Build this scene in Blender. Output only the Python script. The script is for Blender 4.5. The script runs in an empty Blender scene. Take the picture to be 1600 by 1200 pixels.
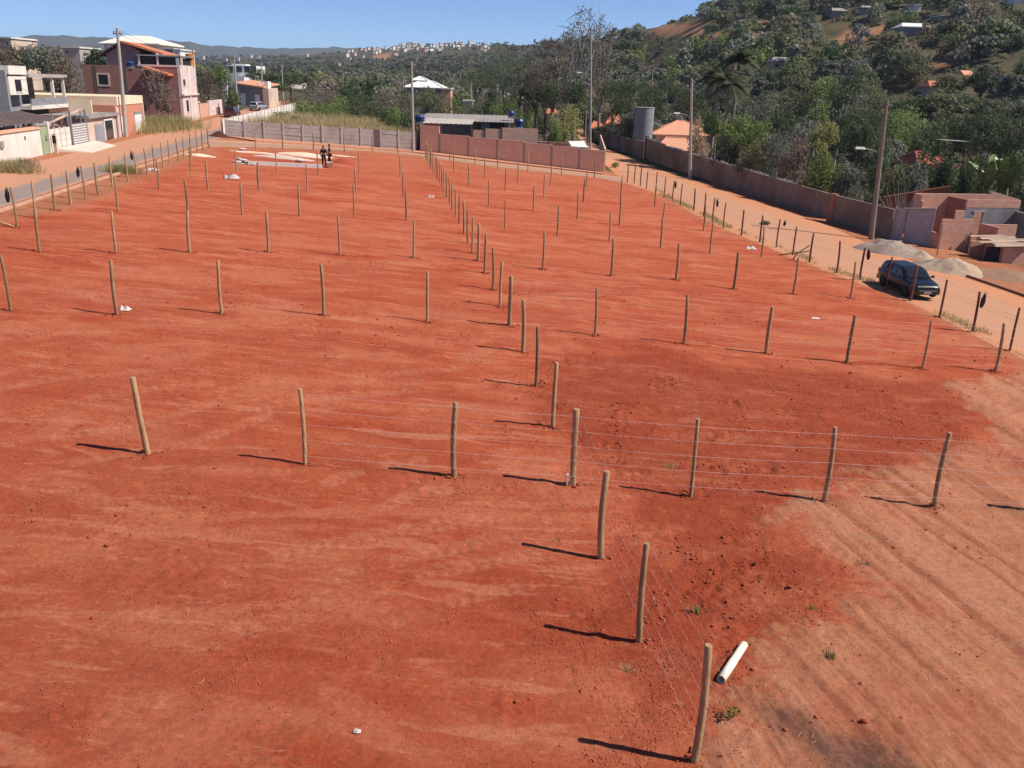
import bpy, math, random
import numpy as np
from mathutils import Vector, Matrix
R = math.radians
S = bpy.context.scene
col = S.collection
rng = np.random.default_rng(7)
random.seed(7)

# ------------------------------------------------------------------ camera, sky, sun, exposure
HC = 8.13                      # camera height above the red field
FPX, PITCH, ROLL, SX = 1360.0, 0.33088, 0.03078, -0.0657
_f = np.array([0, math.cos(PITCH), -math.sin(PITCH)]); _r = np.array([1., 0, 0]); _u = np.cross(_r, _f)
RT = math.cos(ROLL)*_r + math.sin(ROLL)*_u; UP = -math.sin(ROLL)*_r + math.cos(ROLL)*_u; FW = _f
cam_d = bpy.data.cameras.new('camera'); cam = bpy.data.objects.new('camera', cam_d); col.objects.link(cam)
cam_d.sensor_width = 36.0; cam_d.lens = FPX/1600*36.0; cam_d.clip_start = 0.1; cam_d.clip_end = 20000
M = Matrix(((RT[0], UP[0], -FW[0], 0), (RT[1], UP[1], -FW[1], 0), (RT[2], UP[2], -FW[2], HC), (0, 0, 0, 1)))
cam.matrix_world = M
S.camera = cam
S.render.resolution_x, S.render.resolution_y = 1024, 768
SUN_EL, SUN_AZ = R(48.5), R(-8.0)         # azimuth measured from +X towards +Y
sd = Vector((math.cos(SUN_EL)*math.cos(SUN_AZ), math.cos(SUN_EL)*math.sin(SUN_AZ), math.sin(SUN_EL)))
W = bpy.data.worlds.new('World'); S.world = W; W.use_nodes = True
nt = W.node_tree; bg = nt.nodes['Background']
sky = nt.nodes.new('ShaderNodeTexSky'); sky.sky_type = 'NISHITA'; sky.sun_disc = False
sky.sun_elevation = SUN_EL; sky.sun_rotation = math.atan2(sd.x, sd.y); sky.altitude = 3000
sky.air_density = 0.7; sky.dust_density = 0.0; sky.ozone_density = 6.0
nt.links.new(sky.outputs[0], bg.inputs[0]); bg.inputs[1].default_value = 0.105
sl = bpy.data.lights.new('sun', 'SUN'); sl.energy = 4.9; sl.angle = R(0.53); sl.color = (1.0, 0.94, 0.85)
so = bpy.data.objects.new('sun', sl); col.objects.link(so); so.location = (60, -10, 80)
so.rotation_euler = sd.to_track_quat('Z', 'Y').to_euler()
vs = S.view_settings; vs.view_transform = 'Standard'; vs.look = 'None'; vs.exposure = 0.42; vs.gamma = 1.0
vs.use_curve_mapping = False
try:
    S.cycles.max_bounces = 6; S.cycles.transparent_max_bounces = 8; S.cycles.volume_bounces = 0
except Exception: pass

# ------------------------------------------------------------------ maths helpers
def ray(px, py):
    return (px-800)/FPX*RT - (py-600)/FPX*UP + FW
def at(px, py):                                  # the point of the sloping field under a sight line
    d = ray(px, py); t = -HC/(d[2]-SX*d[0]); return Vector((d[0]*t, d[1]*t, HC+d[2]*t))
def T(px, py, Y):                                # the point at distance Y on a sight line
    d = ray(px, py); t = Y/d[1]; return Vector((d[0]*t, Y, HC+d[2]*t))
def vnoise(x, y, seed=0):
    x = np.asarray(x, float); y = np.asarray(y, float)
    xi = np.floor(x).astype(np.int64); yi = np.floor(y).astype(np.int64); fx = x-xi; fy = y-yi
    fx = fx*fx*(3-2*fx); fy = fy*fy*(3-2*fy)
    def h(a, b):
        n = (a*374761393 + b*668265263 + seed*982451653) & 0xffffffff
        n = ((n ^ (n >> 13))*1274126177) & 0xffffffff
        return ((n ^ (n >> 16)) & 0xffff)/65535.0
    return (h(xi, yi)*(1-fx)+h(xi+1, yi)*fx)*(1-fy) + (h(xi, yi+1)*(1-fx)+h(xi+1, yi+1)*fx)*fy
def fbm(x, y, seed=0, o=4):
    a = 0; w = .5
    for k in range(o):
        a = a + w*vnoise(x*2**k, y*2**k, seed+k*17); w *= .5
    return a/(1-.5**o)
def sst(a, b, x):
    t = np.clip((x-a)/(b-a), 0, 1); return t*t*(3-2*t)

# hills: azimuth, foot distance, crest distance, crest angle
AZ = [-180, -60, -40, -22, -12, -5, 0, 4, 8, 12, 24, 32, 50, 75, 180]
RB = [300, 300, 230, 240, 230, 210, 190, 180, 170, 135, 118, 112, 112, 150, 300]
DC = [900, 900, 1200, 1600, 1600, 1400, 1000, 560, 380, 335, 305, 290, 290, 300, 900]
EL = [.2, .3, .5, 0.65, 1.45, 2.3, 2.3, 2.5, 3.3, 4.6, 5.5, 6.2, 6.2, 3, .2]
_ad = np.arange(-180, 180.01, .25); _k = np.exp(-.5*(np.arange(-24, 25)*.25/2.2)**2); _k /= _k.sum()
def _smooth(t):
    v = np.interp(_ad, AZ, t); return np.convolve(np.pad(v, 24, 'edge'), _k, 'valid')
RBs, DCs, ELs = _smooth(RB), _smooth(DC), _smooth(EL)
def Hn(x, y):
    x = np.asarray(x, float); y = np.asarray(y, float)
    r = np.hypot(x, y)+1e-6; a = np.degrees(np.arctan2(x, y))
    z0 = SX*np.clip(x, -75, 40)
    rb = np.interp(a, _ad, RBs); dc = np.interp(a, _ad, DCs); zc = HC + dc*np.tan(np.radians(np.interp(a, _ad, ELs)))
    t = np.clip((r-rb)/(dc-rb), 0, 1); wr = sst(1, 8, a); s = wr*(.55*t**1.15 + .45*t*t*(3-2*t)) + (1-wr)*t**1.9
    big = (fbm(x/60+3, y/60+9, 5)-.5)*9*sst(0, .3, t)*(1-.6*sst(.8, 1, t))
    over = np.maximum(r-dc, 0)
    return z0*(1-s)+zc*s + big - np.minimum(over*.03, 60)
def H(x, y): return float(Hn(x, y))
def hit(px, py, r0=60):                          # where a sight line meets the terrain
    d = ray(px, py); t = r0
    while t < 6000:
        p = np.array([0, 0, HC])+d*t
        if p[2] < H(p[0], p[1]): break
        t *= 1.004
    return Vector((p[0], p[1], H(p[0], p[1])))
def inpoly(x, y, P):
    x = np.asarray(x, float); y = np.asarray(y, float); c = np.zeros(np.shape(x), bool); n = len(P)
    for i in range(n):
        x0, y0 = P[i][:2]; x1, y1 = P[(i+1) % n][:2]
        if y0 == y1: continue
        k = ((y0 > y) != (y1 > y)) & (x < (x1-x0)*(y-y0)/(y1-y0)+x0); c ^= k
    return c
def pdist(x, y, P):                              # signed distance, positive inside
    d = np.full(np.shape(x), 1e9); n = len(P)
    for i in range(n):
        x0, y0 = P[i][:2]; x1, y1 = P[(i+1) % n][:2]; dx, dy = x1-x0, y1-y0; L = dx*dx+dy*dy+1e-9
        t = np.clip(((x-x0)*dx+(y-y0)*dy)/L, 0, 1); d = np.minimum(d, np.hypot(x-x0-t*dx, y-y0-t*dy))
    return np.where(inpoly(x, y, P), d, -d)

# ------------------------------------------------------------------ materials
def nd(nt, t, **k):
    n = nt.nodes.new(t)
    for a, v in k.items(): setattr(n, a, v)
    return n
MATS = {}
def mat(name, c1, c2=None, scale=3.0, rough=.85, bump=.0, bscale=None, c3=None, metal=0, stain=0.0, stretch=(1, 1, 1), spec=.3, rnd=0.0):
    """two or three base colours mixed by noise in the object's own metres, with fine relief and dirt"""
    if name in MATS: return MATS[name]
    m = bpy.data.materials.new(name); m.use_nodes = True; n = m.node_tree; L = n.links
    b = n.nodes['Principled BSDF']; b.inputs['Roughness'].default_value = rough; b.inputs['Metallic'].default_value = metal
    b.inputs['Specular IOR Level'].default_value = spec
    tc = nd(n, 'ShaderNodeTexCoord'); mp = nd(n, 'ShaderNodeMapping'); mp.inputs['Scale'].default_value = stretch
    L.new(tc.outputs['Object'], mp.inputs[0])
    c2 = c2 or tuple(v*.75 for v in c1)
    no = nd(n, 'ShaderNodeTexNoise'); no.inputs['Scale'].default_value = scale; no.inputs['Detail'].default_value = 6; no.inputs['Roughness'].default_value = .65
    L.new(mp.outputs[0], no.inputs[0])
    cr = nd(n, 'ShaderNodeValToRGB'); L.new(no.outputs[0], cr.inputs[0]); e = cr.color_ramp.elements
    e[0].position = .32; e[0].color = (*c2, 1); e[1].position = .68; e[1].color = (*c1, 1)
    if c3: q = e.new(.5); q.color = (*c3, 1)
    out = cr.outputs[0]
    if stain:
        n2 = nd(n, 'ShaderNodeTexNoise'); n2.inputs['Scale'].default_value = scale*.23; n2.inputs['Detail'].default_value = 5
        L.new(mp.outputs[0], n2.inputs[0])
        mr = nd(n, 'ShaderNodeMapRange'); mr.inputs[1].default_value = .48; mr.inputs[2].default_value = .72; mr.inputs[4].default_value = stain
        L.new(n2.outputs[0], mr.inputs[0])
        mx = nd(n, 'ShaderNodeMix', data_type='RGBA'); L.new(mr.outputs[0], mx.inputs[0]); L.new(out, mx.inputs[6])
        mx.inputs[7].default_value = (c2[0]*.45, c2[1]*.38, c2[2]*.33, 1); out = mx.outputs[2]
    if rnd:
        oi = nd(n, 'ShaderNodeObjectInfo'); hs = nd(n, 'ShaderNodeHueSaturation')
        mr = nd(n, 'ShaderNodeMapRange'); mr.inputs[3].default_value = 1-rnd; mr.inputs[4].default_value = 1+rnd
        L.new(oi.outputs['Random'], mr.inputs[0]); L.new(mr.outputs[0], hs.inputs['Value']); L.new(out, hs.inputs['Color']); out = hs.outputs[0]
    L.new(out, b.inputs['Base Color'])
    if bump:
        n3 = nd(n, 'ShaderNodeTexNoise'); n3.inputs['Scale'].default_value = bscale or scale*4; n3.inputs['Detail'].default_value = 5
        L.new(mp.outputs[0], n3.inputs[0])
        bu = nd(n, 'ShaderNodeBump'); bu.inputs['Strength'].default_value = bump; bu.inputs['Distance'].default_value = .03
        L.new(n3.outputs[0], bu.inputs['Height']); L.new(bu.outputs[0], b.inputs['Normal'])
    MATS[name] = m; return m
def brickmat(name, c1, c2, mortar, bw=.3, bh=.2, stain=.5, ms=.014):
    if name in MATS: return MATS[name]
    m = bpy.data.materials.new(name); m.use_nodes = True; n = m.node_tree; L = n.links
    b = n.nodes['Principled BSDF']; b.inputs['Roughness'].default_value = .92; b.inputs['Specular IOR Level'].default_value = .2
    tc = nd(n, 'ShaderNodeTexCoord'); sp = nd(n, 'ShaderNodeSeparateXYZ'); L.new(tc.outputs['Object'], sp.inputs[0])
    ad = nd(n, 'ShaderNodeMath', operation='ADD'); L.new(sp.outputs[0], ad.inputs[0]); L.new(sp.outputs[1], ad.inputs[1])
    cb = nd(n, 'ShaderNodeCombineXYZ'); L.new(ad.outputs[0], cb.inputs[0]); L.new(sp.outputs[2], cb.inputs[1])
    br = nd(n, 'ShaderNodeTexBrick'); L.new(cb.outputs[0], br.inputs[0])
    br.inputs['Color1'].default_value = (*c1, 1); br.inputs['Color2'].default_value = (*c2, 1); br.inputs['Mortar'].default_value = (*mortar, 1)
    br.inputs['Scale'].default_value = 1; br.inputs['Mortar Size'].default_value = ms; br.inputs['Brick Width'].default_value = bw; br.inputs['Row Height'].default_value = bh
    no = nd(n, 'ShaderNodeTexNoise'); no.inputs['Scale'].default_value = .9; no.inputs['Detail'].default_value = 7; no.inputs['Roughness'].default_value = .7; L.new(tc.outputs['Object'], no.inputs[0])
    mr = nd(n, 'ShaderNodeMapRange'); mr.inputs[1].default_value = .42; mr.inputs[2].default_value = .7; mr.inputs[4].default_value = stain; L.new(no.outputs[0], mr.inputs[0])
    mx = nd(n, 'ShaderNodeMix', data_type='RGBA'); L.new(mr.outputs[0], mx.inputs[0]); L.new(br.outputs[0], mx.inputs[6])
    mx.inputs[7].default_value = (mortar[0]*.8, mortar[1]*.7, mortar[2]*.65, 1); L.new(mx.outputs[2], b.inputs['Base Color'])
    bu = nd(n, 'ShaderNodeBump'); bu.inputs['Strength'].default_value = .5; bu.inputs['Distance'].default_value = .01; bu.invert = True
    L.new(br.outputs['Fac'], bu.inputs['Height']); L.new(bu.outputs[0], b.inputs['Normal'])
    MATS[name] = m; return m
def leafmat(name, transl=.3, rnd=.18):
    m = bpy.data.materials.new(name); m.use_nodes = True; n = m.node_tree; L = n.links
    b = n.nodes['Principled BSDF']; b.inputs['Roughness'].default_value = .6; b.inputs['Specular IOR Level'].default_value = .25
    a = nd(n, 'ShaderNodeAttribute', attribute_name='col'); oi = nd(n, 'ShaderNodeObjectInfo'); hs = nd(n, 'ShaderNodeHueSaturation')
    mr = nd(n, 'ShaderNodeMapRange'); mr.inputs[3].default_value = 1-rnd; mr.inputs[4].default_value = 1+rnd
    L.new(oi.outputs['Random'], mr.inputs[0]); L.new(mr.outputs[0], hs.inputs['Value']); L.new(a.outputs['Color'], hs.inputs['Color'])
    L.new(hs.outputs[0], b.inputs['Base Color'])
    t = nd(n, 'ShaderNodeBsdfTranslucent'); L.new(hs.outputs[0], t.inputs[0]); x = nd(n, 'ShaderNodeMixShader'); x.inputs[0].default_value = transl
    L.new(b.outputs[0], x.inputs[1]); L.new(t.outputs[0], x.inputs[2]); L.new(x.outputs[0], n.nodes['Material Output'].inputs[0])
    MATS[name] = m; return m
def glossmat(name, c, rough=.2, coat=0., metal=0.):
    if name in MATS: return MATS[name]
    m = mat(name, c, tuple(v*.85 for v in c), 5, rough, metal=metal, spec=.5); b = m.node_tree.nodes['Principled BSDF']
    b.inputs['Coat Weight'].default_value = coat; b.inputs['Coat Roughness'].default_value = .12; return m

# ------------------------------------------------------------------ mesh helpers
class MB:
    def __init__(s): s.v = []; s.f = []
    def add(s, vs, fs):
        k = len(s.v); s.v += [tuple(v) for v in vs]; s.f += [tuple(i+k for i in f) for f in fs]; return s
    def box(s, x0, x1, y0, y1, z0, z1):
        return s.add([(x0, y0, z0), (x1, y0, z0), (x1, y1, z0), (x0, y1, z0), (x0, y0, z1), (x1, y0, z1), (x1, y1, z1), (x0, y1, z1)],
                     [(3, 2, 1, 0), (4, 5, 6, 7), (0, 1, 5, 4), (1, 2, 6, 5), (2, 3, 7, 6), (3, 0, 4, 7)])
    def hexa(s, b, t):                            # four bottom and four top corners
        return s.add(list(b)+list(t), [(3, 2, 1, 0), (4, 5, 6, 7), (0, 1, 5, 4), (1, 2, 6, 5), (2, 3, 7, 6), (3, 0, 4, 7)])
    def seg(s, p, q, th, zb0, zt0, zb1, zt1):     # a wall piece from p to q (x, y), thickness th
        p = Vector(p[:2]); q = Vector(q[:2]); d = (q-p).normalized(); n = Vector((-d.y, d.x))*th/2
        c = [p-n, q-n, q+n, p+n]; zb = [zb0, zb1, zb1, zb0]; zt = [zt0, zt1, zt1, zt0]
        return s.hexa([(c[i].x, c[i].y, zb[i]) for i in range(4)], [(c[i].x, c[i].y, zt[i]) for i in range(4)])
    def cyl(s, c, r0, r1, z0, z1, n=12, cap=True):
        k = [(c[0]+r0*math.cos(2*math.pi*i/n), c[1]+r0*math.sin(2*math.pi*i/n), z0) for i in range(n)]
        k += [(c[0]+r1*math.cos(2*math.pi*i/n), c[1]+r1*math.sin(2*math.pi*i/n), z1) for i in range(n)]
        f = [(i, (i+1) % n, n+(i+1) % n, n+i) for i in range(n)]
        if cap: f += [tuple(range(n-1, -1, -1)), tuple(range(n, 2*n))]
        return s.add(k, f)
    def tube(s, pts, rad, n=6, cap=True):
        P = [Vector(p) for p in pts]; rr = rad if hasattr(rad, '__len__') else [rad]*len(P); k = []; f = []
        ref = None
        for i, p in enumerate(P):
            d = (P[min(i+1, len(P)-1)]-P[max(i-1, 0)]).normalized()
            if ref is None: ref = Vector((0, 0, 1)) if abs(d.z) < .9 else Vector((1, 0, 0))
            a = d.cross(ref).normalized(); b = d.cross(a)
            for j in range(n):
                t = 2*math.pi*j/n; k.append(p+(a*math.cos(t)+b*math.sin(t))*rr[i])
        for i in range(len(P)-1):
            for j in range(n): f.append((i*n+j, i*n+(j+1) % n, (i+1)*n+(j+1) % n, (i+1)*n+j))
        if cap: f += [tuple(range(n)), tuple(range(len(P)*n-1, len(P)*n-n-1, -1))]
        return s.add(k, f)
    def loft(s, rings, cap=True):
        n = len(rings[0]); k = [v for r_ in rings for v in r_]; f = []
        for i in range(len(rings)-1):
            for j in range(n): f.append((i*n+j, i*n+(j+1) % n, (i+1)*n+(j+1) % n, (i+1)*n+j))
        if cap: f += [tuple(range(n-1, -1, -1)), tuple(range((len(rings)-1)*n, len(rings)*n))]
        return s.add(k, f)
    def mesh(s, name, m, off=(0, 0, 0), smooth=False, bevel=0):
        me = bpy.data.meshes.new(name)
        me.from_pydata([(v[0]-off[0], v[1]-off[1], v[2]-off[2]) for v in s.v], [], s.f)
        import bmesh
        bm = bmesh.new(); bm.from_mesh(me); bmesh.ops.recalc_face_normals(bm, faces=bm.faces); bm.to_mesh(me); bm.free()
        me.materials.append(m)
        if smooth: me.polygons.foreach_set('use_smooth', [True]*len(me.polygons))
        return me
def npmesh(name, V, F, m, colr=None, smooth=False, attrs=None):
    """V (n,3), F (k,3 or 4)"""
    me = bpy.data.meshes.new(name); n, w = F.shape
    me.vertices.add(len(V)); me.vertices.foreach_set('co', np.ascontiguousarray(V, np.float32).ravel())
    me.loops.add(n*w); me.loops.foreach_set('vertex_index', np.ascontiguousarray(F, np.int32).ravel())
    me.polygons.add(n); me.polygons.foreach_set('loop_start', np.arange(0, n*w, w, dtype=np.int32))
    try: me.polygons.foreach_set('loop_total', np.full(n, w, np.int32))
    except Exception: pass
    me.update(calc_edges=True)
    if colr is not None:
        at_ = me.attributes.new('col', 'FLOAT_COLOR', 'POINT')
        c4 = np.concatenate([colr, np.ones((len(colr), 1))], 1).astype(np.float32); at_.data.foreach_set('color', c4.ravel())
    for k, v in (attrs or {}).items():
        at_ = me.attributes.new(k, 'FLOAT', 'POINT'); at_.data.foreach_set('value', np.asarray(v, np.float32).ravel())
    me.materials.append(m)
    if smooth: me.polygons.foreach_set('use_smooth', np.ones(n, bool))
    return me
def tag(o, label=None, cat=None, group=None, kind=None):
    if label: o['label'] = label
    if cat: o['category'] = cat
    if group: o['group'] = group
    if kind: o['kind'] = kind
    return o
def ob(name, me, parent=None, loc=None, rot=None):
    o = bpy.data.objects.new(name, me); col.objects.link(o)
    if parent: o.parent = parent
    if loc is not None: o.location = loc
    if rot is not None: o.rotation_euler = rot
    return o
def empty(name, loc, label, cat, group=None, rz=0):
    o = ob(name, None, None, loc, (0, 0, rz)); o.empty_display_size = .3; return tag(o, label, cat, group)
def part(name, mb, m, parent, off=(0, 0, 0), smooth=False):
    return ob(name, mb.mesh(name, m, off, smooth), parent)
def solo(name, mb, m, loc, label, cat, group=None, smooth=False, kind=None):   # a thing that is one mesh, given in world metres
    return tag(ob(name, mb.mesh(name, m, loc, smooth), None, loc), label, cat, group, kind)
class Frame:                                     # a building plot: local x across, y along, turned by th
    def __init__(s, o, th): s.o = Vector(o); s.th = th; s.X = Vector((math.cos(th), math.sin(th), 0)); s.Y = Vector((-math.sin(th), math.cos(th), 0))
    def w(s, x, y, z=0): return s.o+s.X*x+s.Y*y+Vector((0, 0, z))
    def front(s, px, py, x=0):                   # local (y, z) where a sight line meets the plane local x
        d = Vector(ray(px, py)); c = Vector((0, 0, HC)); t = (x-(c-s.o).dot(s.X))/d.dot(s.X); p = c+d*t-s.o; return p.dot(s.Y), p.z
    def side(s, px, py, y=0):                    # local (x, z) on the plane local y
        d = Vector(ray(px, py)); c = Vector((0, 0, HC)); t = (y-(c-s.o).dot(s.Y))/d.dot(s.Y); p = c+d*t-s.o; return p.dot(s.X), p.z

# ------------------------------------------------------------------ the ground: one sheet out to the horizon
def W2(pts): return [tuple(at(*p)[:2]) for p in pts]
EDGE_L = W2([(26.4, 354), (58, 340), (86.4, 328), (111, 319.6), (133.4, 311.8), (154.3, 304.8), (177, 292), (200, 284), (214, 279.3), (229.6, 273.3),
             (241.6, 267.3), (255.6, 261.6), (266.3, 256.7), (278.4, 253.3), (289, 248), (299, 244), (308.3, 238.7), (317.3, 235.3), (326, 230.7)])
EDGE_B = W2([(399.4, 232.4), (442.4, 232.6), (489.8, 235.6), (538.4, 237), (582, 238.2), (621.6, 241)])
EDGE_B2 = W2([(702.7, 252.2), (742, 258), (778, 264), (825, 268), (877.3, 273.3), (929, 277.3)])
EDGE_R = W2([(980, 285.3), (991, 287.6), (1000.7, 291), (1010.4, 296), (1025, 299.6), (1037, 309), (1050.4, 315.3), (1063.3, 321.6), (1083, 330), (1099, 339), (1113.3, 348),
             (1130.4, 356.3), (1158, 368.4), (1187.3, 379.3), (1213.3, 387.3), (1238.7, 399.3), (1265, 410.9), (1306, 427.3), (1343.7, 438.7), (1384, 454.7), (1422, 470.7), (1467.6, 495.7), (1519, 519.3), (1577.7, 548.7)])
LOT = [(-19.5, -5), (-21.5, 20)]+[(-24.2, 41)]+EDGE_L[2:]+EDGE_B+EDGE_B2+EDGE_R+[(19.5, 28), (17.5, 10), (16, -5)]
DRY = W2([(1700, 545), (1600, 575), (1540, 590), (1478, 602), (1530, 640), (1566, 690), (1440, 722), (1262, 772), (1200, 815), (1270, 860), (1345, 912), (1290, 965), (1195, 1000), (1160, 1075), (1080, 1100), (1060, 1190), (1100, 1260)])+[(6, 3), (16, 3), (22, 20)]
LOOSE = W2([(835, 640), (870, 560), (960, 545), (1200, 570), (1478, 598), (1535, 640), (1560, 690), (1430, 725), (1260, 768), (1195, 812), (1330, 905), (1285, 960), (1190, 1000), (1130, 1090), (1050, 1180), (980, 1150), (900, 980), (960, 880), (1000, 760), (900, 700)])
ASH = W2([(1170, 1095), (1230, 1100), (1290, 1140), (1360, 1165), (1420, 1210), (1330, 1230), (1250, 1180)])
TRACKS = [W2(t) for t in ([(380, 1095), (480, 1055), (600, 1030)], [(480, 935), (640, 900), (830, 868)], [(560, 985), (700, 940), (850, 905)], [(1130, 690), (1180, 682), (1230, 690)],
                          [(1100, 720), (1160, 715), (1215, 722)], [(600, 790), (640, 770), (700, 762)], [(0, 640), (120, 620), (330, 600)], [(380, 640), (520, 620), (760, 600)], [(120, 720), (300, 690), (420, 650)])]
def ground_arrays():
    rr = [0.0, 1.0, 2.2, 3.4, 4.5]
    r = 5.2
    while r < 6500:
        rr.append(r); r += max(r*r/3300, .012) if r < 150 else r*.022
        if 150 <= r < 152: pass
    rr = np.array(rr)
    an = np.concatenate([np.arange(-180, -44, 4.), np.arange(-44, 44, .15), np.arange(44, 180.01, 4.)])
    rr = rr[1:]
    RR, AA = np.meshgrid(rr, np.radians(an), indexing='ij')
    x = RR*np.sin(AA); y = RR*np.cos(AA); return x, y, len(rr), len(an)
gx, gy, NR, NA = ground_arrays()
X = gx.ravel(); Y = gy.ravel()
def ground_detail(X, Y):
    near = 1-sst(60, 140, np.hypot(X, Y))
    lot = sst(-.3, 1.2, pdist(X, Y, LOT))*near
    w = (fbm(X*.9, Y*.9, 31)-.5)*1.3+(fbm(X*4, Y*4, 37)-.5)*.35
    w2 = (fbm(X*2.2, Y*2.2, 61)-.5)*1.5+(fbm(X*9, Y*9, 62, 3)-.5)*.7
    dry = sst(-.32, .32, pdist(X, Y, DRY)+w*1.2+w2)*near
    loose = sst(-.9, .9, pdist(X, Y, LOOSE)+w*2.6)*near
    ash = sst(-.5, .5, pdist(X, Y, ASH)+w*.9)*near*(.5+.8*fbm(X*2.5, Y*2.5, 5))
    trk = np.zeros_like(X); ztr = np.zeros_like(X); brk = sst(.36, .50, fbm(X*.9, Y*.9, 51, 3))
    for t in TRACKS:                                            # each track: two wheel prints 1.5 m apart
        for off in (0, 1.5):
            d = np.full(X.shape, 1e9); al = np.zeros_like(X); acc = 0
            for (a, b) in zip(t[:-1], t[1:]):
                dx, dy = b[0]-a[0], b[1]-a[1]; L = math.hypot(dx, dy); ox, oy = -dy/L*off, dx/L*off; k = np.clip(((X-a[0]-ox)*dx+(Y-a[1]-oy)*dy)/(L*L), 0, 1)
                dd = np.hypot(X-a[0]-ox-k*dx, Y-a[1]-oy-k*dy); nr = dd < d; al = np.where(nr, acc+k*L, al); d = np.minimum(d, dd); acc += L
            m = (1-sst(.17, .24, d+(fbm(X*3, Y*3, 3)-.5)*.12))*brk*near; trk = np.maximum(trk, m)
            ztr += m*(-.012+.009*np.sign(np.sin(al*2*math.pi/.26+d*14)))
    z = lot*((fbm(X*.35, Y*.35, 1)-.5)*.12 + (fbm(X*1.6, Y*1.6, 2, 3)-.5)*.07)
    z += lot*ztr
    clump = sst(.5, .75, fbm(X*1.1+5, Y*1.1, 8, 3))
    fine = fbm(X*7, Y*7, 4, 3)-.5
    z += lot*fine*(.02+.10*loose*(.3+clump)*(1-dry)+.05*clump)
    # ruts left by the machine on the dry side
    ru = at(1365, 790); rv = at(1600, 980); d = (rv-ru).normalized(); perp = -X*d.y+Y*d.x
    along = X*d.x+Y*d.y
    wob = (fbm(along*.13, perp*.13, 19, 2)-.5)*1.1
    rut = fbm(along*.16+3, (perp+wob)*4.6, 11, 4)-.5; rut2 = fbm(along*.45+9, (perp+wob)*10, 14, 3)-.5
    z += dry*(rut*.040+rut2*.026)*(.5+1.6*fbm(along*.5, perp*.5, 12))+dry*fine*.03
    ground_detail.rut = rut+.5
    return z, lot, dry, loose, ash, trk*lot
zd, a_lot, a_dry, a_loose, a_ash, a_trk = ground_detail(X, Y)
a_rut = ground_detail.rut.copy(); Z = Hn(X, Y)+zd
# bare earth cuts on the hillside
CLEAR = [[hit(*p) for p in q] for q in ([(985, 60), (1020, 46), (1080, 38), (1116, 40), (1114, 62), (1088, 63), (1050, 56)], [(1166, 36), (1210, 32), (1206, 46), (1185, 56), (1170, 46)],
                                         [(1296, 62), (1330, 45), (1385, 42), (1370, 60), (1320, 68)], [(1425, 105), (1470, 95), (1500, 108), (1440, 112)], [(585, 86), (612, 82), (606, 92), (580, 91)])]
a_clear = np.zeros_like(X)
for q in CLEAR:
    q2 = [(p.x, p.y) for p in q]; a_clear = np.maximum(a_clear, sst(-2, 2, pdist(X, Y, q2)+(fbm(X/6, Y/6, 3)-.5)*8))
RW_L = [(-21.5, -20), (-26.5, 0), (-33.0, 50), (-37.8, 88), (-42.5, 120), (-47, 150), (-56, 210)]
a_veg = np.maximum(sst(125, 150, np.hypot(X, Y)), sst(0, 4, X-np.interp(Y, [0, 46, 65, 72, 100, 114, 150], [30, 30.5, 32, 28.5, 21, 18, 14.5])))
a_veg = np.maximum(a_veg, sst(0, 3, Y-np.interp(X, [-31, -11, 9.5], [96.5, 104, 97.5]))*sst(-32, -30, X))
a_veg = np.maximum(a_veg, 1-sst(-3, 3, X-np.interp(Y, [0, 50, 88, 120, 150, 210], [-29, -36, -41, -46, -50, -58]))) 
F = np.arange(NR*NA).reshape(NR, NA); F = np.stack([F[:-1, :-1], F[:-1, 1:], F[1:, 1:], F[1:, :-1]], -1).reshape(-1, 4)[:, ::-1]

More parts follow.
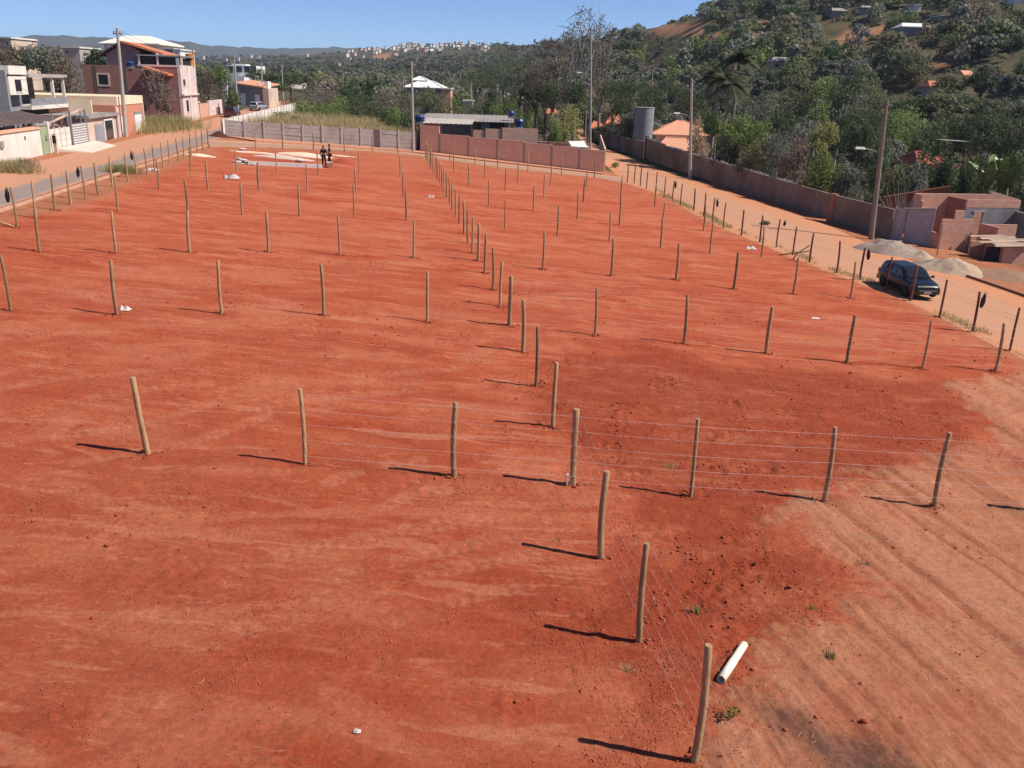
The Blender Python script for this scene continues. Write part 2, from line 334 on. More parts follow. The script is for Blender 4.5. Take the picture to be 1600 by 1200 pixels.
def groundmat():
    m = bpy.data.materials.new('red_earth'); m.use_nodes = True; n = m.node_tree; L = n.links
    b = n.nodes['Principled BSDF']; b.inputs['Roughness'].default_value = .95; b.inputs['Specular IOR Level'].default_value = .12
    tc = nd(n, 'ShaderNodeTexCoord')
    def noise(scale, det=6, rough=.6, stretch=(1, 1, 1), dist=0):
        mp = nd(n, 'ShaderNodeMapping'); mp.inputs['Scale'].default_value = stretch; L.new(tc.outputs['Object'], mp.inputs[0])
        q = nd(n, 'ShaderNodeTexNoise'); q.inputs['Scale'].default_value = scale; q.inputs['Detail'].default_value = det; q.inputs['Roughness'].default_value = rough
        q.inputs['Distortion'].default_value = dist
        L.new(mp.outputs[0], q.inputs[0]); return q.outputs[0]
    def ramp(x, lo, hi, to=1.):
        q = nd(n, 'ShaderNodeMapRange'); q.inputs[1].default_value = lo; q.inputs[2].default_value = hi; q.inputs[4].default_value = to; L.new(x, q.inputs[0]); return q.outputs[0]
    def mul(x, y):
        q = nd(n, 'ShaderNodeMath', operation='MULTIPLY'); L.new(x, q.inputs[0])
        if isinstance(y, float): q.inputs[1].default_value = y
        else: L.new(y, q.inputs[1])
        return q.outputs[0]
    def mix(f, a, c):
        q = nd(n, 'ShaderNodeMix', data_type='RGBA'); L.new(f, q.inputs[0])
        for i, v in ((6, a), (7, c)):
            if isinstance(v, tuple): q.inputs[i].default_value = (*v, 1)
            else: L.new(v, q.inputs[i])
        return q.outputs[2]
    def attr(k): return nd(n, 'ShaderNodeAttribute', attribute_name=k).outputs['Fac']
    streak = noise(1.0, 7, .62, (.16, 1.0, 1), .6); blot = noise(.22, 6, .6); fine = noise(9, 6, .7); mid = noise(1.7, 6, .65)
    grit = noise(38, 3, .7); crisp = noise(11, 10, .82)
    smear = noise(1.25, 5, .60, (.24, 1.3, 1), 1.5); smear2 = noise(.45, 6, .64, (.42, 1.0, 1), 1.2); lines = noise(1.0, 3, .5, (.07, 5.5, 1), .5); scrape = noise(3.2, 8, .75, (.45, 1.3, 1), 2.0)
    red = mix(ramp(streak, .35, .68), (.385, .072, .030), (.465, .112, .050))
    red = mix(ramp(blot, .45, .72, .7), red, (.400, .108, .054))
    red = mix(ramp(smear2, .50, .60, .7), red, (.500, .150, .076))
    red = mix(ramp(smear2, .44, .32, .7), red, (.330, .054, .022))
    red = mix(ramp(smear, .555, .64, .55), red, (.560, .205, .112))
    red = mix(mul(ramp(lines, .57, .65, .42), mul(ramp(blot, .46, .58), ramp(smear2, .44, .56))), red, (.540, .190, .100))
    red = mix(mul(ramp(scrape, .57, .64, .65), ramp(smear2, .38, .54)), red, (.590, .240, .140))
    loose = mix(ramp(mid, .3, .7), (.285, .042, .018), (.385, .070, .030))
    red = mix(mul(attr('loose'), ramp(mix(ramp(fine, 0, 1), mid, smear), .40, .54, .8)), red, loose)
    red = mix(mul(attr('trk'), ramp(scrape, .38, .56, .42)), red, (.560, .215, .120))
    dry = mix(ramp(mid, .33, .68), (.410, .150, .078), (.520, .215, .115))
    dry = mix(ramp(attr('rut'), .45, .36, .55), dry, (.285, .095, .050))
    dry = mix(ramp(attr('rut'), .55, .70, .5), dry, (.550, .240, .140))
    dry = mix(ramp(blot, .52, .68, .6), dry, (.400, .095, .044))
    dry = mix(ramp(smear, .58, .68, .6), dry, (.42, .230, .130))
    red = mix(attr('dry'), red, dry)
    red = mix(mul(attr('ash'), ramp(fine, .15, .5, .95)), red, (.070, .046, .042))
    dust = mix(ramp(mid, .3, .7), (.350, .130, .064), (.440, .185, .098))
    dust = mix(ramp(blot, .5, .7, .7), dust, (.330, .092, .043))
    base = mix(attr('lot'), dust, red)
    vg = mix(ramp(noise(.12), .35, .65), (.060, .056, .028), (.115, .092, .050))
    base = mix(attr('veg'), base, vg)
    base = mix(attr('clear'), base, mix(ramp(noise(.15), .35, .65), (.30, .125, .065), (.40, .22, .12)))
    sp = mix(ramp(crisp, .37, .60), (.70, .66, .64), (1.13, 1.13, 1.13))
    q = nd(n, 'ShaderNodeMix', data_type='RGBA', blend_type='MULTIPLY'); q.inputs[0].default_value = .85; L.new(base, q.inputs[6]); L.new(sp, q.inputs[7])
    L.new(q.outputs[2], b.inputs['Base Color'])
    # relief: crumbs, tread marks and shrinkage cracks
    vo = nd(n, 'ShaderNodeTexVoronoi', feature='DISTANCE_TO_EDGE'); vo.inputs['Scale'].default_value = 1.1
    mpv = nd(n, 'ShaderNodeMapping'); L.new(tc.outputs['Object'], mpv.inputs[0]); 
    nw = nd(n, 'ShaderNodeTexNoise'); nw.inputs['Scale'].default_value = 2.2; nw.inputs['Detail'].default_value = 4; L.new(tc.outputs['Object'], nw.inputs[0])
    vm = nd(n, 'ShaderNodeVectorMath', operation='MULTIPLY_ADD'); L.new(nw.outputs['Color'], vm.inputs[0]); vm.inputs[1].default_value = (.9, .9, .9); L.new(mpv.outputs[0], vm.inputs[2]); L.new(vm.outputs[0], vo.inputs[0])
    crack = ramp(vo.outputs['Distance'], 0, .012); cmask = mul(ramp(blot, .5, .56), ramp(mid, .5, .6))
    wv = nd(n, 'ShaderNodeTexWave', wave_type='BANDS', bands_direction='X'); wv.inputs['Scale'].default_value = 2.2; wv.inputs['Distortion'].default_value = 9; wv.inputs['Detail'].default_value = 2
    L.new(tc.outputs['Object'], wv.inputs[0])
    h = mul(crisp, .075); a2 = nd(n, 'ShaderNodeMath', operation='ADD'); L.new(h, a2.inputs[0]); L.new(mul(grit, .016), a2.inputs[1])
    a3 = nd(n, 'ShaderNodeMath', operation='ADD'); L.new(a2.outputs[0], a3.inputs[0]); L.new(mul(mul(noise(16, 5, .75), attr('loose')), .085), a3.inputs[1])
    a4 = nd(n, 'ShaderNodeMath', operation='ADD'); L.new(a3.outputs[0], a4.inputs[0]); L.new(mul(mul(crack, cmask), .010), a4.inputs[1])
    bu = nd(n, 'ShaderNodeBump'); bu.inputs['Strength'].default_value = .9; bu.inputs['Distance'].default_value = 1.0
    L.new(a4.outputs[0], bu.inputs['Height']); L.new(bu.outputs[0], b.inputs['Normal'])
    return m
EARTH = groundmat()
ground = ob('ground', npmesh('ground', np.stack([X, Y, Z], 1), F, EARTH, smooth=True,
            attrs=dict(lot=a_lot, dry=a_dry, loose=a_loose, ash=a_ash, trk=a_trk, rut=a_rut, veg=a_veg, clear=a_clear)))
tag(ground, kind='structure')
def G(x, y):
    x = np.array([float(x)]); y = np.array([float(y)]); return float((Hn(x, y)+ground_detail(x, y)[0])[0])

# far blue ridge on the left horizon
def far_ridge():
    a = np.radians(np.linspace(-48, 12, 200)); rows = []
    for k, (rr, f) in enumerate(((3300, 0), (3900, .75), (4200, 1), (4600, .7), (5400, .2))):
        e = 1.72+.22*(fbm(np.degrees(a)*.35, a*0+2, 4)-.5)*2+.10*(fbm(np.degrees(a)*2.0, a*0+7, 9)-.5)*2
        zz = HC+f*(rr*np.tan(np.radians(e)))-60*(1-f); rows.append(np.stack([rr*np.sin(a), rr*np.cos(a), zz], 1))
    V = np.concatenate(rows); n = len(a); f = np.arange(5*n).reshape(5, n)
    return V, np.stack([f[:-1, :-1], f[:-1, 1:], f[1:, 1:], f[1:, :-1]], -1).reshape(-1, 4)[:, ::-1]
V, F2 = far_ridge()
tag(ob('far_hills', npmesh('far_hills', V, F2, mat('far_scrub', (.10, .085, .05), (.045, .05, .028), .012, .95, c3=(.06, .06, .034)), smooth=True)), kind='structure')

# ------------------------------------------------------------------ streets, kerbs, pavements
def resample(P, n):
    P = [Vector(p[:2]) for p in P]; d = [0]
    for a, b in zip(P, P[1:]): d.append(d[-1]+(b-a).length)
    t = np.linspace(0, d[-1], n); return np.stack([np.interp(t, d, [p.x for p in P]), np.interp(t, d, [p.y for p in P])], 1)
def sheet(name, A, B, m, dz, n=60, k=24, crown=0.0):
    A = resample(A, n); B = resample(B, n); u = np.linspace(0, 1, k)
    P = A[:, None, :]*(1-u)[None, :, None]+B[:, None, :]*u[None, :, None]
    z = Hn(P[..., 0], P[..., 1])+dz+crown*(1-(2*u-1)**2)[None, :]
    z[:, 0] -= .09; z[:, -1] -= .09
    V = np.concatenate([P, z[..., None]], -1).reshape(-1, 3); f = np.arange(n*k).reshape(n, k)
    F = np.stack([f[:-1, :-1], f[:-1, 1:], f[1:, 1:], f[1:, :-1]], -1).reshape(-1, 4)
    uu = np.tile(u, n); vv = np.repeat(np.linspace(0, 1, n), k)
    return tag(ob(name, npmesh(name, V, F, m, smooth=True, attrs=dict(across=uu, along=vv))), kind='structure')
def roadmat(name, dust, tar, bands, amt=1.0):
    """worn tar under blown dust; bands: (centre, half width) across the carriageway where the tar shows"""
    m = bpy.data.materials.new(name); m.use_nodes = True; n = m.node_tree; L = n.links
    b = n.nodes['Principled BSDF']; b.inputs['Roughness'].default_value = .9; b.inputs['Specular IOR Level'].default_value = .2
    tc = nd(n, 'ShaderNodeTexCoord'); no = nd(n, 'ShaderNodeTexNoise'); no.inputs['Scale'].default_value = .35; no.inputs['Detail'].default_value = 7; L.new(tc.outputs['Object'], no.inputs[0])
    n2 = nd(n, 'ShaderNodeTexNoise'); n2.inputs['Scale'].default_value = 4; n2.inputs['Detail'].default_value = 6; L.new(tc.outputs['Object'], n2.inputs[0])
    ac = nd(n, 'ShaderNodeAttribute', attribute_name='across').outputs['Fac']; tot = None
    for c, h in bands:
        s = nd(n, 'ShaderNodeMath', operation='SUBTRACT'); L.new(ac, s.inputs[0]); s.inputs[1].default_value = c
        ab = nd(n, 'ShaderNodeMath', operation='ABSOLUTE'); L.new(s.outputs[0], ab.inputs[0])
        w = nd(n, 'ShaderNodeMath', operation='MULTIPLY_ADD'); L.new(no.outputs[0], w.inputs[0]); w.inputs[1].default_value = .35; w.inputs[2].default_value = -.175
        sm = nd(n, 'ShaderNodeMath', operation='ADD'); L.new(ab.outputs[0], sm.inputs[0]); L.new(w.outputs[0], sm.inputs[1])
        mr = nd(n, 'ShaderNodeMapRange'); mr.inputs[1].default_value = h*1.15; mr.inputs[2].default_value = h*.7; mr.inputs[4].default_value = amt; L.new(sm.outputs[0], mr.inputs[0])
        if tot is None: tot = mr.outputs[0]
        else:
            x = nd(n, 'ShaderNodeMath', operation='MAXIMUM'); L.new(tot, x.inputs[0]); L.new(mr.outputs[0], x.inputs[1]); tot = x.outputs[0]
    cr = nd(n, 'ShaderNodeValToRGB'); L.new(n2.outputs[0], cr.inputs[0]); cr.color_ramp.elements[0].position = .3; cr.color_ramp.elements[1].position = .7
    cr.color_ramp.elements[0].color = (*[v*.86 for v in dust], 1); cr.color_ramp.elements[1].color = (*[v*1.1 for v in dust], 1)
    mx = nd(n, 'ShaderNodeMix', data_type='RGBA'); mx.inputs[7].default_value = (*tar, 1); L.new(cr.outputs[0], mx.inputs[6]); L.new(tot, mx.inputs[0]); L.new(mx.outputs[2], b.inputs['Base Color'])
    bu = nd(n, 'ShaderNodeBump'); bu.inputs['Strength'].default_value = .35; bu.inputs['Distance'].default_value = .02; L.new(n2.outputs[0], bu.inputs['Height']); L.new(bu.outputs[0], b.inputs['Normal'])
    return m
LN = [(-18.0, -20), (-20.3, 0), (-25.2, 42), (-27.4, 62), (-30.6, 92), (-31.9, 100), (-37.5, 150), (-44.5, 210)]
LF_ = [(-24.0, -20), (-26.5, 0), (-32.0, 50), (-36.8, 88), (-41.2, 120), (-46, 150), (-54, 210)]
sheet('left_street', LN, LF_, roadmat('street_left', (.46, .225, .135), (.235, .185, .165), [(.20, .17)], .9), .014)
BN = W2([(330, 229), (399, 230), (490, 233), (582, 236), (650, 243), (742, 256), (825, 266), (930, 277), (975, 287)])
BF = W2([(318, 217.5), (400, 221.5), (490, 227), (582, 234), (650, 239.5), (742, 250.5), (825, 259.5), (942, 273), (985, 279)])
sheet('back_street', BN, BF, roadmat('street_back', (.47, .235, .140), (.30, .200, .145), [(.35, .3)], .7), .022)
RN = [(12.0, 205), (10.6, 160), (10.2, 120), (10.3, 100)]+W2([(975, 288), (1025, 303), (1063, 325), (1113, 352), (1187, 384), (1265, 416), (1343, 444), (1422, 476), (1519, 526), (1600, 565)])+[(20.6, 20), (19.5, 0)]
RF = [(14.5, 205), (12.6, 160), (13.0, 145)]+W2([(1010, 257), (1078, 281), (1200, 320), (1298, 352), (1400, 398), (1507, 432), (1600, 464)])+[(27.6, 30), (27, 0)]
sheet('right_street', RN, RF, roadmat('street_right', (.480, .208, .105), (.42, .225, .140), [(.45, .32)], .7), .030, n=90)
pave = mat('dusty_pavement', (.56, .26, .15), (.46, .18, .10), 1.2, .95, .2)
sheet('back_pavement', [p for p in BF[1:8]], W2([(352, 214), (490, 224), (582, 230.5), (650, 236.5), (742, 246), (825, 255), (944, 270)]), pave, .115)
def kerb(name, P, m, w=.16, h=.12, n=60):
    P = resample(P, n); mb = MB()
    for i in range(n-1):
        if (P[i+1]-P[i]).any():
            z0, z1 = H(*P[i]), H(*P[i+1]); mb.seg(P[i], P[i+1]-(P[i+1]-P[i])*.02, w, z0-.15, z0+h, z1-.15, z1+h)
    return tag(ob(name, mb.mesh(name, m)), kind='structure')
kerb('back_kerb', BF[1:8], mat('kerb_back', (.60, .30, .19), (.50, .22, .13), 2, .95), .18, .15)
kerb('left_kerb', [(-22.4, 18), (-24.7, 40), (-26.7, 60), (-29.2, 84)], mat('kerb_left', (.55, .36, .26), (.42, .20, .12), 2, .95), .16, .12)
kerb('right_kerb', W2([(1507, 431), (1560, 449), (1600, 463)])+[(27.5, 30)], mat('kerb_right', (.20, .085, .055), (.27, .13, .09), 2, .95), .16, .12)

# ------------------------------------------------------------------ fence posts
WOOD = mat('post_wood', (.42, .285, .15), (.22, .135, .07), 9, .8, .4, stretch=(1, 1, .25), c3=(.33, .21, .108), rnd=.28, stain=.5)
DARKW = mat('dark_post_wood', (.22, .095, .06), (.10, .045, .032), 9, .85, .4, stretch=(1, 1, .25), rnd=.2)  # darker, redder wood for the right edge posts, props and crossarms
def post_mesh(name, m, r, h, seed):
    q = random.Random(seed); mb = MB(); rings = []; n = 10; bx, by = q.uniform(-.04, .04), q.uniform(-.04, .04)
    for k in range(8):
        t = k/7; z = -.35+(h+.35)*t; rr = r*(1.06-.12*t)*(1+q.uniform(-.05, .05)); cx = bx*math.sin(t*3.1); cy = by*math.sin(t*3.1)
        rings.append([(cx+rr*math.cos(2*math.pi*j/n)*(1+.05*math.sin(j*2+seed)), cy+rr*math.sin(2*math.pi*j/n), z) for j in range(n)])
    rings.append([(v[0]*.86, v[1]*.86, v[2]+.012) for v in rings[-1]])
    mb.loft(rings); me = mb.mesh(name, m, smooth=True); me.polygons[len(me.polygons)-1].use_smooth = False; return me
PM = [post_mesh('fence_post', WOOD, .050+.003*k, 1.75, k) for k in range(4)]
PC = post_mesh('corner_post', WOOD, .068, 1.78, 9)
PO = [post_mesh('dark_post', DARKW, .052, 1.75, 20+k) for k in range(3)]
POSTS = {}
ORD = ['first', 'second', 'third', 'fourth', 'fifth', 'sixth', 'seventh', 'eighth', 'ninth', 'tenth', 'eleventh', 'twelfth', 'thirteenth', 'fourteenth', 'fifteenth', 'sixteenth', 'seventeenth', 'eighteenth', 'nineteenth', 'twentieth', 'twenty-first', 'twenty-second', 'twenty-third', 'twenty-fourth', 'twenty-fifth', 'twenty-sixth', 'twenty-seventh', 'twenty-eighth', 'twenty-ninth', 'thirtieth']
def post(p, label, me, group, lean=(0, 0), hs=1.0, name='fence_post'):
    q = random.Random(int(abs(p[0])*977+abs(p[1])*131))
    o = ob(name, me, None, (p[0], p[1], G(p[0], p[1])), (lean[0]+q.uniform(-.018, .018), lean[1]+q.uniform(-.018, .018), q.uniform(0, 6.28)))
    if lean != (0, 0): o.rotation_euler.z = 0
    gth = q.uniform(.86, 1.14); o.scale = (gth, gth, hs*q.uniform(.975, 1.02)); tag(o, label, 'post', group); return o
def row(key, pts, place, group, world=False, meshes=PM, dark=False, **kw):
    P = pts if world else W2(pts)
    for i, p in enumerate(P):
        post(p, ORD[i]+' '+place, meshes[i % len(meshes)], group, **kw)
    POSTS[key] = P; return P
GP = 'wooden posts of the fence lines across the red field'
rB0 = W2([(231.7, 707.2)])[0]; post(rB0, 'wooden post tilted to the left, leftmost in the nearest crossing row', PM[3], GP, lean=(0, -.06), hs=1.0)
rB = [rB0]+row('BL', [(475.3, 724.8), (711, 744)], 'wooden post after the tilted leftmost one in the nearest crossing row', GP)
cB = W2([(895, 757)])[0]; post(cB, 'thick corner post where the nearest crossing row meets the centre line', PC, GP, name='corner_post')
rBr = row('BR', [(1078.7, 777), (1286, 782.2), (1461.2, 792), (1648, 803)], 'wired post right of the thick corner post in the nearest row', GP)
rA = row('AL', [(16.5, 486.7), (183.8, 492), (347.6, 492), (505.8, 494.8), (668, 503)], 'wooden post from the left in the second nearest crossing row', GP)
cA = W2([(796, 510)])[0]; post(cA, 'thick corner post where the second nearest crossing row meets the centre line', PC, GP, name='corner_post')
rAr = row('AR', [(929, 524), (1067.9, 537.4), (1198, 552.4), (1323.2, 567), (1439.8, 576.7), (1553.8, 582)], 'wired post right of the centre line in the second nearest row', GP)
row('CL', [(63, 394), (181.6, 394.7), (298, 395), (419, 394.4), (530.8, 398), (646.7, 403)], 'wooden post from the left in the third nearest crossing row', GP)
row('CR', [(847.5, 420), (954.5, 430), (1055, 437.5), (1146, 451.5), (1238.7, 460), (1328, 466)], 'wooden post right of the centre line in the third nearest row', GP)
row('DL', [(184.7, 329.5), (293, 334), (379.4, 336), (467.6, 337.4), (553.6, 339), (634.5, 343.7)], 'wooden post from the left in the fourth nearest crossing row', GP)
row('DR', [(788.7, 358), (870, 367.7), (951, 377), (1032, 387), (1109.7, 396.4), (1189, 400.7)], 'wooden post right of the centre line in the fourth nearest row', GP)
row('EL', [(248.7, 295), (326, 296), (405.6, 298), (480, 299), (555.6, 301), (630, 307.5)], 'wooden post from the left in the fifth nearest crossing row', GP)
row('ER', [(763, 321.7), (834, 330), (901, 343), (968.5, 351), (1035.5, 357), (1098.4, 361)], 'wooden post right of the centre line in the fifth nearest row', GP)
row('FL', [(298.4, 268.7), (370.6, 269.4), (432, 270.6), (497.2, 272), (561.6, 273), (625, 277.5)], 'wooden post from the left in the sixth nearest crossing row', GP)
row('FR', [(732.3, 290.7), (789, 298.7), (850.7, 309), (911.7, 315.7), (970, 319), (1023.3, 322)], 'wooden post right of the centre line in the sixth nearest row', GP)
row('GR', [(709, 269.3), (757, 279), (808.4, 284.7), (860.7, 290.7), (916, 293.3), (970.7, 306)], 'wooden post right of the centre line in the seventh nearest row', GP)
CLN = W2([(1082.5, 1191), (1000, 1002), (941, 872)]); CLM = W2([(864, 670), (837, 602), (816, 551)])
CLF = W2([(782.2, 478.7), (769.5, 451.7), (757.5, 427), (747, 408.7), (738, 395), (731, 380), (724.5, 365.5), (717.7, 350), (712, 338.7)])
end = at(665.5, 246); p0 = Vector(CLF[-1]); p1 = Vector(end[:2]); nn = round((p1-p0).length/2.95)
CLF = CLF+[tuple(p0+(p1-p0)*k/nn) for k in range(1, nn+1)]
for i, p in enumerate(CLN): post(p, ['nearest post of all, at the bottom edge near the cream pipe', 'post of the centre line next nearest after the bottom one', 'post of the centre line just in front of the thick corner post'][i], PM[i], GP)
for i, p in enumerate(CLM): post(p, ORD[i]+' centre line post between the two thick corner posts, counted going away', PM[i], GP)
for i, p in enumerate(CLF): post(p, ORD[i]+' centre line post beyond the farther thick corner post, counted going away', PM[i % 4] if i != 3 else PC, GP)
GE = 'posts along the street edges of the red field'
row('EDL', EDGE_L, 'post from the near end of the left street edge', GE, True)
row('EDB', EDGE_B, 'post from the left on the back street edge before the grey wall', GE, True, hs=1.0)
row('EDB2', EDGE_B2, 'post from the left on the back street edge before the brick wall', GE, True)
row('EDR', EDGE_R, 'dark post from the far end of the right street edge', GE, True, PO)

# braces beside edge posts
def brace(a, b, label, m=WOOD, r=.045):
    mb = MB().tube([a, b], r, 8); solo('brace_pole', mb, m, tuple(a), label, 'pole', smooth=True)
e0 = EDGE_L[0]; z0 = G(*e0)
brace((e0[0]-3.0, e0[1]-.9, G(e0[0]-3.0, e0[1]-.9)+1.0), (e0[0]-.07, e0[1]-.06, z0+.02), 'slanting brace pole at the foot of the nearest left street post')
e1 = EDGE_R[16]
a = at(1218, 400); brace((a.x, a.y, G(a.x, a.y)+.04), (e1[0]-.2, e1[1]-.3, G(*e1)+.75), 'pale brace pole leaning on a dark post of the right street edge', r=.035)
a = at(1243, 398.5); brace((a.x, a.y, G(a.x, a.y)+.04), (e1[0]-.06, e1[1]+.3, G(*e1)+.95), 'thin dark brace pole leaning beside the pale one at the right edge', DARKW, .03)

# white footing board on the thick corner post, concrete collars on dark posts
mb = MB().box(-.02, .02, -.03, .03, -.1, .3)
p = Vector((cB[0]-.13, cB[1]-.07, G(*cB))); tag(ob('white_stake', mb.mesh('white_stake', mat('white_paint', (.75, .73, .70), (.6, .58, .55), 6)), None, p), 'short white stake beside the near thick corner post', 'stake')

# ------------------------------------------------------------------ wire strands
WIRE = mat('galvanised_wire', (.62, .46, .44), (.48, .34, .32), 20, .5, spec=.5)
def strand(pts, frac, label, group, r=.0028):
    P = []
    for p in pts: P.append(Vector((p[0], p[1], G(p[0], p[1])+1.75*frac)))
    Q = []
    for a, b in zip(P, P[1:]):
        side = Vector((0, -.065, 0)) if abs((b-a).x) > abs((b-a).y) else Vector((.065, 0, 0))
        for k in range(7):
            t = k/7; q = a.lerp(b, t)+side; q.z -= .018*4*t*(1-t); Q.append(q)
    Q.append(P[-1]+side); mb = MB().tube(Q, r, 5)
    L = 0
    for a, b in zip(Q, Q[1:]):                      # twisted barbs every 15 cm or so
        n = max(1, int((b-a).length/.16))
        for k in range(n):
            c = a.lerp(b, (k+.5)/n); d = Vector((random.uniform(-.3, .3), random.uniform(-.6, .6), 1)).normalized()*.02
            mb.tube([c-d, c+d], .0028, 3, False)
    solo('wire_strand', mb, WIRE, tuple(Q[0]), label, 'wire', group)
lev = [(.94, 'top'), (.745, 'second highest'), (.55, 'middle'), (.35, 'second lowest'), (.14, 'lowest')]
for f, nme in lev:
    strand([rB[1], rB[2], cB]+rBr, f, nme+' barbed wire strand of the nearest crossing row', 'barbed wires of the nearest fences')
    strand([cA]+rAr+[tuple(Vector(rAr[-1])+Vector((3, .2)))], f, nme+' barbed wire strand of the second nearest crossing row', 'barbed wires of the nearest fences')
    strand([tuple(Vector(CLN[0])+Vector((.42, -2.6)))]+CLN+[cB], f, nme+' barbed wire strand along the nearest stretch of the centre line', 'barbed wires of the nearest fences', .0013)

# ------------------------------------------------------------------ black bags hung on edge posts
BAG = glossmat('black_plastic', (.012, .010, .012), .35)
def bag(p, label, side, tall=.55):
    q = random.Random(int(p[0]*100)); mb = MB(); rings = []; n = 12
    for k in range(9):
        t = k/8; w = .09*math.sin(math.pi*min(.97, .12+.86*t))**.55; th = .05+.05*math.sin(math.pi*t)
        rings.append([((w*math.cos(2*math.pi*j/n))*(1+q.uniform(-.12, .12)), th*math.sin(2*math.pi*j/n)*(1+q.uniform(-.2, .2)), -tall*(1-t)) for j in range(n)])
    mb.loft(rings); mb.tube([(-.05, 0, -.03), (-.03, 0, .06), (.02, .0, .09), (.06, 0, .03), (.06, 0, -.04)], .012, 5)
    z = G(*p)+1.70
    tag(ob('plastic_bag', mb.mesh('plastic_bag', BAG, smooth=True), None, (p[0]+side, p[1]-.08, z), (0, q.uniform(-.1, .1), q.uniform(-.3, .3))), label, 'bag', 'black bags hung on the street edge posts')
bag(EDGE_L[0], 'black plastic bag on the nearest post of the left street edge', -.16, .6)
bag(EDGE_L[4], 'black plastic bag on the fifth post of the left street edge', -.16, .5)
bag(EDGE_L[8], 'black plastic bag on the ninth post of the left street edge', -.16, .5)
bag(EDGE_R[6], 'black plastic bag on the right street edge, farthest from the camera', .14)
bag(EDGE_R[10], 'black plastic bag on the right street edge, second farthest', .16)
bag(EDGE_R[14], 'small black plastic bag on the right street edge near the brace poles', .3, .3)
bag(EDGE_R[18], 'black plastic bag on the post just left of the dark blue car', .17)
bag(EDGE_R[22], 'black plastic bag on the second nearest dark post of the right edge', .17, .6)

# ------------------------------------------------------------------ soil crumbs, straw and small litter (stuff)
def clods():
    ico = np.array([(0, 0, 1), (.89, 0, .45), (.28, .85, .45), (-.72, .53, .45), (-.72, -.53, .45), (.28, -.85, .45), (.72, .53, -.45), (-.28, .85, -.45), (-.89, 0, -.45), (-.28, -.85, -.45), (.72, -.53, -.45), (0, 0, -1)])
    fc = np.array([(0, 1, 2), (0, 2, 3), (0, 3, 4), (0, 4, 5), (0, 5, 1), (1, 6, 2), (2, 7, 3), (3, 8, 4), (4, 9, 5), (5, 10, 1), (6, 7, 2), (7, 8, 3), (8, 9, 4), (9, 10, 5), (10, 6, 1), (11, 7, 6), (11, 8, 7), (11, 9, 8), (11, 10, 9), (11, 6, 10)])
    n = 130000; r = 7+33*rng.random(n)**1.4; a = np.radians(rng.uniform(-33, 33, n)); x = r*np.sin(a); y = r*np.cos(a)
    d, lot, dry, loose, ash, trk = ground_detail(x, y); cl = fbm(x*1.1+5, y*1.1, 8, 3); cl2 = fbm(x*.5, y*.5, 77, 3)
    pr = np.clip(.012+loose*(1-dry)*sst(.5, .72, cl)*.6+.32*sst(.6, .75, cl2)*(1-dry)+.05*dry*sst(.55, .7, cl), 0, 1)*lot*(1-trk)
    k = rng.random(n) < pr; x, y, d, r = x[k], y[k], d[k], r[k]; n = len(x)
    feet = np.array([(o_.location.x, o_.location.y) for o_ in bpy.data.objects if o_.name.startswith(('fence_post', 'corner_post')) and o_.location.y < 45]); m_ = 70
    fx = np.repeat(feet[:, 0], m_)+rng.normal(0, .13, len(feet)*m_); fy = np.repeat(feet[:, 1], m_)+rng.normal(0, .12, len(feet)*m_); fd = ground_detail(fx, fy)[0]+.01
    x = np.concatenate([x, fx]); y = np.concatenate([y, fy]); d = np.concatenate([d, fd]); r = np.hypot(x, y); n = len(x)
    s = .004+.034*rng.random(n)**10+.0003*r; z = Hn(x, y)+d+s*.25
    V = ico[None]*(.45+.9*rng.random((n, 12, 1)))*s[:, None, None]*(.7+.7*rng.random((n, 1, 3)))*np.array([1.2, 1, .7])
    V += np.stack([x, y, z], 1)[:, None]
    F = fc[None]+(np.arange(n)*12)[:, None, None]; return V.reshape(-1, 3), F.reshape(-1, 3)
V, F3 = clods()
tag(ob('soil_crumbs', npmesh('soil_crumbs', V, F3, mat('clod', (.36, .075, .034), (.27, .046, .021), 4, .95))), 'red soil crumbs strewn over the loose earth', 'soil', kind='stuff')
def straw():
    n = 7000; r = 7+18*rng.random(n); a = np.radians(rng.uniform(-30, 34, n)); x = r*np.sin(a); y = r*np.cos(a)
    d, lot, dry, loose, ash, trk = ground_detail(x, y); k = rng.random(n) < (.02+.55*dry*sst(.45, .65, fbm(x*.8, y*.8, 41)))*lot
    x, y, d = x[k], y[k], d[k]; n = len(x); an = rng.uniform(0, 6.28, n); L = rng.uniform(.015, .06, n); z = Hn(x, y)+d+.012
    dx, dy = np.cos(an)*L, np.sin(an)*L; w = .0022; ox, oy = -np.sin(an)*w, np.cos(an)*w
    V = np.stack([np.stack([x-dx-ox, y-dy-oy, z], 1), np.stack([x+dx-ox, y+dy-oy, z+.015], 1), np.stack([x+dx+ox, y+dy+oy, z+.02], 1), np.stack([x-dx+ox, y-dy+oy, z+.006], 1)], 1)
    return V.reshape(-1, 3), np.arange(4*n).reshape(n, 4)
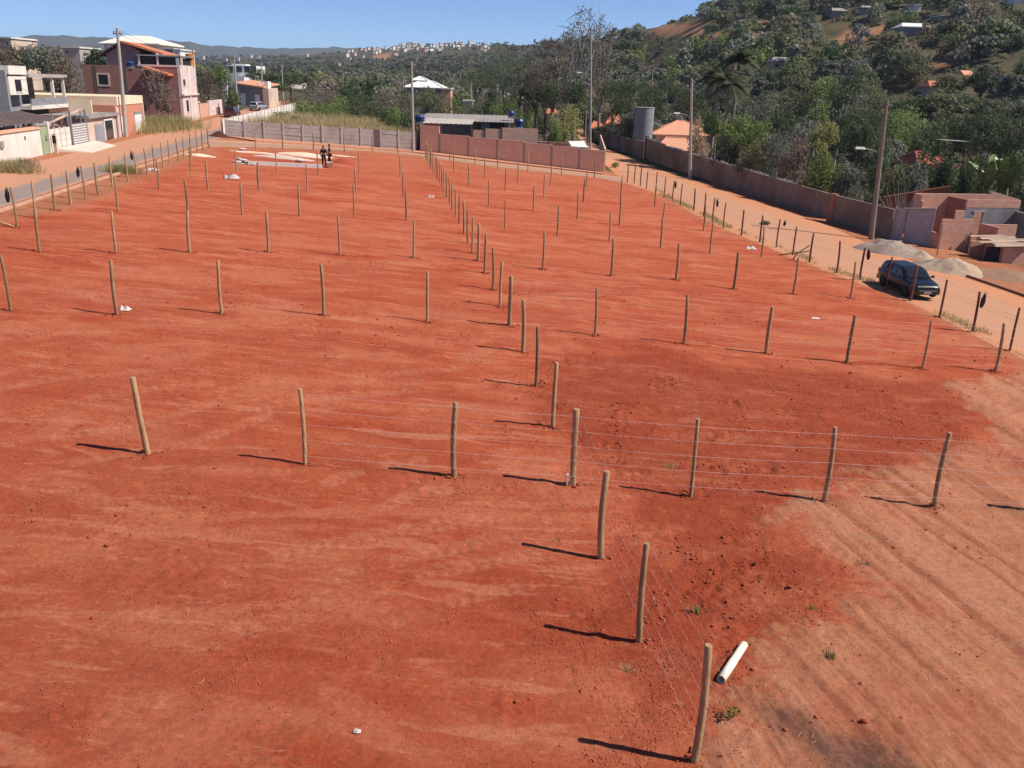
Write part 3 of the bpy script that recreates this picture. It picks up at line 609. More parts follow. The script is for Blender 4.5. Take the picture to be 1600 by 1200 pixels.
def crumbs():
    oc = np.array([(1, 0, 0), (0, 1, 0), (-1, 0, 0), (0, -1, 0), (0, 0, .8), (0, 0, -.6)]); fc = np.array([(0, 1, 4), (1, 2, 4), (2, 3, 4), (3, 0, 4), (1, 0, 5), (2, 1, 5), (3, 2, 5), (0, 3, 5)])
    n = 150000; r = 7.5+22*rng.random(n)**1.3; a = np.radians(rng.uniform(-33, 33, n)); x = r*np.sin(a); y = r*np.cos(a)
    d, lot, dry, loose, ash, trk = ground_detail(x, y); cl = fbm(x*1.7, y*1.7, 91, 4); cl2 = fbm(x*.35, y*.6, 92, 4)
    k = rng.random(n) < np.clip(sst(.50, .72, cl)*(.08+.8*sst(.45, .62, cl2)+.6*loose)*(1-.75*dry)*(1-.8*trk), 0, 1)*lot
    x, y, d, r = x[k], y[k], d[k], r[k]; n = len(x); s = .005+.014*rng.random(n)**4+.0003*r; z = Hn(x, y)+d+s*.3
    V = oc[None]*(.5+.9*rng.random((n, 6, 1)))*s[:, None, None]; t = rng.uniform(0, 6.28, n); c_, s_ = np.cos(t)[:, None], np.sin(t)[:, None]
    V = np.stack([V[..., 0]*c_-V[..., 1]*s_, V[..., 0]*s_+V[..., 1]*c_, V[..., 2]], -1)+np.stack([x, y, z], 1)[:, None]
    return V.reshape(-1, 3), (fc[None]+(np.arange(n)*6)[:, None, None]).reshape(-1, 3)
V, F3 = crumbs()
tag(ob('earth_grains', npmesh('earth_grains', V, F3, mat('earth_grain', (.44, .125, .062), (.30, .058, .026), 3, .95))), 'fine red earth grains covering the near field', 'soil', kind='stuff')
V, F3 = straw()
tag(ob('straw', npmesh('straw', V, F3, mat('straw', (.52, .33, .19), (.38, .22, .12), 3, .9))), 'dry straw scattered over the pale ground', 'straw', kind='stuff')

# ------------------------------------------------------------------ the cream pipe in front
a, b = at(1126, 1068), at(1162, 1013); d = (b-a).normalized(); mb = MB(); n = 20; R1 = .066
ctr = [a+d*t*(b-a).length for t in (0, 1)]
def ringp(c, r):
    u = Vector((-d.y, d.x, 0)).normalized(); v = d.cross(u); return [tuple(c+(u*math.cos(2*math.pi*j/n)+v*math.sin(2*math.pi*j/n))*r+Vector((0, 0, .068))) for j in range(n)]
L = (b-a).length
mb.loft([ringp(a+d*.02, R1-.008), ringp(a, R1-.006), ringp(a, R1), ringp(a+d*L*.5, R1+.001), ringp(a+d*L*.515, R1-.003), ringp(b, R1-.004), ringp(b, R1-.011), ringp(b-d*.02, R1-.012), ringp(a+d*.35, R1-.012), ringp(a+d*.02, R1-.008)], False)
solo('plastic_pipe', mb, mat('cream_plastic', (.80, .74, .60), (.72, .64, .50), 4, .45, stain=.15), (a.x, a.y, G(a.x, a.y)), 'cream plastic pipe lying on the ground by the nearest post', 'pipe', smooth=True)

def litter(px, py, w, label, m, seed, name='litter_scrap', h=.05):
    p = at(px, py); q = random.Random(seed); mb = MB(); k = 6; gz = G(p.x, p.y)
    V = [(p.x+(i/(k-1)-.5)*w, p.y+(j/(k-1)-.5)*w*.7*(1+q.uniform(-.2, .2)), gz+.02+q.uniform(0, h)*(0 if i in (0, k-1) or j in (0, k-1) else 1)) for i in range(k) for j in range(k)]
    mb.add(V, [(i*k+j, (i+1)*k+j, (i+1)*k+j+1, i*k+j+1) for i in range(k-1) for j in range(k-1)])
    o = solo(name, mb, m, (p.x, p.y, gz), label, 'litter'); md = o.modifiers.new('thick', 'SOLIDIFY'); md.thickness = .008; return o
WP = mat('white_sheet', (.70, .64, .60), (.46, .37, .33), 6, .7)
litter(196, 484, .34, 'white scrap beside the second post of the second nearest row', WP, 1, h=.16)
litter(361, 279, 1.1, 'crumpled white plastic sheet on the field left of the slab', mat('dirty_sheet', (.66, .58, .54), (.30, .24, .22), 5, .7), 2, h=.3)
litter(673, 309, .5, 'pale scrap left of the far centre line posts', mat('pink_scrap', (.62, .42, .35), (.5, .3, .25), 5), 3, h=.2)
litter(558, 1147, .1, 'small white chip near the bottom edge of the field', WP, 4, h=.04)
litter(1274, 497, .35, 'pale strip of litter behind the second nearest row', WP, 5, h=.05)
litter(1173, 389, .6, 'white rag lying between posts near the right street edge', WP, 6, h=.2)
litter(237, 266, .9, 'white rubbish by the left street kerb', WP, 10, h=.12)

# ------------------------------------------------------------------ wall and building materials
BRICK = brickmat('pink_brick', (.74, .46, .32), (.66, .38, .26), (.70, .52, .40), .3, .2, .5)
BRICKD = brickmat('brown_brick', (.33, .145, .12), (.26, .11, .09), (.30, .19, .165), .3, .2, .45)
BRICKR = brickmat('raw_brick', (.64, .33, .23), (.54, .25, .17), (.58, .42, .33), .3, .2, .4)
BRICKO = brickmat('orange_brick', (.58, .23, .14), (.50, .19, .11), (.50, .30, .22), .3, .2, .35)
CONC = mat('precast_concrete', (.42, .38, .345), (.32, .28, .25), 2.5, .9, .3, stain=.45)
CONCP = mat('concrete_post', (.46, .40, .38), (.36, .30, .29), 3, .9, .3)
PLG = mat('grey_plaster', (.27, .27, .285), (.20, .20, .215), 1.5, .9, .2, stain=.3)
PLW = mat('white_plaster', (.74, .69, .62), (.62, .55, .48), 1.3, .9, .2, stain=.35)
PLC = mat('cream_plaster', (.78, .64, .46), (.70, .55, .38), 1.0, .9, .1)
PLB = mat('beige_plaster', (.60, .47, .38), (.50, .37, .29), 1.4, .9, .2, stain=.35)
PLP = mat('pale_pink_plaster', (.66, .53, .50), (.56, .43, .40), 1.4, .9, .1, stain=.2)
WALLD = mat('weathered_wall', (.27, .215, .175), (.18, .138, .11), 1.1, .95, .3, stain=.65)
TILE = mat('clay_tile', (.58, .20, .11), (.46, .14, .075), 6, .85, .4, stretch=(1, 1, 1))
TILEP = mat('pale_clay_tile', (.66, .33, .21), (.56, .25, .15), 6, .85, .3)
FIBRO = mat('fibre_cement', (.34, .30, .28), (.24, .21, .20), 2, .9, .2, stain=.4)
GALV = mat('galvanised_sheet', (.40, .40, .42), (.30, .30, .32), 3, .5, .1, stain=.2)
DARK = mat('dark_opening', (.022, .020, .022), (.014, .012, .013), 3, .7)
GLASSD = glossmat('window_glass', (.03, .035, .04), .08)
METALW = mat('white_metal', (.78, .76, .73), (.70, .67, .63), 3, .5, stain=.1)
METALG = mat('grey_metal', (.30, .29, .30), (.22, .21, .22), 4, .5)
GREENG = mat('green_gate_paint', (.36, .43, .26), (.30, .36, .21), 3, .6, stain=.2)
RUST = mat('rusty_steel', (.20, .07, .045), (.12, .045, .03), 6, .8)
BLUE = glossmat('blue_plastic', (.02, .05, .19), .4)
CPOLE = mat('pole_concrete', (.42, .385, .35), (.33, .30, .27), 4, .9, .2, stain=.2)

# ------------------------------------------------------------------ the grey precast wall behind the field
def wall_thing(name, label, p, cat='wall'):
    return empty(name, (p[0], p[1], H(p[0], p[1])), label, cat)
gpx = [354, 383, 413.6, 444, 474, 504.4, 534, 564.4, 594, 623, 649]
gb = [(x, np.interp(x, [354, 649], [214.5, 236.0])) for x in gpx]; gP = W2(gb)
w = wall_thing('precast_wall', 'grey precast concrete plank wall with eleven posts behind the field', gP[0]); o = w.location.copy()
plank = {}
for i in range(10):
    p, q = Vector(gP[i]), Vector(gP[i+1]); zt = []
    for k, P in enumerate((p, q)):
        zt.append(T(gpx[i+k], np.interp(gpx[i+k], [354, 649], [187.5, 206.5]), P.y).z)
    zb = [H(*p)-.1, H(*q)-.1]; d = (q-p).normalized(); a, b = p+d*.1, q-d*.1
    for k in range(5):
        f0, f1 = k/5+.006, (k+1)/5-.006; off = random.uniform(-.02, .02); n = Vector((-d.y, d.x))*off
        mb = MB().seg(a+n, b+n, .05, zb[0]+(zt[0]-zb[0])*f0, zb[0]+(zt[0]-zb[0])*f1, zb[1]+(zt[1]-zb[1])*f0, zb[1]+(zt[1]-zb[1])*f1)
        part('plank', mb, CONC, w, o)
    for P, z0, z1 in (((p, zb[0], zt[0]),) if i < 9 else ((p, zb[0], zt[0]), (q, zb[1], zt[1]))):
        mb = MB().seg(P-d*.1, P+d*.1, .2, z0, z1+.1, z0, z1+.1); part('wall_post', mb, CONCP, w, o)
# its white side along the street
sp = [(-31.3, 95.0), (-38.6, 160.0)]; n = 22
w = wall_thing('white_wall', 'long white panel wall running back along the left street', sp[0]); o = w.location.copy()
for i in range(n):
    p = Vector(sp[0]).lerp(Vector(sp[1]), i/n); q = Vector(sp[0]).lerp(Vector(sp[1]), (i+1)/n); d = (q-p).normalized()
    z0, z1 = H(*p), H(*q); part('wall_panel', MB().seg(p+d*.09, q-d*.09, .06, z0-.2, z0+1.75, z1-.2, z1+1.75), PLW, w, o)
    part('wall_post', MB().seg(p-d*.085, p+d*.085, .16, z0-.2, z0+1.82, z0-.2, z0+1.82), CONCP, w, o)
mb = MB()
p = at(343, 214)
def heap(name, c, rx, ry, h, m, label, cat='heap', seed=0, sharp=1.0, n=26, lump=.25, group=None):
    V = []; Fc = []; k = 12
    for i in range(k+1):
        t = i/k
        for j in range(n):
            a = 2*math.pi*j/n; e = 1+.22*(fbm(np.array(math.cos(a)*1.3+seed), np.array(math.sin(a)*1.3), seed)-.5)*2
            x = c[0]+rx*t*e*math.cos(a); y = c[1]+ry*t*e*math.sin(a)
            f = (1-t**sharp); f *= (1+lump*min(1, t*2.2)*(float(fbm(np.array(x*1.7), np.array(y*1.7), seed+3))-.5)*2); f += .10*lump*(float(fbm(np.array(x*6.), np.array(y*6.), seed+5))-.5)*min(1, t*3)*(1-t)*4
            V.append((x, y, H(x, y)+h*f-.03*t-.02))
    for i in range(k):
        for j in range(n): Fc.append((i*n+j, i*n+(j+1) % n, (i+1)*n+(j+1) % n, (i+1)*n+j))
    mb = MB().add(V, Fc); return solo(name, mb, m, (c[0], c[1], H(c[0], c[1])), label, cat, group, True)
heap('soil_heap', (p.x, p.y), 1.3, .8, .65, mat('dark_soil', (.10, .03, .02), (.06, .02, .013), 3, .95, .5), 'small dark soil heap at the left end of the grey wall', seed=4)

# ------------------------------------------------------------------ brick wall and low house behind it
bx = [657, 686.6, 731.6, 776.6, 818, 861, 904, 944]; bt = [196, 209.6, 214, 217.5, 223, 227.6, 233]
bp = W2([(x, np.interp(x, [657, 944], [237, 271])) for x in bx])
w = wall_thing('brick_wall', 'long pink brick boundary wall stepping down beside the back street', bp[0]); o = w.location.copy()
for i in range(7):
    p, q = Vector(bp[i]), Vector(bp[i+1]); zt = T(bx[i]+5, bt[i], p.y).z; d = (q-p).normalized()
    part('wall_section', MB().seg(p, q-d*.0, .14+.003*i, H(*p)-.3, zt, H(*q)-.3, zt-.05), BRICK, w, o)
    if i: part('pier', MB().seg(p-d*.12, p+d*.12, .2, H(*p)-.3, zt+.02, H(*p)-.3, zt+.02), mat('pier_concrete', (.40, .31, .28), (.32, .23, .2), 3, .9, stain=.3), w, o)
q = Vector(bp[-1]); e = Vector((q.x+1.5, q.y+24)); zt = T(940, 233, q.y).z
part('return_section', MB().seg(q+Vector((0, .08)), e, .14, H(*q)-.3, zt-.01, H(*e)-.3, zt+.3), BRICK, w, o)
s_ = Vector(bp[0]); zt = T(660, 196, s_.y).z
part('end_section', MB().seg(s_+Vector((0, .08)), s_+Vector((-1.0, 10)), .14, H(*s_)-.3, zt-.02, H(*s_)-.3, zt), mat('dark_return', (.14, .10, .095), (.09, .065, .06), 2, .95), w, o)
# second brick wall further in
Yb = 108; w = wall_thing('inner_brick_wall', 'shorter brick wall with piers standing inside the brick boundary wall', (T(683, 210, Yb).x, Yb)); o = w.location.copy()
for a, b, t0 in ((738, 757, 203), (757.5, 783, 201), (783.5, 841, 199.5)):
    A, B = T(a, t0, Yb), T(b, t0, Yb); part('wall_section', MB().seg(A, B, .15, H(A.x, Yb)-.3, A.z, H(B.x, Yb)-.3, A.z), BRICK, w, o)
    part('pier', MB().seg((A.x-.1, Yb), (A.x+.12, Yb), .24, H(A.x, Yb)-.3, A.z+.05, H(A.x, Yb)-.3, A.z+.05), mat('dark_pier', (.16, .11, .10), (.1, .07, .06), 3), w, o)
# low house
Yh = 116
A, B = T(662, 205, Yh), T(843, 190, Yh); g0 = H(A.x, Yh)
h = empty('low_house', (A.x, Yh, g0), 'low grey house with long fibre cement roof behind the brick wall', 'house'); o = h.location.copy()
x0, x1, x2 = T(664, 190, Yh).x, T(735, 190, Yh).x, T(795, 190, Yh).x; zr = T(700, 186, Yh).z
part('wall', MB().box(x0, x2, Yh, Yh+7, g0-.5, zr-.25), mat('house_grey', (.20, .19, .20), (.14, .13, .14), 1.4, .9, stain=.4), h, o)
mb = MB(); nn_ = 46; L_ = (x2-x0)+1.2
for k in range(nn_):
    u = x0-.6+L_*k/nn_; dz = .03 if k % 2 else 0
    mb.hexa([(u, Yh-.8, zr-.22+dz), (u+L_/nn_, Yh-.8, zr-.22+dz), (u+L_/nn_, Yh+7.4, zr+.35+dz), (u, Yh+7.4, zr+.35+dz)], [(u, Yh-.8, zr-.17+dz), (u+L_/nn_, Yh-.8, zr-.17+dz), (u+L_/nn_, Yh+7.4, zr+.40+dz), (u, Yh+7.4, zr+.40+dz)])
rf = part('roof', mb, FIBRO, h, o)
A = T(740, 192, Yh); part('window', MB().box(A.x, A.x+1.0, Yh-.05, Yh+.02, A.z-.9, A.z), GLASSD, h, o)
part('window_frame', MB().box(A.x-.06, A.x+1.06, Yh-.035, Yh+.01, A.z-.96, A.z+.06), METALG, h, o)
A = T(765, 190, Yh); part('door', MB().box(A.x, A.x+1.9, Yh-.04, Yh+.02, g0-.3, A.z), DARK, h, o)
# lean-to with white sheet roof and brick wall in front
A, B, C = T(664, 187, 110), T(737, 196, 106), T(737, 189, 112)
g1 = H(A.x, 108)
l = empty('lean_to', (A.x, 107, g1), 'pale sheet lean-to roof on brick beside the blue tank', 'shed'); o = l.location.copy()
xa, xb = T(661, 190, 107).x, T(738, 190, 107).x; zt, zb = T(700, 186, 112).z, T(700, 193.5, 107).z
mb = MB()
for k in range(20):
    u = xa+(xb-xa)*k/20; dz = .025*(k % 2); v = u+(xb-xa)/20
    mb.hexa([(u, 106.6, zb+dz), (v, 106.6, zb+dz), (v, 112, zt+dz), (u, 112, zt+dz)], [(u, 106.6, zb+dz+.03), (v, 106.6, zb+dz+.03), (v, 112, zt+dz+.03), (u, 112, zt+dz+.03)])
part('roof', mb, mat('pale_sheet', (.50, .44, .38), (.40, .34, .29), 2, .7, stain=.3), l, o)
part('wall', MB().box(xa+.1, T(690, 195, 107).x, 107, 107.15, g1-.3, zb-.1), BRICKO, l, o)
part('post', MB().box(xb-.15, xb-.03, 106.9, 107.02, g1-.3, zb-.02), DARKW, l, o)
part('post', MB().box(xb-2.6, xb-2.48, 106.9, 107.02, g1-.3, zb-.02), DARKW, l, o)
def tank(px, py_top, py_bot, wpx, Y, label, zbase=None):
    A = T(px, py_top, Y); B = T(px, py_bot, Y); r = wpx/2/FPX*Y; h = A.z-B.z
    t = empty('water_tank', (A.x, Y, B.z), label, 'water tank'); n = 20
    mb = MB().cyl((0, 0), r*.8, r*.98, 0, h*.62, n).cyl((0, 0), r*1.03, r*1.03, h*.62+.002, h*.70, n); part('body', mb, BLUE, t, smooth=False)
    part('lid', MB().cyl((0, 0), r*1.0, r*.75, h*.702, h*.92, n).cyl((0, 0), r*.25, r*.22, h*.921, h, 10), BLUE, t)
    part('stand', MB().box(-r*.8, r*.8, -r*.8, r*.8, -.25, -.005), CONCP, t); return t
tank(656, 179, 190, 15, 110, 'blue water tank on the lean-to beside the central street pole')
tank(799, 173, 182, 11, 117, 'small dark blue water tank above the right end of the low house')
tank(812, 185, 198, 13, 113, 'blue and white water drum right of the low house')
part_sheds = empty('rubble_roof', tuple(T(892, 232, 102)), 'white roof sheet propped inside the right end of the brick wall', 'roof sheet'); o = part_sheds.location.copy()
A, B, C, D = T(888, 221, 103), T(913, 221, 103), T(918, 231, 100.2), T(893, 229, 100.2)
part('sheet', MB().hexa([A, B, C, D], [v+Vector((0, 0, .05)) for v in (A, B, C, D)]), METALW, part_sheds, o)
part('prop', MB().box(B.x-.3, B.x-.2, 102.5, 102.6, H(B.x, 102)-.1, B.z-.12), DARKW, part_sheds, o)
for k, (u0, u1) in enumerate(((842, 856), (858, 872), (874, 886))):
    A, B = T(u0, 221+k, 104), T(u1, 221+k, 104)
    solo('brick_stack', MB().box(A.x, B.x, 103.6, 104.4, H(A.x, 104)-.1, A.z), BRICKD, (A.x, 104, H(A.x, 104)), ['left', 'middle', 'right'][k]+' one of three low brick stacks behind the brick wall', 'brick stack')

# ------------------------------------------------------------------ the slab being laid, sand and two people
a, b = at(387, 257.5), at(503, 262.5)
w = empty('foundation_beam', (a.x, a.y, H(a.x, a.y)), 'long pale concrete foundation beam on the field beside two people', 'beam'); o = w.location.copy()
p, q = Vector(a[:2]), Vector(b[:2]); part('beam', MB().seg(p, q, .35, H(*p)-.1, H(*p)+.30, H(*q)-.1, H(*q)+.30), mat('fresh_concrete', (.56, .51, .48), (.46, .40, .37), 3, .9, stain=.2), w, o)
n_ = (q-p).normalized(); nrm = Vector((-n_.y, n_.x))
part('end_beam', MB().seg(p+n_*.15+nrm*.19, p+n_*.15+nrm*4.5, .3, H(*p)-.1, H(*p)+.25, H(*p)-.1, H(*p)+.22), mat('fresh_concrete', (.5, .5, .5)), w, o)
SAND = mat('pale_sand', (.74, .60, .46), (.56, .36, .24), 2, .95, .3); LIME = mat('grey_sand', (.56, .44, .38), (.46, .33, .27), 2, .95, .3)
def hp(px, py, rx, ry, h, m, label, seed, sharp=1.4):
    c = at(px, py); return heap('sand_heap' if m in (SAND, LIME) else 'soil_heap', (c.x, c.y), rx, ry, h, m, label, seed=seed, sharp=sharp)
hp(412, 240, 3.6, .8, .14, SAND, 'long thin cream sand spread left of the slab', 11)
hp(478, 243, 3.0, 1.6, .3, SAND, 'cream sand heap spread behind the foundation beam', 12)
hp(446, 247, 3.2, 1.2, .25, LIME, 'grey pink sand spread just behind the foundation beam', 13)
hp(455, 254, 6.0, .8, .22, mat('red_mound', (.36, .07, .035), (.28, .05, .025), 3, .95, .4), 'low red soil ridge along the foundation beam', 14)
hp(536, 255, 1.5, .9, .45, MATS['red_mound'], 'small red soil heap right of the two people', 15)
hp(530, 243.5, 2.8, .6, .1, SAND, 'thin cream sand streak right of the two people', 16)
a = at(379, 256)
bags = empty('cement_bags', (a.x, a.y, H(a.x, a.y)), 'white cement bags piled at the left end of the foundation beam', 'bags')
def pillow(cx, cy, z, lx, ly, h):
    mb = MB(); rings = []
    for k in range(7):
        t = -1+2*k/6; s = (1-abs(t)**3)**.5 if abs(t) < 1 else 0.08; rings.append([(cx+t*lx, cy+ly*s*math.cos(2*math.pi*j/10), z+h*(.5+.5*s*math.sin(2*math.pi*j/10))) for j in range(10)])
    return mb.loft(rings)
part('sheet', MB().hexa([(-.9, -.5, .02), (1.0, -.4, .02), (1.1, 1.6, .02), (-.7, 1.5, .02)], [(-.9, -.5, .05), (1.0, -.4, .06), (1.1, 1.6, .05), (-.7, 1.5, .07)]), WP, bags)
for cx, cy, z in ((-.4, 0, .06), (.45, .1, .06), (0, .5, .06), (0, .2, .2)): part('bag', pillow(cx, cy, z, .36, .22, .18), WP, bags, smooth=True)
a = at(468, 255.5); solo('cement_bag', pillow(a.x, a.y, H(a.x, a.y)+.15, .34, .2, .22), WP, (a.x, a.y, H(a.x, a.y)), 'single white bag lying on the red soil ridge', 'bag', smooth=True)
a = at(515, 262); g0 = H(a.x, a.y); bk = empty('bucket', (a.x, a.y, g0), 'white bucket at the feet of the person on the right', 'bucket')
mb = MB(); n = 16; rg = lambda r, z: [(r*math.cos(2*math.pi*j/n), r*math.sin(2*math.pi*j/n), z) for j in range(n)]
mb.loft([rg(.2, 0), rg(.28, .45), rg(.30, .46), rg(.26, .46), rg(.19, .04)]); part('body', mb, METALW, bk, smooth=True)
part('handle', MB().tube([(.29*math.cos(t), .05*math.sin(t), .44-.22*math.sin(t)) for t in np.linspace(0, math.pi, 9)], .012, 5), METALG, bk)
hp(311, 243, 1.6, .7, .2, SAND, 'small pale sand spread by the far left street posts', 17)
a = at(378, 234.5); solo('cement_bag', pillow(a.x, a.y, H(a.x, a.y), .34, .22, .2), WP, (a.x, a.y, H(a.x, a.y)), 'white bag near the back street left of the sand', 'bag', smooth=True)

def person(px, py, face, label, shirt, pants, hairc, pose, height=1.72):
    p = at(px, py); g0 = H(p.x, p.y); P = empty('person', (p.x, p.y, g0), label, 'person', rz=face); k = height/1.75
    J = dict(pelvis=(0, 0, .93), waist=(0, .0, 1.08), chest=(0, -.01, 1.30), neck=(0, 0, 1.47), head=(0, .015, 1.60), crown=(0, .01, 1.71),
             hipL=(-.09, 0, .90), kneeL=(-.11, .03, .50), ankL=(-.12, -.01, .09), toeL=(-.13, .16, .03), hipR=(.09, 0, .90), kneeR=(.11, .03, .50), ankR=(.13, -.02, .09), toeR=(.15, .15, .03),
             shL=(-.19, 0, 1.41), elL=(-.27, -.03, 1.14), wrL=(-.25, .09, .90), haL=(-.24, .13, .82), shR=(.19, 0, 1.41), elR=(.27, -.03, 1.14), wrR=(.25, .09, .90), haR=(.24, .13, .82))
    J.update(pose)
    Rd = dict(pelvis=.13, waist=.125, chest=.14, neck=.055, head=.092, crown=.075, hipL=.09, kneeL=.06, ankL=.045, toeL=.04, hipR=.09, kneeR=.06, ankR=.045, toeR=.04,
              shL=.065, elL=.045, wrL=.032, haL=.036, shR=.065, elR=.045, wrR=.032, haR=.036)
    E = [('pelvis', 'waist'), ('waist', 'chest'), ('chest', 'neck'), ('neck', 'head'), ('head', 'crown'), ('pelvis', 'hipL'), ('hipL', 'kneeL'), ('kneeL', 'ankL'), ('ankL', 'toeL'), ('pelvis', 'hipR'), ('hipR', 'kneeR'),
         ('kneeR', 'ankR'), ('ankR', 'toeR'), ('chest', 'shL'), ('shL', 'elL'), ('elL', 'wrL'), ('wrL', 'haL'), ('chest', 'shR'), ('shR', 'elR'), ('elR', 'wrR'), ('wrR', 'haR')]
    def skin(name, keep, grow, m, root):
        ns = [j for j in J if j in keep]; ix = {j: i for i, j in enumerate(ns)}; es = [(ix[a], ix[b]) for a, b in E if a in ix and b in ix]
        me = bpy.data.meshes.new(name); me.from_pydata([tuple(v*k for v in J[j]) for j in ns], es, []); o = ob(name, me, P); me.materials.append(m)
        md = o.modifiers.new('skin', 'SKIN'); md.use_smooth_shade = True
        for j in ns:
            r_ = (Rd[j]+grow)*k; sv = me.skin_vertices[0].data[ix[j]]; sv.radius = (r_*(1.25 if j in ('chest', 'pelvis', 'waist') else 1), r_*.85 if j in ('chest', 'pelvis', 'waist') else r_); sv.use_root = j == root
        o.modifiers.new('sub', 'SUBSURF').levels = 1; o.modifiers['sub'].render_levels = 2; return o
    skin('body', set(J), 0, mat('skin', (.30, .16, .10), (.24, .12, .075), 8, .6), 'pelvis')
    skin('shirt', {'waist', 'chest', 'shL', 'elL', 'shR', 'elR'}, .022, shirt, 'waist')
    skin('trousers', {'pelvis', 'hipL', 'kneeL', 'ankL', 'hipR', 'kneeR', 'ankR'}, .02, pants, 'pelvis')
    mb = MB(); rings = []
    hx, hy, hz = J['crown']
    for i in range(6):
        t = i/5*math.pi*.5; rings.append([((hx+.095*math.cos(t)*math.cos(2*math.pi*j/12))*k, (hy-.02+.105*math.cos(t)*math.sin(2*math.pi*j/12))*k, (hz-.03+.12*math.sin(t))*k) for j in range(12)])
    part('hair', mb.loft(rings), hairc, P, smooth=True)
    for s, hn in ((-1, 'haL'), (1, 'haR')):                         # fingers of a relaxed hand
        hd = Vector(J[hn])*k; mb = MB()
        for fi, (dx, ln) in enumerate(((-.028, .07), (-.01, .085), (.01, .08), (.028, .06))):
            mb.tube([hd+Vector((dx*.8, .01, -.01)), hd+Vector((dx, .03, -.05)), hd+Vector((dx, .02, -.05-ln*.5))], [.010, .009, .007], 6)
        mb.tube([hd+Vector((-s*.03, .01, .0)), hd+Vector((-s*.055, .035, -.03)), hd+Vector((-s*.05, .05, -.055))], [.011, .010, .008], 6)
        part('fingers', mb, MATS['skin'], P, smooth=True)
    mb = MB()
    for s in ('L', 'R'):
        an, to = Vector(J['ank'+s])*k, Vector(J['toe'+s])*k
        mb.tube([an+Vector((0, -.06, -.035)), an+Vector((0, .0, -.03)), to+Vector((0, .0, .01)), to+Vector((0, .07, .0))], [.05, .06, .055, .035], 8)
    part('shoes', mb, mat('shoe', (.02, .018, .018), (.03, .025, .025), 5), P, smooth=True)
    return P
CL1 = mat('navy_shirt', (.018, .02, .035), (.012, .013, .024), 6); CL2 = mat('black_trousers', (.012, .011, .013), (.02, .018, .02), 6); CL3 = mat('dark_maroon_shirt', (.035, .014, .016), (.02, .01, .012), 6)
HAIR = mat('black_hair', (.01, .008, .007), (.016, .012, .01), 12)
person(506.5, 260.5, R(172), 'person in navy shirt and black trousers, standing left of the bucket, head bowed', CL1, CL2, HAIR,
       dict(head=(0, .06, 1.58), crown=(0, .09, 1.67), kneeL=(-.13, .02, .5), ankL=(-.14, -.02, .09), toeL=(-.16, .14, .03), elL=(-.3, -.02, 1.15), elR=(.31, -.04, 1.16), wrL=(-.24, .10, .95), wrR=(.22, .12, .96), haL=(-.22, .15, .88), haR=(.2, .17, .9)))
person(515.5, 258.5, R(95), 'slimmer person in dark clothes standing beside the bucket, seen from the side', CL3, CL2, HAIR,
       dict(kneeR=(.1, .10, .52), ankR=(.1, .14, .10), toeR=(.1, .30, .04), kneeL=(-.1, -.02, .5), ankL=(-.1, -.1, .09), toeL=(-.1, .06, .03), elR=(.25, -.10, 1.15), wrR=(.22, .05, .95), haR=(.21, .10, .88)), 1.76)

# ------------------------------------------------------------------ houses along the left street
o0 = at(0, 258); LF = Frame((o0.x, o0.y, 0), R(7.74))
def gz(x, y): p = LF.w(x, y); return H(p.x, p.y)
class Bld:                                        # a building on the left plot; parts are given in plot metres
    def __init__(s, name, label, cat, x, y, fr=LF, group=None):
        s.fr = fr; p = fr.w(x, y); s.o = (x, y, H(p.x, p.y)); s.e = empty(name, (p.x, p.y, s.o[2]), label, cat, group, fr.th)
    def p(s, name, mb, m, parent=None, smooth=False):
        q = part(name, mb, m, s.e, s.o, smooth)
        if parent is not None: q.parent = parent
        return q
def stile(mb, x0, x1, y0, y1, zlo, zhi, n=0): pass
# 1 white boundary wall with clay coping
y1, zt = LF.front(61, 198.5); ya, za = LF.front(0, 207); y0 = -14.0
b = Bld('boundary_wall', 'stained white boundary wall with clay tile coping at the left edge', 'wall', 0, y1)
b.p('wall', MB().box(-.18, 0, y0, y1, gz(0, y0)-.5, zt-.12), PLW)
n = 40
for k in range(n):
    u = y0+(y1-y0)*k/n; v = y0+(y1-y0)*(k+1)/n-.02
    b.p('coping_tile', MB().hexa([(-.30, u, zt-.115), (.10, u, zt-.115), (.10, v, zt-.115), (-.30, v, zt-.115)], [(-.12, u, zt+.10), (-.06, u, zt+.10), (-.06, v, zt+.07), (-.12, v, zt+.07)]), TILEP)
b.p('vent', MB().box(-.02, .012, LF.front(38, 216)[0], LF.front(40, 216)[0], LF.front(38, 219)[1], LF.front(38, 213)[1]), DARK)
b.p('meter_box', MB().box(-.02, .10, LF.front(-2, 220)[0], LF.front(3, 220)[0], LF.front(0, 232)[1], LF.front(0, 221)[1]), METALG)
# 2 green double gate between white pillars
ga, gzb = LF.front(61.5, 243); gb_, _ = LF.front(79, 239); gt = LF.front(70, 196)[1]
b = Bld('green_gate', 'pale green double leaf metal gate beside the white wall', 'gate', 0, ga)
mid = (ga+gb_)/2
for k, (u, v) in enumerate(((ga+.03, mid-.015), (mid+.015, gb_-.03))):
    lf = b.p('gate_leaf', MB().box(-.1, -.05, u, v, gzb-.05, gt), GREENG)
    for j in range(3):
        t = u+(v-u)*(j+.5)/3; b.p('rib', MB().box(-.05, -.028, t-.03, t+.03, gzb, gt-.03), GREENG, lf)
b.p('lock_box', MB().box(-.05, .06, gb_-.5, gb_-.2, gzb+1.0, gzb+1.3), METALG)
b.p('lintel', MB().box(-.25, .02, ga, gb_, gt+.01, gt+.16), FIBRO)
b.p('pillar', MB().box(-.25, .05, gb_, gb_+.35, gzb-.4, gt+.25), PLW)
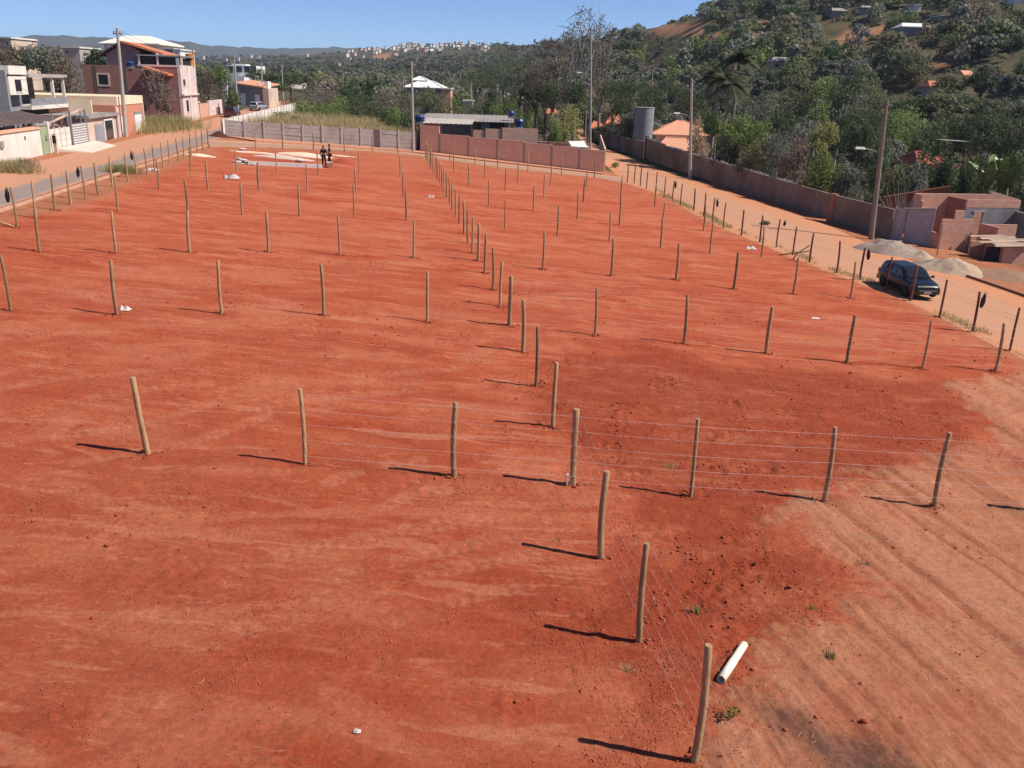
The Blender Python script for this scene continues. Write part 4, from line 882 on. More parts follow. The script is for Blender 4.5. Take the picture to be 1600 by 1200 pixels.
# 3 pale plank wall with a meter post
wa = gb_+.36; wb = LF.front(114, 228)[0]; wt = LF.front(100, 199)[1]; wz = LF.front(100, 233)[1]
b = Bld('plank_wall', 'pale concrete plank wall between the green gate and the louvred gate', 'wall', 0, wa)
n = 4
for k in range(n):
    u, v = wa+(wb-wa)*k/n, wa+(wb-wa)*(k+1)/n
    for j in range(4): b.p('plank', MB().box(-.1, -.05, u+.07, v-.07, wz-.2+(wt-wz+.2)*j/4+.01, wz-.2+(wt-wz+.2)*(j+1)/4-.01), PLW)
    b.p('wall_post', MB().box(-.16, 0, u-.065, u+.065, wz-.3, wt+.08), mat('pale_post', (.62, .54, .47), (.52, .44, .38), 3, .9))
mz = LF.front(88, 232)[1]
mp_ = Bld('meter_post', 'short pale meter post with a dark box before the plank wall', 'meter post', .3, LF.front(88, 236, .3)[0])
yy = mp_.o[1]; mp_.p('post', MB().box(.2, .42, yy-.15, yy+.15, mz-.6, mz+1.15), PLB); mp_.p('meter', MB().box(.18, .44, yy-.19, yy-.151, mz+.45, mz+1.0), DARK)
# 4 louvred gate, open pergola over the yard
la, lb = wb+.35, LF.front(139.5, 230)[0]; lt = LF.front(128, 192)[1]; lz = LF.front(128, 230)[1]
b = Bld('louvred_gate', 'grey and white horizontally striped sheet gate', 'gate', 0, la)
n = 10
for k in range(n):
    z = lz+(lt-lz)*k/n; b.p('slat', MB().hexa([(-.06, la, z), (-.02, la, z), (-.02, lb, z), (-.06, lb, z)], [(-.02, la, z+(lt-lz)/n*.62), (.02, la, z+(lt-lz)/n*.62), (.02, lb, z+(lt-lz)/n*.62), (-.02, lb, z+(lt-lz)/n*.62)]), METALW)
b.p('backing', MB().box(-.12, -.065, la, lb, lz-.1, lt), METALG)
for u in (la-.16, lb+.02): b.p('gate_post', MB().box(-.14, .03, u, u+.12, lz-.3, lt+1.0), METALG)
b = Bld('pergola', 'rusty lattice truss pergola behind the striped gate', 'pergola', -1.5, la)
pa = LF.front(84, 205, -.4)[0]
for u in (pa, (pa+lb)/2, lb):
    b.p('post', MB().box(-.45, -.36, u, u+.1, lz-.3, lt+.9), METALG)
b.p('beam', MB().hexa([(-.46, pa-1.2, lt+.15), (-.34, pa-1.2, lt+.15), (-.34, lb+.2, lt+.95), (-.46, lb+.2, lt+.95)], [(-.46, pa-1.2, lt+.27), (-.34, pa-1.2, lt+.27), (-.34, lb+.2, lt+1.07), (-.46, lb+.2, lt+1.07)]), PLB)
for d in (-1.5, -3.0):
    ra = [(d, pa+(lb-pa)*k/8, lt-.15+(.55 if k % 2 else -.1)) for k in range(9)]; b.p('truss', MB().tube(ra, .05, 4), RUST)
    for zz in (-.25, .45): b.p('chord', MB().box(d-.04, d+.04, pa, lb, lt-.05+zz, lt+.05+zz), RUST)
    b.p('truss_post', MB().box(d-.05, d+.05, lb-.1, lb, lz-.3, lt+.5), RUST)
g = Bld('yard_wall', 'dark back wall of the yard under the pergola', 'wall', -5.0, la); g.p('wall', MB().box(-5.2, -5, pa-6, lb+1, lz-.5, lt+.4), mat('yard_brick', (.13, .07, .06), (.09, .05, .045), 2, .95, stain=.4))
rp = [LF.w(.05, wa+1), LF.w(.05, lb+1.5), LF.w(2.0, lb+.6), LF.w(2.2, wa+2)]
mb = MB().hexa([(p.x, p.y, H(p.x, p.y)-.1) for p in rp], [(p.x, p.y, H(p.x, p.y)+(.22 if k < 2 else .05)) for k, p in enumerate(rp)])
solo('concrete_ramp', mb, mat('ramp_concrete', (.62, .52, .43), (.54, .43, .35), 2, .95), tuple(rp[0]), 'pale concrete ramp in front of the striped gate', 'ramp')
# 5 beige shop with sliding gate and glass door
sa, sb = LF.front(141, 226)[0], LF.front(185, 215)[0]; st = LF.front(160, 178)[1]; sz = LF.front(160, 222)[1]
b = Bld('beige_shop', 'low beige shop with corrugated sliding gate and dark glass door', 'shop', 0, sa)
b.p('wall', MB().box(-4, -.02, sa, sb, sz-.5, st-.25), PLB)
b.p('roof_edge', MB().box(-4.2, .25, sa-.3, sb+.2, st-.24, st), FIBRO)
u0, u1 = LF.front(151, 222)[0], LF.front(164, 220)[0]; gg = b.p('sliding_gate', MB().box(.0, .05, u0, u1, sz-.1, st-.8), GALV)
for k in range(8):
    t = u0+(u1-u0)*(k+.2)/8; b.p('rib', MB().box(.05, .085, t, t+(u1-u0)/20, sz-.08, st-.82), GALV, gg)
u0, u1 = LF.front(166, 220)[0], LF.front(178, 217)[0]; dr = b.p('door', MB().box(.0, .04, u0, u1, sz+.1, st-.6), GLASSD)
b.p('door_frame', MB().box(.0, .06, u0-.18, u0, sz-.1, st-.5).box(.0, .06, u1, u1+.18, sz-.1, st-.5).box(.0, .06, u0-.18, u1+.18, st-.59, st-.45), METALW, dr)
b.p('threshold', MB().box(.0, .12, u0-.18, u1+.18, sz-.3, sz+.09), MATS['rusty_steel'], dr)
b.p('drain_pipe', MB().cyl((.1, sb-.15), .07, .07, sz-.4, st-.26, 10), METALG)
# 6 orange brick shop with white door, cream slab
ea, eb = sb+.03, LF.front(226, 206)[0]; et = LF.front(200, 163)[1]; ez = LF.front(205, 212)[1]
b = Bld('brick_shop', 'orange brick shop with a bright white door and cream flat roof', 'shop', 0, ea)
b.p('wall', MB().box(-9, -.02, ea, eb, ez-.5, et), BRICKO)
b.p('corner_pillar', MB().box(-.3, .06, eb+.003, eb+.35, ez-.5, et-.01), PLB); b.p('corner_pillar', MB().box(-.3, .06, ea+.03, ea+.9, ez-.5, et-.2), PLB)
u0, u1 = LF.front(213, 208)[0], LF.front(223, 206)[0]; zd0 = LF.front(218, 205)[1]; zd1 = LF.front(218, 178)[1]
dr = b.p('door', MB().box(-.01, .03, u0, u1, zd0, zd1), METALW); b.p('door_frame', MB().box(-.01, .05, u1+.003, u1+.3, zd0, zd1+.25).box(-.01, .05, u0-.05, u1, zd1+.003, zd1+.25), MATS['grey_metal'], dr)
u0, u1 = LF.front(190.5, 213)[0], LF.front(194, 212)[0]; b.p('narrow_door', MB().box(-.01, .03, u0, u1, zd0+.1, zd1), METALW)
# cream parapet seen from the side, running far back
xs, zc0 = LF.side(104, 157, ea+1.0); zc1 = LF.side(150, 170, ea+1.0)[1]
b.p('parapet', MB().box(-10.5, .04, ea+.6, eb+.36, et+.003, et+.75), PLC)
xw, _ = LF.side(106, 160, sa+3); zq0 = LF.side(120, 156.5, sa+4)[1]; zq1 = LF.side(120, 170, sa+4)[1]
g = Bld('cream_wall', 'long cream coloured wall above the beige shop roof', 'wall', -4.5, sa+4)
g.p('wall', MB().box(LF.side(106, 160, sa+4)[0], -.8, sa+4, sa+4.2, sz-.4, zq0), PLC); g.p('pier', MB().box(-5.2, -4.95, sa+3.9, sa+3.99, sz-.4, zq0+.05), CONCP)
g.p('stair_slab', MB().box(LF.side(106, 160, sa+4)[0], -1, sa+4.21, sa+6, zq1-.6, zq1-.3), CONC)

# 7 grey house with a balcony
hx = -3.4; ya = LF.front(45, 150, hx)[0]
sx0 = 2.0
Ys = LF.front(17, 150, hx)[0]
zr = LF.front(45, 113, hx)[1]; zf = LF.front(75, 164, hx)[1]
yb = LF.front(103, 150, hx)[0]
b = Bld('grey_house', 'two storey unfinished grey house with white window block and balcony', 'house', hx, Ys)
b.p('wall', MB().box(hx-9, hx-.8, Ys-3.5, ya+.6, gz(-4, 5)-.5, LF.front(30, 113, hx)[1]), PLG)
b.p('side_wall', MB().box(hx-9, hx-.05, Ys-.35, Ys-.004, gz(-4, 5)-.5, LF.front(20, 110, hx)[1]), PLG)
wz0, wz1 = LF.front(30, 148, hx)[1], LF.front(30, 119, hx)[1]
blk = b.p('window_block', MB().box(hx-.79, hx, Ys, ya, wz0, wz1+.02), PLW)
u0, u1 = Ys+(ya-Ys)*.32, Ys+(ya-Ys)*.66; b.p('window', MB().box(hx-.02, hx+.012, u0, u1, wz0+(wz1-wz0)*.18, wz0+(wz1-wz0)*.82), DARK, blk)
b.p('window_sill', MB().box(hx, hx+.05, u0-.08, u1+.08, wz0+(wz1-wz0)*.12, wz0+(wz1-wz0)*.175), PLW, blk)
b.p('parapet_block', MB().box(hx-.9, hx+.12, Ys-.1, ya-.1, wz1+.12, wz1+.75), PLW)
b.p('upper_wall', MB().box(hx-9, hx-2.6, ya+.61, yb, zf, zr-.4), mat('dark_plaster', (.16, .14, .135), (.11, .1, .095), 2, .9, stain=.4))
b.p('lower_wall', MB().box(hx-9, hx-1.6, ya+.61, yb, gz(-4, 8)-.5, zf-.3), mat('ruin_plaster', (.30, .23, .20), (.16, .10, .09), 1.2, .95, stain=.6))
fl = b.p('balcony_slab', MB().box(hx-2.6, hx+.1, ya+.02, yb+.1, zf-.28, zf+.02), PLW)
rf = b.p('roof_slab', MB().box(hx-9.3, hx+.2, ya+.02, yb+.3, zr-.38, zr-.12), CONC)
b.p('parapet', MB().box(hx-.06, hx+.06, ya+.3, yb, zf+.03, zf+.55), PLG)
for u in (ya+(yb-ya)*.66, yb-.25): b.p('column', MB().box(hx-.2, hx+.02, u, u+.22, zf+.56, zr-.39), PLW)
b.p('door_frame', MB().box(hx-2.59, hx-2.52, ya+1.6, ya+1.7, zf+.03, zf+2.2).box(hx-2.59, hx-2.52, ya+2.6, ya+2.7, zf+.03, zf+2.2).box(hx-2.59, hx-2.52, ya+1.71, ya+2.59, zf+2.1, zf+2.2), METALG)
for k in range(3): b.p('cloth_line_item', MB().box(hx-1.2, hx-1.18, ya+1.0+k*.8, ya+1.5+k*.8, zf+1.5, zf+2.1), mat('faded_cloth', (.35, .28, .26), (.22, .18, .17), 4))
b.p('canopy', MB().hexa([(hx-.4, ya-.3, zf-1.35), (hx+1.2, ya-.3, zf-1.6), (hx+1.2, yb-.5, zf-1.6), (hx-.4, yb-.5, zf-1.35)], [(hx-.4, ya-.3, zf-1.25), (hx+1.2, ya-.3, zf-1.5), (hx+1.2, yb-.5, zf-1.5), (hx-.4, yb-.5, zf-1.25)]), FIBRO)
# lean-to roof between the wall and the house
g = Bld('yard_roof', 'dark corrugated lean-to roof behind the white wall and green gate', 'roof', -2, 4)
za = LF.front(70, 190, -.5)[1]; mb = MB()
for k in range(30):
    u = 2.5+10*k/30; v = u+10/30; dz = .04*(k % 2)
    mb.hexa([(-3.2, u, za+.55+dz), (-.35, u, za+dz), (-.35, v, za+dz), (-3.2, v, za+.55+dz)], [(-3.2, u, za+.6+dz), (-.35, u, za+.05+dz), (-.35, v, za+.05+dz), (-3.2, v, za+.6+dz)])
g.p('roof', mb, mat('dark_sheet', (.19, .14, .13), (.12, .085, .08), 3, .9, stain=.4)); g.p('post', MB().box(-.6, -.5, 6, 6.1, gz(0, 6)-.3, za+.04), DARKW); g.p('post', MB().box(-.6, -.5, 11.6, 11.7, gz(0, 11)-.3, za+.04), DARKW)

# 9 big brown brick building, upper house and pale pink front
yc = LF.front(284, 190)[0]; ye = LF.front(307, 186)[0]; zc = gz(0, yc)
zb1 = LF.side(240, 104, yc)[1]; xl = LF.side(128, 110, yc)[0]
b = Bld('brick_house', 'tall brown brick house with red roof, terrace and pale pink street front', 'house', 0, yc)
b.p('side_wall', MB().box(xl, -.01, yc, ye, zc-.5, zb1), BRICKD)
zfT = LF.front(295, 103)[1]
fr_ = b.p('street_front', MB().box(.0, .35, yc-.02, ye, zc-.4, zfT), PLP)
for px0, px1, py0, py1 in ((286.5, 289, 124, 134), (294.5, 297, 124, 136), (288.5, 292, 157, 175), (287.5, 291, 140, 146)):
    u0, u1 = LF.front(px0, 130, .35)[0], LF.front(px1, 130, .35)[0]; z0_, z1_ = LF.front(px0, py1, .35)[1], LF.front(px0, py0, .35)[1]
    wn = b.p('window', MB().box(.34, .365, u0, max(u1, u0+1.0), z0_, z1_), DARK if py0 != 140 else PLW); b.p('window_sill', MB().box(.35, .42, u0-.1, max(u1, u0+1.0)+.1, z0_-.08, z0_-.002), PLW, wn)
b.p('ledge', MB().box(.351, .6, yc-.1, ye, LF.front(290, 148, .35)[1]-.1, LF.front(290, 148, .35)[1]+.1), PLP)
b.p('pilaster', MB().box(.351, .45, yc+(ye-yc)*.45, yc+(ye-yc)*.55, zc-.3, zfT-.1), PLW)
# brick wall opening
u0, z0_ = LF.side(155, 132, yc); u1, z1_ = LF.side(168, 117, yc)
wn = b.p('window', MB().box(u0, u1, yc-.03, yc-.002, z0_, z1_), DARK); b.p('window_frame', MB().box(u0-.2, u0, yc-.06, yc-.002, z0_-.2, z1_+.2).box(u1, u1+.2, yc-.06, yc-.002, z0_-.2, z1_+.2).box(u0, u1, yc-.06, yc-.002, z1_, z1_+.2).box(u0, u1, yc-.06, yc-.002, z0_-.2, z0_), PLB, wn)
for px in (150, 196): u, _ = LF.side(px, 130, yc); b.p('pier', MB().box(u-.2, u+.2, yc-.03, yc-.003, zc-.3, zb1-.1), mat('dark_pier', (.16, .11, .1)))
# terrace on top with dark netting
t0, _ = LF.side(218, 100, yc+1); zt1 = LF.side(250, 88, yc+1)[1]
b.p('terrace_edge', MB().box(t0, .36, yc-.05, ye, zb1+.003, zb1+.22), PLP)
b.p('terrace_net', MB().box(t0+.3, -.3, yc+1.0, yc+1.06, zb1+.23, zt1-.1), DARK); b.p('terrace_net', MB().box(.1, .16, yc+1.1, ye-.2, zb1+.23, zt1-.1), DARK)
for px in (218, 247, 284): u, _ = LF.side(px, 100, yc+.9); b.p('terrace_post', MB().box(u-.1, u+.1, yc+.75, yc+.95, zb1+.23, zt1), PLW)
b.p('terrace_roof', MB().box(t0-.2, .5, yc+.6, ye, zt1+.003, zt1+.14), METALG)
b.p('orange_drum', MB().cyl((.0, ye-.9), .5, .5, zb1+.23, zb1+1.7, 14), mat('orange_plastic', (.55, .22, .05), (.45, .17, .04), 3, .5))
# upper storey with gable
gx0, gz0 = LF.side(166, 84, yc+2); gx1, _ = LF.side(219, 84, yc+2); apx, apz = LF.side(192, 67, yc+2); ez_ = LF.side(219, 88, yc+2)[1]
uw = b.p('upper_wall', MB().add([(gx0, yc+2, zb1), (gx1, yc+2, zb1), (gx1, yc+2, ez_+.6), (apx, yc+2, apz), (gx0, yc+2, gz0), (gx0, yc+9, zb1), (gx1, yc+9, zb1), (gx1, yc+9, ez_+.6), (apx, yc+9, apz), (gx0, yc+9, gz0)],
      [(0, 1, 2, 3, 4), (9, 8, 7, 6, 5), (0, 5, 6, 1), (1, 6, 7, 2), (2, 7, 8, 3), (3, 8, 9, 4), (4, 9, 5, 0)]), mat('mauve_plaster', (.32, .235, .225), (.26, .185, .178), 2, .9, stain=.2))
rx1, rz1 = LF.side(256, 86, yc+2)
b.p('red_roof', MB().hexa([(apx-.2, yc+1.4, apz+.02), (rx1, yc+1.4, rz1), (rx1, yc+9.4, rz1), (apx-.2, yc+9.4, apz+.02)], [(apx-.2, yc+1.4, apz+.25), (rx1, yc+1.4, rz1+.22), (rx1, yc+9.4, rz1+.22), (apx-.2, yc+9.4, apz+.25)]), TILE)
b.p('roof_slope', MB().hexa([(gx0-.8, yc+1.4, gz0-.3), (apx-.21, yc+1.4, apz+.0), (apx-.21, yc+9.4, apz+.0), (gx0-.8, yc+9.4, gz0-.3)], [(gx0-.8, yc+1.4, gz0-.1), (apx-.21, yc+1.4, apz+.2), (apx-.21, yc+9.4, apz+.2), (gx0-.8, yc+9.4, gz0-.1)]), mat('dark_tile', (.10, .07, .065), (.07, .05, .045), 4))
q0, w0 = LF.side(222, 105, yc-2.4); q1, w1 = LF.side(263, 118.5, yc-2.4)
b.p('porch_roof', MB().hexa([(q0, yc-2.4, w0-.1), (q1, yc-2.4, w1), (q1, yc-.004, w1), (q0, yc-.004, w0-.1)], [(q0, yc-2.4, w0+.12), (q1, yc-2.4, w1+.2), (q1, yc-.004, w1+.2), (q0, yc-.004, w0+.12)]), TILE)
a = LF.w(LF.side(203, 100, yc+1)[0], yc+.4); A_ = T(203, 96, a.y); B_ = T(203, 104.5, a.y)
tank(203, 95.5, 104, 13, a.y, 'blue water tank on the brown brick house beside the tall pole')
# big cream hip roof behind on posts
c0 = LF.w(0, yc+14); Yr = c0.y
A, B, C = T(152, 67, Yr), T(249, 68, Yr), T(192, 53, Yr); hr = empty('roofed_terrace', (C.x, Yr+3, H(C.x, Yr)), 'large pale cream hip roof on columns rising behind the red roof', 'building'); o = hr.location.copy()
D_ = 9
ridge = [(C.x-1.5, Yr+D_/2, C.z), (C.x+1.8, Yr+D_/2, C.z)]
part('roof', MB().add([(A.x, Yr, A.z), (B.x, Yr, B.z), (B.x, Yr+D_, B.z), (A.x, Yr+D_, A.z)]+ridge+[(A.x, Yr, A.z-.15), (B.x, Yr, B.z-.15), (B.x, Yr+D_, B.z-.15), (A.x, Yr+D_, A.z-.15)],
     [(0, 1, 5, 4), (1, 2, 5), (2, 3, 4, 5), (3, 0, 4), (6, 7, 1, 0), (7, 8, 2, 1), (8, 9, 3, 2), (9, 6, 0, 3), (9, 8, 7, 6)]), mat('cream_roof', (.80, .74, .63), (.72, .65, .54), 1, .7), hr, o)
for x in (A.x+.8, (A.x*2+B.x)/3, (A.x+2*B.x)/3, B.x-.8): part('column', MB().box(x-.15, x+.15, Yr+.5, Yr+.8, A.z-3.4, A.z-.16), METALW, hr, o)
part('floor_slab', MB().box(A.x+.5, B.x-.5, Yr+.3, Yr+D_-.5, A.z-3.7, A.z-3.41), CONC, hr, o); part('lower_storey', MB().box(A.x+.8, B.x-.8, Yr+.6, Yr+D_-.8, H(C.x, Yr)-1, A.z-3.71), PLG, hr, o)

# 10 gates and walls further on
def fbox(name, label, cat, px0, px1, py_t, py_b, m, depth=.25, x=0, extra=None):
    u0, u1 = LF.front(px0, py_b, x)[0], LF.front(px1, py_b, x)[0]; zt, zb = LF.front((px0+px1)/2, py_t, x)[1], LF.front((px0+px1)/2, py_b, x)[1]
    b = Bld(name, label, cat, x, u0); b.p('wall', MB().box(x-depth, x, u0, u1, zb-.6, zt), m); return b, u0, u1, zb, zt
b, u0, u1, zb, zt = fbox('white_gateway', 'narrow white gateway right of the pale pink front', 'gate', 304, 312.5, 161, 187, PLW)
b.p('door', MB().box(0.003, .05, u0+1, u1-.6, zb, zt-.4), METALW); b.p('cap', MB().box(-.4, .2, u0-.2, u1+.2, zt+.003, zt+.2), PLB)
fbox('red_brick_wall', 'short red brick wall beside the second street pole', 'wall', 313.5, 327.5, 161.5, 184, BRICKR)
b, u0, u1, zb, zt = fbox('beige_gateway', 'beige gateway with brown door near the maroon car', 'gate', 328, 348.5, 156, 182, PLP)
b.p('door', MB().box(.003, .06, u0+(u1-u0)*.5, u0+(u1-u0)*.78, zb, zt-1.0), mat('brown_door', (.26, .13, .09), (.2, .1, .07), 4)); b.p('letter_box', MB().box(.003, .05, u0+(u1-u0)*.2, u0+(u1-u0)*.32, zb+1.0, zb+1.5), METALW)
# 12 grey house with orange roof beyond
u0 = LF.front(371, 165, 0)[0]
Yo = LF.w(0, u0).y
A = at(371, 163.5); Yo = A.y
B = T(412, 160, Yo); zt0, zt1 = T(372, 131, Yo).z, T(412, 137.5, Yo).z; g0 = H(A.x, Yo)
hh = empty('orange_roof_house', (A.x, Yo, g0), 'grey house with pale orange roof edge and white doors up the street', 'house'); o = hh.location.copy()
part('wall', MB().hexa([(A.x, Yo, g0-.5), (B.x, Yo, g0-.5), (B.x, Yo+10, g0-.5), (A.x, Yo+10, g0-.5)], [(A.x, Yo, zt0), (B.x, Yo, zt1), (B.x, Yo+10, zt1), (A.x, Yo+10, zt0)]), PLG, hh, o)
part('roof', MB().hexa([(A.x-.3, Yo-.6, zt0+.01), (B.x+.3, Yo-.6, zt1+.01), (B.x+.3, Yo+10.3, zt1+.5), (A.x-.3, Yo+10.3, zt0+.5)], [(A.x-.3, Yo-.6, zt0+.22), (B.x+.3, Yo-.6, zt1+.22), (B.x+.3, Yo+10.3, zt1+.7), (A.x-.3, Yo+10.3, zt0+.7)]), TILEP, hh, o)
for a0, a1, t_ in ((376, 383.5, 146), (398.5, 405.5, 147.5)): part('door', MB().box(T(a0, 150, Yo).x, T(a1, 150, Yo).x, Yo-.06, Yo-.003, g0-.2, T(a0, t_, Yo).z), METALW, hh, o)
part('annex', MB().box(B.x+.02, T(421, 150, Yo).x, Yo-.4, Yo+6, g0-.5, T(415, 138, Yo).z), PLB, hh, o); part('tower', MB().box(T(410, 130, Yo).x, T(416, 130, Yo).x, Yo+1, Yo+3, g0, T(412, 127, Yo).z), METALW, hh, o)
part('roof_tank', MB().box(T(395, 130, Yo).x, T(400, 130, Yo).x, Yo+2, Yo+3, zt0, T(395, 130.5, Yo).z), METALW, hh, o)
# white house behind it
Yw = 230; A, B = T(355, 118, Yw), T(401, 118, Yw); g0 = H(A.x, Yw)
hh = empty('white_house', (A.x, Yw, g0), 'large white flat roofed house beyond the orange roof house', 'house'); o = hh.location.copy()
part('wall', MB().box(A.x, B.x, Yw, Yw+8, g0-1, T(370, 102, Yw).z), METALW, hh, o)
part('lower_wall', MB().box(A.x+3, B.x-2, Yw-4, Yw-.01, g0-1, T(370, 119, Yw).z), METALW, hh, o); part('stair_block', MB().box(A.x+1, A.x+4.5, Yw+1, Yw+5, T(370, 102, Yw).z+.003, T(362, 99.5, Yw).z), METALW, hh, o)
for px in (360, 374, 386, 396): A2 = T(px, 108, Yw); part('window', MB().box(A2.x-.7, A2.x+.7, Yw-.04, Yw+.01, A2.z-.7, A2.z+.7), GLASSD, hh, o)
# pale blocks far left on the rise
def block(px0, px1, py_t, py_b, Y, m, label, wins=(), depth=8, name='far_house', roof=None):
    A, B = T(px0, py_b, Y), T(px1, py_b, Y); g0 = H((A.x+B.x)/2, Y); zt = T((px0+px1)/2, py_t, Y).z
    h = empty(name, (A.x, Y, min(g0, A.z)), label, 'house'); o = h.location.copy()
    part('wall', MB().box(A.x, B.x, Y, Y+depth, min(g0, A.z)-1, zt), m, h, o); w_ = B.x-A.x
    part('roof', MB().hexa([(A.x-.3, Y-.4, zt+.003), (B.x+.3, Y-.4, zt+.003), (B.x+.3, Y+depth+.4, zt+.003), (A.x-.3, Y+depth+.4, zt+.003)], [(A.x-.3, Y-.4, zt+.2), (B.x+.3, Y-.4, zt+.2), (B.x-w_*.15, Y+depth*.5, zt+.2+depth*.16), (A.x+w_*.15, Y+depth*.5, zt+.2+depth*.16)]) if roof else MB().box(A.x-.2, B.x+.2, Y-.2, Y+depth, zt+.003, zt+.25), roof or PLW, h, o)
    for (a, b_, t, bt_) in wins:
        a_, c_ = T(a, t, Y), T(b_, bt_, Y); part('window', MB().box(a_.x, c_.x, Y-.05, Y-.002, c_.z, a_.z), DARK, h, o)
    return h
block(-12, 20, 60, 84, 150, PLB, 'pale block house on the far left edge', ((3, 6, 66, 72), (11, 14, 66, 72)))
block(72, 126, 74.5, 96, 160, mat('pale_grey_plaster', (.40, .36, .33), (.32, .28, .26), 1, .9, stain=.3), 'long pale grey house above the trees on the left', ((103, 106, 80, 83), (82, 85, 82, 86)))
block(258, 272, 77, 90, 190, FIBRO, 'grey sheet clad house behind the terrace', ((261, 263, 81, 86),)); block(273, 282, 78.5, 90, 185, METALW, 'small white house block right of the terrace', ())
block(346, 351.5, 111, 137, 170, METALW, 'thin white water tower house above the dry trees', (), 2)

# ------------------------------------------------------------------ right street: long wall, pier, gate, unfinished house
def wallrun(name, label, pts, m, tops, n, th=.2, coping=None, pieces='wall_section'):
    """pts: pixel base points (field plane); tops: (px, py) pixel heights; real height is found at the wall's own distance"""
    P = W2(pts); w = wall_thing(name, label, P[0]); o = w.location.copy()
    xs = [p[0] for p in pts]
    hs = [T(x, np.interp(x, [t[0] for t in tops], [t[1] for t in tops]), q[1]).z for x, q in zip(xs, P)]
    for i in range(len(P)-1):
        d = (Vector(P[i+1])-Vector(P[i])).normalized()
        part(pieces, MB().seg(P[i], Vector(P[i+1])-d*.01, th, H(*P[i])-.4, hs[i], H(*P[i+1])-.4, hs[i+1]), m, w, o)
        if coping: part('coping', MB().seg(P[i], Vector(P[i+1])-d*.01, th+.1, hs[i]+.003, hs[i]+.08, hs[i+1]+.003, hs[i+1]+.08), coping, w, o)
    return w, o, P, hs
w, o, P1, h1 = wallrun('street_wall', 'dark weathered wall left of the concrete tank on the right street', [(921, 218), (950, 229), (980, 239), (1006, 247.5)], WALLD, [(921, 203), (1006, 221)], 3)
w, o, P2, h2 = wallrun('long_street_wall', 'long dark wall with broken glass coping along the right street', [(1008, 248), (1040, 259.5), (1080, 273), (1130, 290), (1180, 306), (1240, 326), (1294, 343)], WALLD, [(1008, 215), (1030, 226), (1100, 247), (1240, 288), (1294, 303)], 6)
part('end_pier', MB().seg(Vector(P2[0])-Vector((.0, .2)), Vector(P2[0])+Vector((.05, -.4)), .5, H(*P2[0])-.4, h2[0]+.25, H(*P2[0])-.4, h2[0]+.25), mat('brown_pier', (.14, .07, .055), (.1, .05, .04), 3), w, o)
# glass shards and rubble on the coping
mb = MB(); q = random.Random(3)
for i in range(len(P2)-1):
    a, b = Vector(P2[i]), Vector(P2[i+1]); nL = int((b-a).length/.16)
    for k in range(nL):
        t = (k+q.random())/nL; c = a.lerp(b, t); z = h2[i]+(h2[i+1]-h2[i])*t
        if 0.02 < (i+t)/6 < .84 and q.random() < .8:
            r_ = q.uniform(.03, .09); mb.box(c.x-r_, c.x+r_, c.y-.05, c.y+.05, z+.0, z+q.uniform(.05, .22))
gl = part('shards', mb, mat('glass_shard', (.55, .52, .48), (.38, .35, .33), 5, .4), w, o); gl['kind'] = 'stuff'
w, o, P3, h3 = wallrun('end_street_wall', 'dark wall between the orange pier and the leaning street pole', [(1301, 348), (1345, 360), (1391, 373)], WALLD, [(1301, 305), (1391, 327)], 2)
A = Vector(W2([(1297.5, 347)])[0]); b = tag(ob('wall_pier', MB().seg(A+Vector((-.1, .35)), A+Vector((.1, -.35)), .35, H(*A)-.4, h3[0]+.1, H(*A)-.4, h3[0]+.1).mesh('wall_pier', mat('orange_pier', (.36, .16, .10), (.22, .1, .07), 4, .9), (A.x, A.y, H(*A))), None, (A.x, A.y, H(*A))), 'orange brown pier dividing the two dark walls on the right street', 'pier')
# sheet gate
P4 = W2([(1394, 374), (1408, 377.5), (1452, 385)]); zt = [T(1394, 325, P4[0][1]).z, T(1408, 327, P4[1][1]).z, T(1452, 327, P4[2][1]).z]
w = wall_thing('sheet_gate', 'grey sheet metal gate beside the unfinished brick house', P4[0], 'gate'); o = w.location.copy()
part('gate_leaf', MB().seg(P4[0], P4[1], .06, H(*P4[0])-.1, zt[0], H(*P4[1])-.1, zt[1]), GALV, w, o); part('gate_leaf', MB().seg(Vector(P4[1])+Vector((.1, 0)), P4[2], .06, H(*P4[1])-.1, zt[1], H(*P4[2])-.1, zt[2]), GALV, w, o)
part('top_rail', MB().seg(P4[1], P4[2], .25, zt[1]+.003, zt[1]+.1, zt[2]+.003, zt[2]+.1), FIBRO, w, o)
for k, P in enumerate(P4[:2]): part('gate_post', MB().seg(Vector(P)-Vector((.12, 0)), Vector(P)+Vector((-.02, 0)), .15, H(*P)-.2, zt[k]+.1, H(*P)-.2, zt[k]+.1), CONCP, w, o)

rf0 = at(1461, 388); RFm = Frame((rf0.x, rf0.y, 0), R(9)); g0 = H(rf0.x, rf0.y)
b = Bld('unfinished_house', 'roofless unfinished brick house with grey rendered room on the right', 'house', 0, 0, RFm)
def rs(px, py, y): return RFm.side(px, py, y)
def rfz(px, py, x): return RFm.front(px, py, x)
zT = rs(1470, 302.5, 3.4)[1]; xR = rs(1548, 303, 3.4)[0]
b.p('back_wall', MB().box(.16, xR, 3.4, 3.56, g0-.4, zT), BRICKR)
gx_, gz_ = rs(1592, 311, 3.4); b.p('gable_wall', MB().add([(xR+.003, 3.4, g0-.4), (gx_, 3.4, g0-.4), (gx_, 3.4, gz_), (xR+.003, 3.4, zT+.25), (xR+.003, 3.56, g0-.4), (gx_, 3.56, g0-.4), (gx_, 3.56, gz_), (xR+.003, 3.56, zT+.25)], [(0, 1, 2, 3), (7, 6, 5, 4), (0, 4, 5, 1), (1, 5, 6, 2), (2, 6, 7, 3), (3, 7, 4, 0)]), BRICKR)
